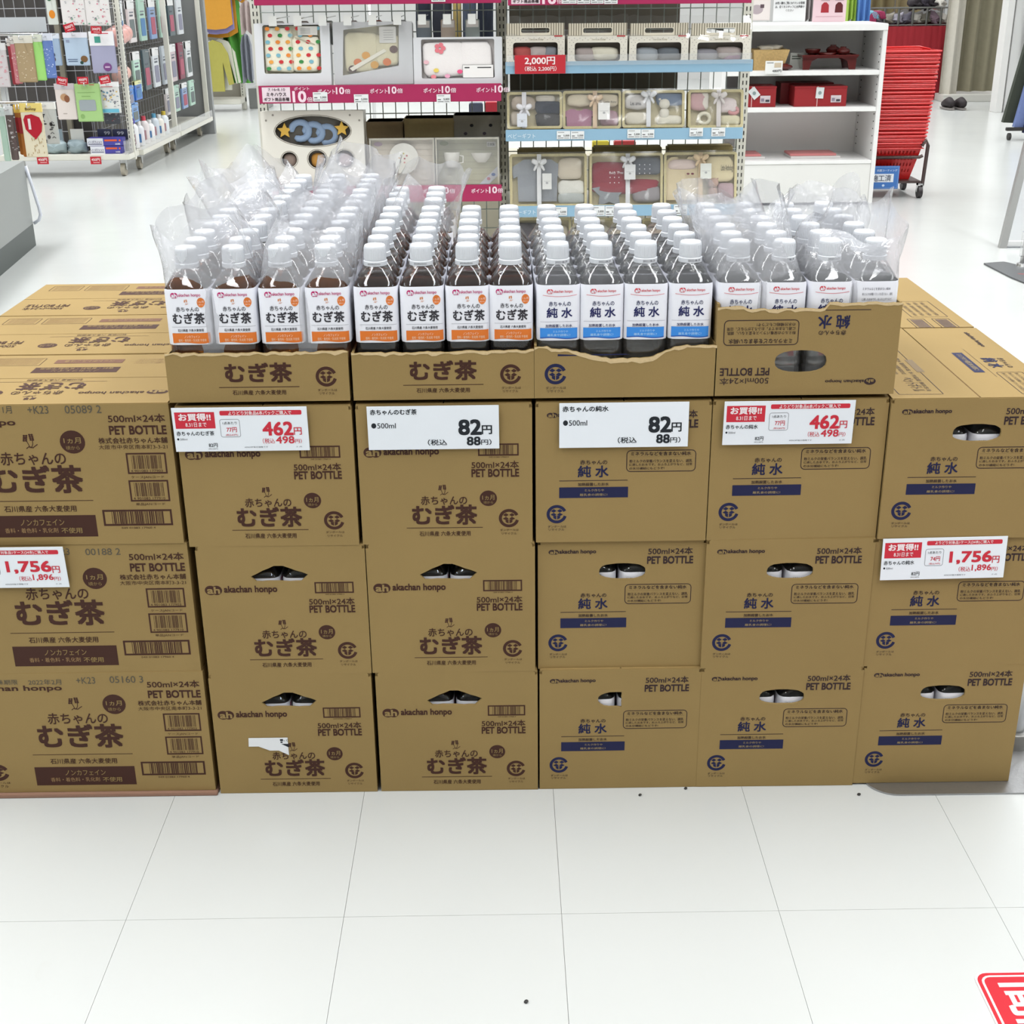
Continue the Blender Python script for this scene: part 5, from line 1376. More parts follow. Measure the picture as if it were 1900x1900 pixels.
def art2(p, w, h):
    p.rect(w*.06, h*.82, w*.16, h*.92, 'C03850'); p.text('お食い初め', w*.2, h*.84, w*.6, h*.9, 'C06878', .01)
    for cx, c in ((.36, 'A03038'), (.78, '5A2428')): p.poly([(w*(cx-.12), h*.25), (w*(cx+.12), h*.25), (w*(cx+.11), h*.45), (w*(cx+.04), h*.52), (w*(cx-.04), h*.52), (w*(cx-.11), h*.45)], c); p.rect(w*(cx-.13), h*.56, w*(cx+.13), h*.575, 'A08890')
    p.rect(w*.1, h*.14, w*.9, h*.155, 'C8A0A8')
def art3(p, w, h):
    p.rect(w*.1, h*.58, w*.75, h*.66, 'D89A70'); p.disc(w*.4, h*.3, w*.28, h*.13, 'A89CA0'); p.rect(w*.55, h*.34, w*.72, h*.44, '5A4A50')
poster('notice_poster', (1.538,0.996,1.719,1.193), 6.0, 'white notice poster with dark Japanese text on the open shelf unit', 'DFE0E0', art1)
poster('bowl_poster', (1.759,0.991,1.946,1.190), 6.0, 'pink poster with two red footed table pictures on the shelf unit', 'DCC0C6', art2)
poster('photo_poster', (1.397,1.003,1.524,1.194), 6.02, 'pale poster with a grey oval photo, leftmost on the shelf unit', 'DCD4D0', art3)
# ---- stacked red shopping baskets on a wheeled stand
SR = 'C01818'
def basket_mesh(z):
    b = MB(); w0, w1 = .155, .205; d0, d1 = .115, .155; h = .20
    return b
bs = thing('basket_trolley', 'dark metal wheeled stand carrying the red basket stack', 'trolley', (2.32, 6.25, 0))
b = MB()
TW = mat('5A4C4A', .35, .6)
b.tube([(-.155, -.16, .235), (.155, -.16, .235), (.170, -.165, .245)], .010, 8); b.build('front_bar', TW, bs, True)
for sx in (.19,):
    b = MB(); b.tube([(sx-.03, -.165, .30), (sx-.008, -.165, .335), (sx+.004, -.168, .30), (sx-.004, -.168, .10), (sx-.006, -.168, .07)], .011, 8); b.build('post', TW, bs, True)
for sx in (-.14, .170):
    for sy in (-.17, .16):
        b = MB(); c = (sx, sy); b.tube([(sx-.012, sy, .035), (sx+.012, sy, .035)], .035, 16); o = b.build('caster', mat('2A2426', .5), bs, 40)
        b = MB(); b.box(sx-.018, sy-.012, .035, sx-.014, sy+.012, .085); b.box(sx+.014, sy-.012, .035, sx+.018, sy+.012, .085); b.box(sx-.018, sy-.012, .075, sx+.018, sy+.012, .085); b.build('caster_fork', CHROME, bs)
b = MB(); b.rbox(-.155, -.17, .085, .175, .17, .099, .003); b.build('base_frame', TW, bs)
RN = ['first','second','third','fourth','fifth','sixth','seventh','eighth','ninth','tenth','eleventh','twelfth','thirteenth','fourteenth','fifteenth','sixteenth','seventeenth','eighteenth','nineteenth','twentieth','twenty-first','twenty-second','twenty-third','twenty-fourth','twenty-fifth']
NB = 26; z_first = .10
def red_basket():
    r = link('shopping_basket', None)
    w0, w1, d0, d1, h = .115, .165, .105, .155, .215
    b = MB()
    def P(u, v, t, sx): pass
    # four perforated walls
    def wall(ax, sgn):
        nx, nz = 14, 6
        vs = []; fs = []
        for j in range(nz+1):
            t = j/nz; hw = w0+(w1-w0)*t; hd = d0+(d1-d0)*t; z = t*h
            for i in range(nx+1):
                u = -1+2*i/nx
                vs.append((u*hw, sgn*hd, z) if ax == 'x' else (sgn*hw, u*hd, z))
        for j in range(nz):
            for i in range(nx):
                a = j*(nx+1)+i; q = [a, a+1, a+nx+2, a+nx+1]
                if 1 <= j <= nz-2 and 1 <= i <= nx-2:
                    o = len(vs); c = [Vector(vs[k]) for k in q]; m = sum(c, Vector())/4
                    vs += [tuple(m+(k_-m)*.50) for k_ in c]
                    for e in range(4): fs.append((q[e], q[(e+1) % 4], o+(e+1) % 4, o+e))
                else: fs.append(tuple(q))
        b.add(vs, fs)
    for ax, sg in (('x', -1), ('x', 1), ('y', -1), ('y', 1)): wall(ax, sg)
    b.add([(-w0, -d0, 0), (w0, -d0, 0), (w0, d0, 0), (-w0, d0, 0)], [(0, 1, 2, 3)])
    b.build('basket_shell', mat(SR, .35), r)
    b = MB()
    for t, e in ((h, .008), (h-.030, .003)):
        b.tube([(-w1-e, -d1-e, t), (w1+e, -d1-e, t), (w1+e, d1+e, t), (-w1-e, d1+e, t), (-w1-e, -d1-e, t)], .0055 if t == h else .003, 6)
    b.build('rim', mat('D82C2C', .3), r)
    return r
rb0 = red_basket()
for k in range(NB):
    r = rb0 if k == 0 else copy_tree(rb0)
    r.location = (2.325+.0014*k, 6.25+.004*math.sin(k*1.7), z_first+k*.0205); r.rotation_euler = (0, 0, .012*math.sin(k*2.3))
    lab = 'red plastic shopping basket, lowest of the tall stack, perforated sides visible' if k == 0 else 'red plastic shopping basket at the very top of the tall stack' if k == NB-1 else f'red shopping basket nested in the tall stack, {RN[NB-2-k]} rim below the top one'
    tag(r, lab, 'basket', 'red baskets in the stack')
b = MB(); b.tube([(-.16, 0, .0), (-.15, .0, .012), (.10, .02, .014), (.16, .0, .0)], .006, 6); o = b.build('basket_handle', mat('D82C2C', .3), r, True); o.location = (0, 0, .216)
r = thing('stand_sign', 'blue sign with a white text panel hanging on the basket trolley', 'sign', (0, 6.06, 0)); x0, z0, x1, z1 = 2.176,0.056,2.355,0.190
b = MB(); b.rbox(x0, 0, z0, x1, .006, z1, .002); b.build('sign_panel', mat('3E72B8', .4), r)
p = PR(); w = x1-x0; h = z1-z0; p.rrect(x0+.006, z0+.006, x1-.006, z1-.006, .004, .0014, 'A8C4E4'); p.rect(x0+.03*w, z0+.30*h, x1-.18*w, z0+.66*h, 'E0E4EA'); p.text('施工済', x0+.10*w, z0+.34*h, x1-.26*w, z0+.62*h, '5A6070', .01, 3); p.text('抗菌コーティング', x0+.25*w, z0+.76*h, x1-.08*w, z0+.86*h, 'D8E4F0', .008); p.disc(x0+.5*w, z0+.16*h, .008, .007, 'C8DCF0', 1, 10)
p.build('lettering', r, eps=.0008)
# ---- far right: red draped counter, clothes, column, doorway, shoes
YR = 12.6
x0, z0, x1, z1 = 3.862,-0.002,4.741,0.722
r = thing('draped_counter', 'far counter covered by a dark red cloth with a white letter', 'counter', (0, YR, 0))
b = MB(); n = 40; vs = []; fs = []
for i in range(n+1):
    x = x0+(x1-x0)*i/n
    for j in range(9): t = j/8; vs.append((x, .012*math.sin(i*.9)*(1-t)+.006*math.sin(i*2.3+t*3), z1*t+.012))
for i in range(n):
    for j in range(8): fs.append((i*9+j, (i+1)*9+j, (i+1)*9+j+1, i*9+j+1))
b.add(vs, fs); b.box(x0, .02, .03, x1, .75, z1); b.build('drape', mat('941C26', .85, 0, .3, 40), r, 50)
p = PR(); q = 4.488,0.218,4.607,0.364
ex0, ez0, ex1, ez1 = q
p.rect(ex0, ez0, ex0+.03, ez1, 'E2B8B4'); p.rect(ex0, ez1-.028, ex1, ez1, 'E2B8B4'); p.rect(ex0, (ez0+ez1)/2-.014, ex1-.01, (ez0+ez1)/2+.014, 'E2B8B4'); p.rect(ex0, ez0, ex1, ez0+.028, 'E2B8B4')
p.text('SAL', ex0-.62, ez0, ex0-.04, ez1, 'E2B8B4', .03)
p.build('lettering', r, (0, -.02, 0), eps=.001)
b = MB()
for zz in (z1+.02, z1+.19): b.tube([(x0, .05, zz), (x1, .05, zz)], .010, 6)
for k in range(7): xx = x0+(x1-x0)*k/6; b.tube([(xx, .05, z1), (xx, .05, z1+.19)], .012, 6)
b.build('rail', mat('6A6A66', .4, .5), r)
rr = random.Random(5)
cl = ['7A747C', '8A8478', '94909A', '5E5A66', 'A8A49C', '6E6A5E', '86707C', 'C0BCB4', '2A2428', '302A34', '262024', 'D8D4CC']
nmz = ['grey', 'olive grey', 'lilac grey', 'slate', 'pale', 'khaki', 'mauve', 'off-white', 'black', 'dark plum', 'near-black', 'white']
for k in range(12):
    cx = x0+.10+(x1-x0-.2)*(k % 8)/7 if k < 8 else x0+.48+.08*(k-8)
    cz = z1+.07 if k < 8 else z1+.22
    b = MB(); b.blob((0, 0, 0), .085 if k < 8 else .07, .10, .055 if k < 8 else .05, 14, 8, .7, rr.uniform(-.5, .5), .8)
    o = b.build('crumpled_garment', mat(cl[k], .9, 0, .5, 60, .2), None, True); o.location = (cx, YR+.16, cz)
    tag(o, f'{nmz[k]} crumpled garment {"in the railed bin" if k < 8 else "on top of the pile"} over the red draped counter', 'clothing', 'clothes piled on the red counter')
for k, (c, lab) in enumerate((('7CB4CC', 'light blue plastic hanger bundle left of the clothes bin'), ('9A2A54', 'magenta plastic hanger bundle left of the clothes bin'))):
    b = MB(); bx = [(3.830,0.852), (3.907,0.851)][k]
    for j in range(4): b.tube([(bx[0]-.05+j*.018, 12.64, bx[1]-.14), (bx[0]-.05+j*.018, 12.64, bx[1]-.02), (bx[0]-.02+j*.018, 12.64, bx[1]+.03), (bx[0]+.04+j*.015, 12.64, bx[1]+.02), (bx[0]+.07+j*.012, 12.64, bx[1]-.04)], .012, 6)
    tag(b.build('hanger_bundle', mat(c, .4), None, True), lab, 'hangers')
# beige curtain and doorway
x0, z0 = 4.777,0.000
def drape(name, x0, x1, Y, zt, amp, waves, m, lab, cat='curtain', zb=.02, slant=0.0, th=.01):
    b = MB(); n = int(waves*8); vs = []; fs = []
    for i in range(n+1):
        u = i/n; x = x0+(x1-x0)*u; y = amp*math.sin(u*waves*2*PI)+amp*.4*math.sin(u*waves*4.4+1)
        for j in range(4): t = j/3; vs.append((x+slant*t, Y+y*(1-.15*t), zb+(zt-zb)*t))
    for i in range(n):
        for j in range(3): fs.append((i*4+j, (i+1)*4+j, (i+1)*4+j+1, i*4+j+1))
    m0 = len(vs); b.add(vs+[(x, y+th, z) for x, y, z in vs], fs+[tuple(q+m0 for q in f[::-1]) for f in fs])
    return tag(b.build(name, m, None, 60), lab, cat)
drape('curtain', 4.60, 4.78, 12.45, 2.2, .03, 1.5, mat('C9C4B8', .9, 0, .5, 30, .08), 'off-white curtain edge beside the doorway', 'curtain')
drape('curtain', 4.80, 5.32, 12.50, 2.2, .035, 3.5, mat('8C8670', .9, 0, .4, 20, .1), 'olive beige pleated curtain hanging in the doorway', 'curtain', .09)
b = MB(); b.rbox(4.60, 12.3, .0, 5.35, 12.9, .07, .003); tag(b.build('door_step', mat('CFCDC6', .5)), 'low pale step below the beige curtain', 'step')
b = MB(); b.rbox(4.74, 11.15, 0, 4.80, 11.32, CEIL, .002); struct(b.build('door_1', mat('DEDDDA', .5)))
b = MB(); b.rbox(4.82, 11.17, 0, 5.6, 11.22, CEIL, .002); struct(b.build('wall_partition', mat('D4D4D2', .6)))
b = MB(); b.rbox(4.92, 11.118, 0.4460, 5.10, 11.13, 1.9, .002); r = b.build('wall_chart', mat('72736C', .5)); tag(r, 'grey strip panel with small pale marks on the white partition', 'wall chart')
p = PR(); z_ = 0.5090
for k in range(14): p.rect(4.955+.01*(k % 3), z_+.055*k, 5.02+.012*(k % 2), z_+.008+.055*k, 'B4B4AC')
p.build('panel_print', r, (0, 11.116, 0), eps=.001)
def shoe(x, y, lab):
    r = thing('shoe', lab, 'shoe', (x, y, 0), .08, 'pair of dark slip-on shoes')
    b = MB(); b.tube([(0, -.12, .022), (0, -.06, .022), (0, .03, .022), (0, .10, .022)], [.026, .044, .040, .036], 14); b.v = [(q[0], q[1], .004 if q[2] < .02 else min(q[2], .020)) for q in b.v]; b.build('sole', mat('8A8480', .6), r)
    b = MB(); b.tube([(0, -.115, .045), (0, -.09, .062), (0, -.03, .075), (0, .03, .060), (0, .09, .045)], [.024, .038, .046, .040, .030], 14); b.v = [(q[0], q[1], max(q[2], .018)) for q in b.v]; b.build('upper', mat('241C1E', .7), r, True)
sx, sy = 4.395,11.526
shoe(sx, sy, 'left dark slip-on shoe with grey sole by the doorway'); sx, sy = 4.507,11.512
shoe(sx, sy, 'right dark slip-on shoe with grey sole by the doorway')
# garments hanging at the right edge
rk = thing('garment_rack', 'dark low bar of the clothes rack at the right edge', 'clothes rack', (4.0, 8.9, 0))
b = MB(); b.rbox(.02, -.02, .075, 1.2, .02, .10, .003); b.build('lower_bar', DARK, rk)
for xx in (.05, 1.15):
    b = MB(); b.tube([(xx-.01, 0, .03), (xx+.01, 0, .03)], .028, 12); b.build('caster', DARK, rk)
b = MB(); b.tube([(1.15, 0, .10), (1.15, 0, 1.5)], .014, 8); b.build('post', DARK, rk); b = MB(); b.tube([(.0, 0, 1.5), (1.2, 0, 1.5)], .014, 8); b.build('top_bar', DARK, rk)
for k, (xb, c, lab, zb) in enumerate(((0.0, '33382E', 'dark olive trousers, outermost on the rack at the right edge', .13), (.07, '7080B0', 'periwinkle blue trousers hanging on the right edge rack', .10), (.13, '20264A', 'navy trousers hanging on the right edge rack', .06), (.22, '7E6A4C', 'khaki brown trousers hanging on the right edge rack', .05))):
    b = MB(); n = 10; vs = []; fs = []
    x0_ = 4.02+xb
    pts0 = [(x0_, zb), (x0_+.20, zb-.01 if zb > .05 else zb), (x0_+.42, 1.40), (x0_+.22, 1.42)]
    b.plate([(a, z) for a, z in pts0], [], .05, FRONT(0, 8.98-k*.06, 0)); 
    r = b.build('trousers', mat(c, .9, 0, .4, 60, .1), None); tag(r, lab, 'clothing', 'trousers on the right edge rack')
# easel-like metal frame and base at the right edge
r = thing('metal_easel', 'slanted grey metal frame leg at the right edge of the aisle', 'display stand', (0, 0, 0))
lx, ly = 2.428,4.519
b = MB(); b.hexa([(lx-.012, ly-.01, 0), (lx+.022, ly-.01, 0), (lx+.022, ly+.02, 0), (lx-.012, ly+.02, 0), (lx+.19, ly+.22, .93), (lx+.224, ly+.22, .93), (lx+.224, ly+.25, .93), (lx+.19, ly+.25, .93)]); b.build('leg', mat('A8A8A6', .4, .5), r)
b = MB(); b.rbox(lx+.095, ly+.09, .395, lx+.9, ly+.11, .425, .002); b.build('cross_bar', mat('9A9A9A', .4, .5), r)
b = MB(); b.rbox(lx+.02, ly, .010, lx+.9, ly+.03, .030, .002); b.build('foot_bar', mat('D8D8D8', .4), r)
b = MB(); b.hexa([(lx+.80, ly-.01, 0), (lx+.83, ly-.01, 0), (lx+.83, ly+.02, 0), (lx+.80, ly+.02, 0), (lx+.63, ly+.22, .93), (lx+.66, ly+.22, .93), (lx+.66, ly+.25, .93), (lx+.63, ly+.25, .93)]); b.build('leg', mat('A8A8A6', .4, .5), r)
r = thing('sign_base', 'dark grey steel base plate with a clear post at the right edge', 'stand base', (0, 0, 0))
P_ = [2.214,4.143, 2.310,4.162, 2.347,4.087, 2.493,4.008, 2.303,3.530, 2.242,3.751, 2.228,3.840] if False else None
pp = [(2.208,4.132), (2.310,4.162), (2.347,4.087), (2.493,4.008), (2.292,3.501), (2.238,3.741), (2.224,3.829)]
b = MB(); b.plate(pp, [], .006, TOP(0, 0, .0075)); b.build('base_plate', mat('5A5C5E', .4, .3), r)
cx, cy = 2.360,4.062
b = MB(); b.lathe([(0.0065, .03), (.018, .026), (.02, .014), (.05, .014), (.05, .010)], (cx, cy, 0), 20); b.build('collar', CHROME, r, 40)
b = MB(); b.lathe([(.05, .010), (.9, .010)], (cx, cy, 0), 12); b.build('post', CHROME, r, 40)
b = MB(); b.lathe([(.05, .020), (.16, .020)], (cx, cy, 0), 16); b.build('clear_cup', ACRYL, r, 40)
p = PR(); q = [(2.276,3.893), (2.300,3.881), (2.315,3.846)]
p.band([q[0], q[1], q[2]], .006, 'C83034'); p.build('red_mark', r, (0, 0, .0076), (1, 0, 0), (0, 1, 0), (0, 0, 1))

# ---- left: counter
r = thing('service_counter', 'light grey counter with a dark grey plinth at the left edge', 'counter', (0, 0, 0))
ca = (-2.375, 4.884); cb = (-2.283, 4.102)
b = MB(); b.hexa([(cb[0]+.18, 2.4, .11), (ca[0], ca[1], .11), (ca[0]-1.2, ca[1]-.14, .11), (-3.4, 2.4, .11), (cb[0]+.18, 2.4, .42), (ca[0], ca[1], .42), (ca[0]-1.2, ca[1]-.14, .42), (-3.4, 2.4, .42)]); b.build('counter_body', mat('8A8D8B', .4), r)
b = MB(); b.hexa([(cb[0]+.18, 2.4, .0), (ca[0], ca[1], .0), (ca[0]-1.2, ca[1]-.14, .0), (-3.4, 2.4, .0), (cb[0]+.18, 2.4, .11), (ca[0], ca[1], .11), (ca[0]-1.2, ca[1]-.14, .11), (-3.4, 2.4, .11)]); b.build('plinth', mat('4C5250', .5), r)
b = MB(); cc = [(-2.374,0.392), (-2.356,0.294), (-2.337,0.187), (-2.334,0.152), (-2.346,0.125), (-2.373,0.109)]
b.tube([(x, 4.895, z) for x, z in cc], .0085, 8); tag(b.build('white_cable', mat('D2D6E0', .4), None, True), 'white cable bulging out beside the grey counter', 'cable')

# ---- left: wheeled goods gondola
YG = 7.62
g = thing('wheeled_gondola', 'cream wheeled gondola with wire grid and hanging baby goods, left aisle', 'display shelf', (-2.95, 7.5, 0))
def gp(b, name, m, par=g, sm=False): o = b.build(name, m, par, sm); o.location = -par_loc(par); return o
for x, y in ((-2.545, 7.52), (-2.985, YG), (-3.42, 7.52), (-2.545, 10.02), (-2.545, 8.80)):
    b = MB(); b.rbox(x-.018, y-.018, .10, x+.018, y+.018, 1.75, .002); gp(b, 'upright', STEEL if x != -2.985 else mat('8A8474', .5))
b = MB()
for k in range(55): b.box(-2.555, 7.500, .16+k*.028, -2.550, 7.503, .178+k*.028); b.box(-2.527, 7.53, .16+k*.028, -2.5255, 7.535, .178+k*.028)
o = gp(b, 'slot_row', DARK); o['kind'] = 'stuff'
b = MB(); n = 12
for k in range(n+1): x = -3.40+.85*k/n; b.tube([(x, YG, .16), (x, YG, 1.7)], .0028, 5)
for k in range(16): z = .18+k*.10; b.tube([(-3.40, YG-.004, z), (-2.55, YG-.004, z)], .0028, 5)
o = gp(b, 'wire_grid', mat('A4A4A8', .4)); o['kind'] = 'stuff'
b = MB()
for k in range(30): y = 7.55+2.45*k/29; b.tube([(-2.80, y, .16), (-2.80, y, 1.7)], .0028, 5)
for k in range(16): z = .18+k*.10; b.tube([(-2.804, 7.55, z), (-2.804, 10.0, z)], .0028, 5)
o = gp(b, 'wire_grid', mat('A4A4A8', .4)); o['kind'] = 'stuff'
b = MB(); b.rbox(-3.40, YG+.05, .14, -2.84, YG+.07, 1.7, .002); gp(b, 'back_panel', mat('4A4644', .7))
b = MB(); b.rbox(-2.86, 7.70, .14, -2.84, 10.0, 1.7, .002); gp(b, 'back_panel', mat('6E6A64', .7))
b = MB(); b.rbox(-3.42, 7.36, .115, -2.53, YG, .150, .003); s1 = gp(b, 'base_shelf', STEEL)
b = MB(); b.rbox(-2.80, 7.62, .115, -2.50, 8.78, .150, .003); gp(b, 'base_shelf', STEEL)
b = MB(); b.rbox(-2.80, 8.80, .115, -2.50, 10.02, .150, .003); gp(b, 'base_shelf', STEEL)
b = MB(); b.rbox(-2.505, 7.62, .15, -2.500, 8.78, .205, .001); gp(b, 'shelf_guard', ACRYL)
b = MB(); b.rbox(-2.505, 8.80, .15, -2.500, 10.02, .205, .001); gp(b, 'shelf_guard', ACRYL)
b = MB(); b.rbox(-2.56, 7.36, .15, -2.535, 7.50, .24, .001); gp(b, 'shelf_guard', ACRYL)
for x, y in ((-2.60, 7.44), (-3.32, 7.50), (-2.58, 7.78), (-2.60, 8.70), (-2.60, 8.90), (-2.60, 9.9)):
    b = MB(); b.tube([(x-.014, y, .042), (x+.014, y, .042)], .042, 16); w_ = gp(b, 'caster', mat('B0A898', .5) if x > -3 else DARK)
    b = MB(); b.box(x-.024, y-.012, .04, x-.018, y+.012, .115); b.box(x+.018, y-.012, .04, x+.024, y+.012, .115); gp(b, 'caster_fork', CHROME, w_)
b = MB(); b.rbox(-2.86, 10.05, .0, -2.50, 10.12, 2.0, .003); tag(b.build('grey_end_panel', mat('8E9090', .5)), 'plain grey end panel standing at the far end of the wheeled gondola', 'panel')
# ---- hanging packs
def pack(rect, Y, lab, body, head=None, art=None, group='hanging packs on the left gondola', clear=True, th=.012, copies=1, hook=True):
    x0, z0, x1, z1 = rect; w = x1-x0; h = z1-z0
    r = thing('hanging_pack', lab, 'package', (x0, Y, z0), 0, group)
    b = MB(); b.rbox(0, 0, 0, w, th, h*.97, .004); b.build('pouch', mat(body, .3, 0, .25, 60), r)
    if head: b = MB(); b.box(-.001, -.001, h*.84, w+.001, th+.001, h); b.build('header_card', mat(head, .4), r)
    if art: p = PR(); art(p, w, h); p.build('pack_print', r, (0, -.001, 0), eps=.001)
    if hook:
        b = MB(); b.tube([(w/2, -.05, h+.004), (w/2, -.06, h-.012), (w/2, -.055, h-.018), (w/2, .18, h-.012)], .003, 6); b.build('peg_hook', mat('C8C8CA', .3, .6), r, True)
    return r
def dots(cols, n=22, seed=0, lo=0, hi=.82, s=.007):
    def f(p, w, h):
        rr = random.Random(seed)
        for k in range(n):
            cx, cz = rr.uniform(.08, .9)*w, rr.uniform(lo+.05, hi-.05)*h; c = rr.choice(cols)
            t = rr.choice([0, 1, 2])
            if t == 0: p.disc(cx, cz, s*rr.uniform(.6, 1.3), s*rr.uniform(.6, 1.2), c, 1, 9)
            elif t == 1: p.rect(cx, cz, cx+s*1.4, cz+s*.6, c)
            else: p.band([(cx, cz), (cx+s, cz+s*.8), (cx+2*s, cz)], s*.4, c)
    return f
def lines(col, n=4, a=.1, c=.6, z=.5, dz=.07): return lambda p, w, h: [p.rect(w*a, h*(z-k*dz), w*(c+.08*((k*7) % 3)), h*(z-k*dz)+h*.018, col) for k in range(n)]
def many(*fs):
    def f(p, w, h):
        for q in fs: q(p, w, h)
    return f
MIX = ['C84858', '8A8A92', 'D890A0', '6E7480', '7AA890']
pack((-2.877,0.977,-2.718,1.172), 7.40, 'white pouch with small pastel doodles at top, left of the pair', 'E6E2E0', None, dots(MIX, 40, 1, 0, 1, .006))
pack((-2.719,0.972,-2.560,1.170), 7.40, 'white pouch with small pastel doodles at top, right of the pair', 'E6E2E0', None, dots(MIX, 40, 1, 0, 1, .006))
pack((-2.979,0.981,-2.912,1.167), 7.42, 'narrow white pouch with an orange fruit print near the top left', 'D8DCD4', None, lambda p, w, h: (p.disc(w*.5, h*.35, w*.3, h*.14, 'DE8A2C'), p.disc(w*.4, h*.85, w*.2, h*.06, '3A6A4A')))
pack((-3.008,0.725,-2.922,0.928), 7.42, 'light blue pouch partly behind the patterned bibs', 'A4B8D0', 'D8DEE8', lambda p, w, h: (p.disc(w*.35, h*.34, w*.2, h*.08, '3A3A44'), p.disc(w*.35, h*.2, w*.2, h*.09, '4A2A30')))
pack((-2.881,0.726,-2.724,0.934), 7.38, 'pale blue bib pouch with a round brown picture, second peg row', 'B4C6DA', 'E2E2EA', lambda p, w, h: (p.disc(w*.78, h*.20, w*.15, h*.10, '7A5A3A'), p.disc(w*.66, h*.09, w*.07, h*.05, '2E4A44'), p.rect(w*.10, h*.70, w*.24, h*.78, '9098B0'), p.rect(w*.1, h*.12, w*.5, h*.14, '506080'), p.rect(w*.08, h*.18, w*.5, h*.20, '506080')))
pack((-2.712,0.676,-2.548,0.939), 7.38, 'lavender grey pouch with a teal square on its white header', 'A4A4BE', None, lambda p, w, h: (p.rect(0, h*.66, w, h, 'E8E8EA'), p.rect(w*.22, h*.73, w*.46, h*.88, '4A9A8A', 2), p.disc(w*.62, h*.15, w*.17, h*.10, '7A4A84', 2), p.rect(w*.52, h*.13, w*.72, h*.17, 'C8B0CC', 3), p.rect(w*.5, h*.94, w*.8, h*.96, 'C84858', 2)))
pack((-2.978,0.383,-2.848,0.615), 7.36, 'cream pouch with a small photo of a baby garment, third peg row', 'DDD2CC', 'C8C0C4', lambda p, w, h: (p.disc(w*.45, h*.62, w*.2, h*.10, 'B8906C'), p.disc(w*.58, h*.58, w*.14, h*.10, '8A5A40'), p.rect(w*.3, h*.16, w*.5, h*.18, 'B0A49C')))
pack((-2.839,0.370,-2.670,0.622), 7.34, 'lime green pouch with a grey oval window, third peg row', 'A2C682', None, lambda p, w, h: (p.rrect(w*.12, h*.28, w*.78, h*.56, .012, 0, '98A0A4', 1, True), p.rect(w*.6, h*.93, w*.8, h*.95, 'C05858'), p.rect(w*.1, h*.74, w*.8, h*.75, '86AA68'), p.rect(w*.25, h*.64, w*.6, h*.655, '86AA68'), p.disc(w*.2, h*.14, w*.08, h*.06, '86AA68')))
pack((-2.685,0.420,-2.555,0.621), 7.38, 'white pouch with grey animal doodles and a blue band, third peg row', 'DDDDDA', 'E6E6E6', many(dots(['6A6E76', '8A8A92', 'D8B868', '6A90A8'], 34, 5, .12, .8, .007), lambda p, w, h: (p.rect(w*.05, h*.02, w*.9, h*.14, '6CB4CC'), p.rect(w*.1, h*.84, w*.7, h*.86, 'C8686C', 2))))
pack((-2.696,0.342,-2.593,0.431), 7.46, 'small dark pouch with red letters at the bottom of third peg row', '4A4C54', None, dots(['A84048', '9A9AA0'], 10, 6, .1, .9, .006))
# red price flags
for k, (q, t) in enumerate((((-2.835,0.934,-2.764,0.984), '500円'), ((-2.670,0.929,-2.600,0.975), '200円'), ((-2.940,0.617,-2.869,0.668), '900円'), ((-2.799,0.613,-2.728,0.660), '400円'), ((-2.649,0.611,-2.578,0.662), '400円'), ((-3.158,0.094,-3.081,0.144), '450円'), ((-2.796,0.090,-2.723,0.140), '450円'))):
    x0, z0, x1, z1 = q; Y = 7.30 if k < 5 else 7.350
    b = MB(); b.box(0, 0, 0, x1-x0, .002, z1-z0); o = b.build('price_flag', mat('BC2030', .4)); o.location = (x0, Y, z0); o.rotation_euler = (0, [-.25, .05, .2, 0, -.15, 0, 0][k], 0)
    tag(o, ['red price flag 500 yen below the left doodle pouch', 'red price flag 200 yen below the right doodle pouch', 'red price flag 900 yen above the cream pouch', 'red price flag 400 yen above the lime green pouch', 'red price flag 400 yen above the animal doodle pouch', 'red price flag 450 yen on the left of the bottom shelf edge', 'red price flag 450 yen on the right of the bottom shelf edge'][k], 'price flag', 'red price flags of the left gondola')
    p = PR(); w, h = x1-x0, z1-z0; p.text(t, w*.12, h*.42, w*.88, h*.80, 'F2DCDC', .02); p.rect(w*.25, h*.18, w*.85, h*.27, 'E8B8B8'); p.build('lettering', o, eps=.001)
# goods on the bottom shelf
def gbox(rect, Y, d, c, lab, name='carton', art=None, zb=.15, cat='box'):
    x0, z0, x1, z1 = rect; r = thing(name, lab, cat, (x0, Y, zb)); w = x1-x0; h = z1-zb
    b = MB(); b.rbox(0, 0, 0, w, d, h, .003); b.build('carton_body', mat(c, .4), r)
    if art: p = PR(); art(p, w, h); p.build('carton_print', r, eps=.001)
    return r
def nose(p, w, h): p.rect(0, 0, w*.46, h, 'DADCE4'); p.text('ノーズフィット', w*.03, h*.38, w*.43, h*.68, '2E2A58', .02, 2); p.rect(w*.03, h*.2, w*.43, h*.28, '2E2A58', 2); p.rect(w*.50, h*.60, w*.86, h*.84, 'D8603C', 2); p.text('30枚', w*.80, h*.12, w*.95, h*.38, 'E8E8F0', .01, 2); p.disc(w*.94, h*.7, w*.03, h*.13, 'D8603C', 2, 10)
x0, z0, x1, z1 = -2.807,0.104,-2.594,0.164
gbox((x0, .150, x1, .200), 7.42, .10, '4A46A0', 'lower white and violet carton on the bottom shelf', 'carton', nose)
gbox((x0-.02, .201, x1+.005, .252), 7.43, .10, '4A46A0', 'upper white and violet carton stacked on the bottom shelf', 'carton', nose, .201)
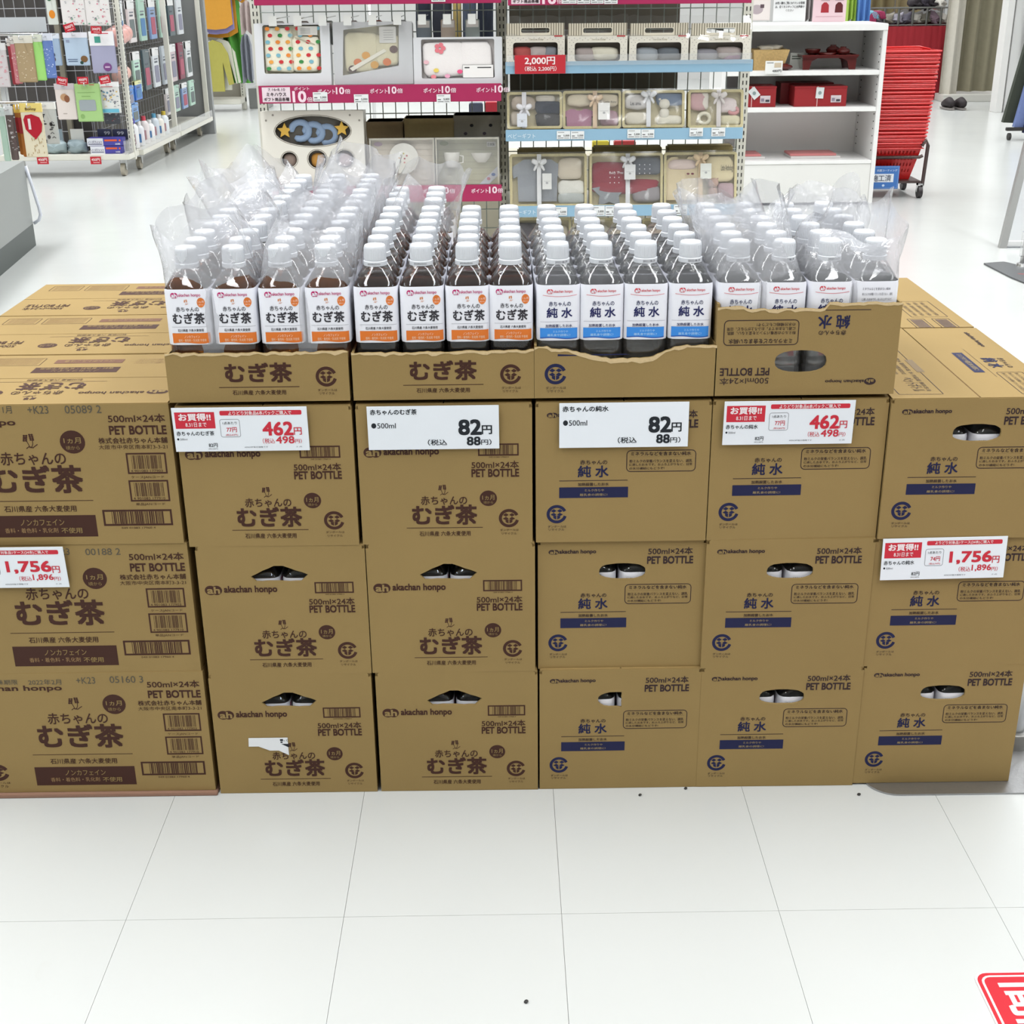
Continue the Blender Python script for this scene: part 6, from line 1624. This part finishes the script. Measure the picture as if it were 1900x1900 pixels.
for k, (q, c, lab) in enumerate((((-3.130,0.111,-2.979,0.233), '98A8AC', 'soft clear bag with grey cloth on the bottom shelf, left'), ((-2.975,0.109,-2.842,0.231), '8E9EA4', 'soft clear bag with grey cloth on the bottom shelf, right'))):
    x0, z0, x1, z1 = q
    r = thing('soft_pack', lab, 'package', ((x0+x1)/2, 7.47, .15)); b = MB(); b.blob((0, 0, .045), (x1-x0)/2, .05, .045, 16, 8, .6, 0, .35); b.build('pouch', mat(c, .3, 0, .5, 40), r, True)
    b = MB(); b.box(-.04, .01, .05, .05, .014, .16); b.build('header_card', mat(['7E8C94', 'D2D2CE'][k], .4), r)
gbox((-2.791,0.233,-2.695,0.298), 7.57, .02, '3A3E58', 'dark price plate 99 behind the grid, left one', 'price_plate', lambda p, w, h: p.text('99', w*.5, h*.75, w*.9, h*.9, 'C8CCD4', .02), cat='sign')
gbox((-2.687,0.232,-2.575,0.296), 7.57, .02, '3A3E58', 'dark price plate 99 behind the grid, next to the upright', 'price_plate', lambda p, w, h: p.text('99', w*.3, h*.75, w*.7, h*.9, 'C8CCD4', .02), cat='sign')
# packs hanging nearer, over the counter
def near(rect, Y, lab, c, head, art, th=.012, g_='packs hanging over the grey counter'): return pack(rect, Y, lab, c, head, art, g_, th=th)
WD = lambda col: dots([col], 26, 9, 0, .75, .004)
near((-2.744,0.709,-2.708,0.953), 5.93, 'red patterned bib pouch hanging at the left, edge on', 'A83A44', 'D8D0C8', None)
near((-2.725,0.714,-2.683,0.964), 5.92, 'pink pouch with white dots hanging beside the brown one', 'D88A90', 'DAD6CE', WD('F0D8D8'))
near((-2.694,0.722,-2.592,0.969), 5.90, 'light brown pouch with white animal dots hanging over the counter', 'B09A78', 'DCD8CC', WD('E8DCC4'))
near((-2.597,0.730,-2.543,0.974), 5.91, 'lime green pouch hanging between the brown and blue ones', 'A4DC7C', 'D8DCCC', None)
near((-2.554,0.741,-2.488,0.979), 5.92, 'blue pouch with white marks hanging beside the lime one', '6C86C4', 'D8DCE8', WD('D8E0F4'))
near((-2.806,0.699,-2.740,0.932), 5.88, 'pale pinkish white pouch cut by the left picture edge', 'D8D0D2', 'E0E0E0', dots(['D8A0A8'], 14, 3, 0, .8, .006))
def heart(p, w, h):
    p.poly([(w*.10, h*.70), (w*.20, h*.78), (w*.5, h*.80), (w*.85, h*.74), (w*.95, h*.62), (w*.88, h*.48), (w*.55, h*.33), (w*.15, h*.52)], 'B02030'); p.rect(w*.3, h*.52, w*.42, h*.72, 'E0D0D0', 2); p.text('Bonny', w*.25, h*.86, w*.75, h*.92, '6A5030', .02, 2)
    rr = random.Random(2)
    for k in range(26):
        a_, c_ = w*rr.uniform(.06, .88), h*rr.uniform(.02, .34); p.rect(a_, c_, a_+.004, c_+.009, 'B8A078')
for k, (q, y) in enumerate((((-2.664,0.356,-2.599,0.623), 5.66), ((-2.634,0.350,-2.570,0.628), 5.62))):
    near(q, y, ['brown edged snack pouch at the back of the red labelled row', 'brown edged snack pouch in the middle of the red labelled row'][k], 'A8682C', 'D8B04C', lambda p, w, h: p.rect(0, h*.45, w, h*.75, '942A2C'))
near((-2.599,0.353,-2.482,0.637), 5.57, 'cream snack pouch with a yellow header and pointed red label', 'E0D6BC', 'E4CC78', heart)
near((-2.575,0.401,-2.469,0.625), 5.76, 'clear white pouch with black doodles beside the red labelled one', 'BCC0BE', 'E2E2DE', dots(['2A2A2C', '4A4A4C'], 16, 8, 0, .75, .010))
near((-2.719,0.334,-2.684,0.617), 5.56, 'pale green pouch at the left picture edge', 'A8C0B0', 'C8D0CC', None)
near((-2.694,0.336,-2.653,0.620), 5.60, 'dark striped pouch next to the pale green one', '6A5A58', 'D0D0D0', dots(['C8C0C0'], 14, 12, 0, .8, .006))
a = thing('peg_rack', 'white end rack whose chrome arms carry the packs over the counter', 'display rack', (-2.9, 6.2, 0))
for yy in (0, .5):
    bb = MB(); bb.rbox(-.92, yy, 0, -.88, yy+.04, 1.7, .003); bb.build('post', STEEL, a)
bb = MB(); bb.rbox(-1.1, -.1, 0, -.3, .6, .05, .003); bb.build('foot', STEEL, a)
z1_, z2_ = 0.9710, 0.6310
x0, z0, x1, z1 = -2.791,0.983,-2.533,1.062
bb = MB(); bb.rbox(x0-.3+2.9, -.20, z0, x1+2.9, -.197, z1, .001); bb.build('clear_sign_strip', mat('C4C8CC', .3), a)
bb = MB(); bb.tube([(-.9, -.16, z1_), (.30, -.16, z1_)], .008, 8); bb.tube([(-.9, -.16, z1_), (-.9, .0, z1_)], .008, 8); bb.build('support_arm', CHROME, a, True)
bb = MB(); bb.tube([(-.9, -.50, z2_), (.30, -.50, z2_)], .008, 8); bb.tube([(-.9, -.50, z2_), (-.9, .0, z2_)], .008, 8); bb.build('support_arm', CHROME, a, True)
# ---- packs on the side of the wheeled gondola (facing the aisle)
def spack(y0, z0, y1, z1, X, lab, body, head=None, name='hanging_pack', shape='flat'):
    r = thing(name, lab, 'package', (X, (y0+y1)/2, z0), PI/2, 'goods on the aisle side of the left gondola'); w = abs(y1-y0); h = z1-z0
    b = MB()
    if shape == 'flat': b.rbox(-w/2, -.008, 0, w/2, .008, h, .003)
    elif shape == 'ball':
        for q in (-.4, .1, .5): b.blob((w*q*.6, 0, h*.4+.02*q), w*.28, w*.26, h*.32, 12, 8, .9)
    b.build('pouch', mat(body, .3, 0, .2, 60), r, shape != 'flat')
    if head: b = MB(); b.box(-w/2, -.010, h*.8, w/2, .010, h*1.0); b.build('header_card', mat(head, .4), r)
    if shape == 'flat':
        p = PR(); rr = random.Random(int(y0*100)); c2 = rr.choice(['8A8A9A', 'A86070', '5A80A8', '707878'])
        p.rrect(-w*.35, h*.12, w*.35, h*.55, .01, 0, c2, 1, True); p.rect(-w*.3, h*.62, w*.2, h*.66, '60646C'); p.rect(-w*.3, h*.70, w*.3, h*.73, '80848C')
        p.build('pack_print', r, (0, -.009, 0), eps=.001)
        b = MB(); b.tube([(0, -.03, h+.004), (0, -.035, h-.014), (0, .22, h-.008)], .003, 5); b.build('peg_hook', mat('C8C8CA', .3, .6), r, True)
    return r
cols = ['DDE0E2', 'C4CCD4', 'B8D8C8', 'D8D0D0', 'C8B8BC', '4A5A60', 'A8C8B8', '7A2A44', 'D4D8DC', '88A0C8']
cn = ['white', 'pale blue', 'mint', 'rose white', 'dusky pink', 'dark teal', 'sea green', 'wine red', 'silver', 'cornflower']
idx = 0
for row, (zb, zt) in enumerate(((.84, 1.12), (.50, .78), (.27, .47))):
    for k in range(7):
        y = 8.05+k*.28 if row else 7.75+k*.30
        if row == 2 and k < 3: continue
        c = cols[(k*3+row*2) % 10]
        spack(y-.09, zb, y+.09, zt, -2.60, f'{cn[(k*3+row*2) % 10]} pouch on the aisle side, {["top","middle","lower"][row]} peg row, place {["nearest","second","third","fourth","fifth","sixth","farthest"][k]}', c, 'E2E2E2' if (k+row) % 2 else None)
spack(7.60, .82, 7.90, 1.02, -2.62, 'pink shiny ball-filled pouch by the gondola corner, upper', 'DCA8A0', None, 'ball_pack', 'ball')
spack(7.62, .58, 7.82, .74, -2.62, 'pink shiny ball-filled pouch by the gondola corner, lower', 'DCB0A4', None, 'ball_pack', 'ball')
for k, (y, z, c, lab) in enumerate(((7.72, .44, '4A84CC', 'blue cleaner refill pouch low on the gondola corner'), (7.95, .46, '3C74C8', 'blue and yellow refill pouch beside the first blue one'), (7.80, .32, '6A98D0', 'light blue patterned pouch under the refill pouches'))):
    spack(y-.09, z, y+.09, z+.13, -2.58, lab, c, 'D8D8A0' if k == 1 else None)
def bottle_s(y, h, c, capc, lab):
    r = thing('toiletry_bottle', lab, 'bottle', (-2.58, y, .151), 0, 'toiletries on the aisle side bottom shelf')
    b = MB(); b.lathe([(0, .030), (.004, .034), (h*.7, .034), (h*.80, .024), (h*.84, .014)], n=18); b.build('bottle_body', mat(c, .3), r, 40)
    b = MB(); b.lathe([(h*.84, .016), (h, .016), (h, .012)], n=14); b.build('bottle_cap', mat(capc, .4), r, 40)
    p = PR(); p.rect(-.020, h*.15, .020, h*.5, '5A88C0' if capc == 'E0E0E0' else 'C8A0A8'); p.build('bottle_label', r, (0, -.035, 0), eps=.001)
for k in range(7):
    bottle_s(7.72+k*.15, [.20, .17, .19, .15, .18, .16, .17][k], ['E2E2E4', 'D8D8DC', 'DCD4D4', 'E6E6E6', 'C8D0D8', 'E0DCD4', 'DDE2E6'][k], ['4A3E9A', 'E0E0E0', 'C84858', 'E0E0E0', '5A98B8', 'E0E0E0', 'C8B040'][k], f'{["white bottle with violet cap","silvery white bottle with white cap","white bottle with red cap","short bright white bottle","bluish bottle with teal cap","cream bottle with white cap","white bottle with yellow cap"][k]} on the aisle side bottom shelf')

# ---- far clothes stand with the yellow shirts
YS = 12.2
s = thing('clothes_stand', 'pale grey end stand carrying yellow children shirts', 'display stand', (-3.1, YS+.1, 0))
b = MB(); b.rbox(-.42, .10, .12, .44, .13, 2.0, .003); b.build('stand_panel', mat('A4A094', .6), s)
b = MB(); b.rbox(.42, .05, .0, .46, .14, 2.0, .003); b.build('upright', STEEL, s); b = MB(); b.rbox(-.46, .05, .0, -.42, .14, 2.0, .003); b.build('upright', STEEL, s)
b = MB(); b.rbox(-.44, -.22, .075, .46, .12, .125, .004); b.build('base_shelf', STEEL, s)
b = MB()
for k in range(60): b.box(.436, .048, .14+k*.028, .442, .050, .156+k*.028)
o = b.build('slot_row', DARK, s); o['kind'] = 'stuff'
def garment(outline, X, Z, Y, th, c, lab, extra=None, hanger=True):
    r = thing('hanging_shirt', lab, 'clothing', (X, Y, Z), 0, 'shirts on the grey stand')
    b = MB(); b.plate(outline, [], th, FRONT(0, 0, 0)); b.build('cloth', mat(c, .9, 0, .6, 25, .06), r)
    if hanger: b = MB(); zt = max(z for x, z in outline); b.tube([(0, th/2, zt-.02), (0, th/2, zt+.04), (.025, th/2, zt+.065), (0, th/2, zt+.085), (-.02, th/2, zt+.07)], .006, 6); b.tube([(-.11, th/2, zt-.04), (0, th/2, zt-.01), (.11, th/2, zt-.04)], .007, 6); b.build('hanger', mat('D8D8E0', .3), r, True)
    if extra: extra(r)
    return r
LS = [(-.14,0),(.14,0),(.145,.28),(.19,.06),(.235,.07),(.20,.36),(.145,.46),(.06,.49),(.0,.46),(-.06,.49),(-.145,.46),(-.19,.36),(-.215,.08),(-.175,.07),(-.145,.28)]
yx, yz = -2.910,0.208
def ytag(r):
    b = MB(); b.box(-.02, -.006, .27, .018, -.004, .34); b.build('hang_tag', mat('E6E6E0', .5), r); b = MB(); b.box(-.012, -.006, .20, .02, -.004, .255); b.build('hang_tag', mat('E6E6E0', .5), r)
    p = PR(); p.rect(-.004, 0, .004, .20, '8A8A48'); p.build('placket', r, eps=.001)
garment(LS, yx, yz, 11.98, .035, 'A8A250', 'pale yellow long sleeved child shirt with white tags, lower hanger', ytag)
garment([(x*1.02, z) for x, z in LS], yx+.055, yz+.01, 12.05, .035, 'D2D2C4', 'off-white long sleeved shirt just behind the pale yellow one', None, False)
TS = [(-.17,.05),(-.10,.01),(0,0),(.10,.01),(.17,.05),(.165,.36),(.25,.30),(.30,.40),(.20,.56),(-.18,.56),(-.28,.42),(-.23,.32),(-.165,.38)]
mx_, mz_ = -2.811,0.793
garment(TS, mx_+.01, mz_, 11.95, .03, 'CC9234', 'mustard yellow child T-shirt, upper hanger, front one', lambda r: PR().rect(-.01, .36, .06, .45, '5A7890').rect(.0, .38, .05, .41, 'E0E0E0', 2).build('shirt_print', r, eps=.001))
garment([(x*1.08, z*1.02) for x, z in TS], mx_+.0, mz_-.045, 12.0, .03, '8C86B8', 'lilac child T-shirt hanging behind the mustard one', None, False)
garment([(x*1.10, z*1.02) for x, z in TS], mx_+.02, mz_-.08, 12.05, .03, 'C48828', 'ochre child T-shirt, rearmost on the upper hanger', None, False)
gx, gz = -3.183,0.768
garment([(-.05, 0), (.05, 0), (.05, .5), (-.05, .5)], gx, gz, 12.1, .03, 'A84450', 'dusty red folded garment left of the mustard shirts', None, False)
garment([(-.04, 0), (.05, .02), (.04, .5), (-.04, .5)], gx+.13, gz+.01, 12.14, .03, '6E6470', 'purplish grey garment beside the dusty red one', None, False)
gx, gz = -3.116,0.426
garment([(-.03, 0), (.05, .03), (.06, .16), (-.03, .30), (-.05, .26)], gx, gz, 11.96, .03, '2E6A50', 'dark green sleeve hanging left of the pale yellow shirt', None, False)
drape('green_curtain', -2.72, -2.50, 12.1, 1.6, .04, 2.2, mat('4A8C34', .85, 0, .4, 30, .06), 'bright green cloth hanging behind the yellow shirts', 'cloth', .28, -.14)
b = MB(); b.rbox(-2.62, 12.45, .0, -2.42, 12.75, .20, .003); b.rbox(-2.50, 12.35, .2, -2.44, 12.45, 1.8, .003); tag(b.build('stand_plinth', mat('8E908E', .5)), 'grey plinth and post under the green cloth', 'stand')
# small magazine-like cards just left of the gift gondola
x0, z0, x1, z1 = -0.913,0.892,-0.893,1.095
# goods seen in the gaps far behind
def farthing(rect, Y, c, lab, cat, name, sub='cloth', d=.12):
    x0, z0, x1, z1 = rect; r = thing(name, lab, cat, ((x0+x1)/2, Y, z0)); w = x1-x0; h = z1-z0
    b = MB(); n = 24; vs = []; fs = []
    for i in range(n+1):
        u = i/n
        for j in range(5): t = j/4; vs.append((w*(u-.5)*(1-.35*max(0, t-.8)/.2), d*.25*math.sin(u*14+x0)*(1-.6*t), h*t + (.02*math.sin(u*9+x0) if j == 0 else 0) - (.05*abs(u-.5) if j == 4 else 0)))
    for i in range(n):
        for j in range(4): fs.append((i*5+j, (i+1)*5+j, (i+1)*5+j+1, i*5+j+1))
    m0 = len(vs); b.add(vs+[(x, y+.02, z) for x, y, z in vs], fs+[tuple(q+m0 for q in f[::-1]) for f in fs]); b.build(sub, mat(c, .85, 0, .4, 40, .1), r, 60)
    b = MB(); b.tube([(0, 0, h), (0, 0, h+.06), (.02, 0, h+.08)], .005, 5); b.build('hanger', CHROME, r, True)
farthing((2.819,0.883,2.893,1.127), 9.5, '9CBC50', 'lime patterned cloth hanging behind the posters', 'clothing', 'hanging_cloth')
farthing((2.902,0.874,3.007,1.127), 9.5, '5A86C4', 'blue patterned cloth hanging behind the posters', 'clothing', 'hanging_cloth')
farthing((4.092,0.852,4.366,1.084), 13.6, '77704E', 'olive blanket hanging above the red counter, left', 'clothing', 'hanging_blanket')
farthing((4.377,0.860,4.675,1.082), 13.6, '8A8260', 'khaki blanket hanging above the red counter, right', 'clothing', 'hanging_blanket')
farthing((2.451,0.890,2.520,1.132), 9.4, '9A9494', 'grey cloth hanging between the two posters', 'clothing', 'hanging_cloth')
b = MB(); b.rbox(3.9, 13.8, 0, 5.0, 14.1, 1.02, .005); b.rbox(4.4, 13.75, 1.02, 5.0, 14.1, 1.5, .005)
tag(b.build('far_cabinet', mat('9EA0A0', .5)), 'grey cabinet far behind the red counter', 'cabinet')
farthing((-2.000,0.868,-1.900,1.101), 9.0, 'B8A8A4', 'mixed pale garments in the gap left of the gondola', 'clothing', 'hanging_cloth')
farthing((-2.055,0.496,-1.969,0.853), 9.2, '8A8E98', 'grey garments in the gap left of the gondola, lower', 'clothing', 'hanging_cloth')
# goods showing through the wire behind the gift boxes
for k, (q, c) in enumerate((((-0.067,0.657,-0.005,0.730), 'B02838'), ((-0.138,0.644,-0.076,0.727), '4A4E60'), ((0.412,0.527,0.485,0.559), 'C8B840'), ((0.509,0.525,0.605,0.558), 'A83838'))):
    x0, z0, x1, z1 = q
    b = MB(); b.rbox(x0, 4.2, .50, x1, 4.26, z1, .004)
    tag(b.build('boxed_item', mat(c, .6)), ['red flower patterned item behind the wire grid', 'slate coloured item behind the wire grid beside the red one', 'yellow item behind the grid of the second bay', 'dark red item behind the grid of the second bay'][k], 'box')
b = MB(); b.rbox(-.9, 4.17, 0, .95, 4.5, .50, .01); tag(b.build('goods_bin', mat('B4AE9C', .6)), 'pale goods bin standing behind the gift gondola', 'bin')

bb = MB(); bb.box(.04, YM+.060, .70, .70, YM+.066, 1.14); o = bb.build('back_panel', mat('5C564C', .8), gon); o.location = -par_loc(gon)  # added sheet, coloured dark to stand in for shade under the upper shelf
RZ = 1.1010 + .075
r = thing('garment_rail', 'thin far garment rail in the gap left of the gift gondola', 'clothes rack', (-1.75, 9.1, 0))
bb = MB(); bb.tube([(-.12, -.1, RZ), (.75, -.1, RZ)], .012, 8); bb.build('top_bar', CHROME, r, True)
for xx in (-.12, .75):
    bb = MB(); bb.tube([(xx, -.1, 0), (xx, -.1, RZ)], .012, 8); bb.build('post', CHROME, r, True)

# small tagged hooks and pouches under the top rail of the first bay
for k in range(9):
    x = -.80+.088*k
    bb = MB(); bb.tube([(x, YM, 1.110), (x, YF+.02, 1.110)], .0022, 5); o = bb.build('peg_hook', CHROME, gon, True); o.location = -par_loc(gon)
    bb = MB(); bb.box(x-.014, YF+.016, 1.088, x+.014, YF+.018, 1.122); o = bb.build('hook_tag', mat('DADAD6', .5), gon); o.location = -par_loc(gon)
    c = ['C8C4C0', 'B8A8A4', 'A8B4AC', 'D8D0D0', 'B0584C', 'C4C8CC', '8A949C', 'C8B8A8', '9AA4A0'][k]
    n_ = ['pale grey', 'taupe', 'sage', 'off-white', 'brick red', 'light grey', 'slate', 'beige', 'grey green'][k]
    r = thing('hanging_pack', n_ + ' small pack hanging under the top magenta rail of the first bay', 'package', (x-.026, YF+.10, 1.02), 0, 'small packs under the top magenta rail')
    bb = MB(); bb.rbox(0, 0, 0, .052, .012, .082, .003); bb.build('pouch', mat(c, .4, 0, .3, 60), r)
    bb = MB(); bb.box(.004, -.001, .055, .048, 0, .078); bb.build('header_card', mat('E0DCD8', .4), r)
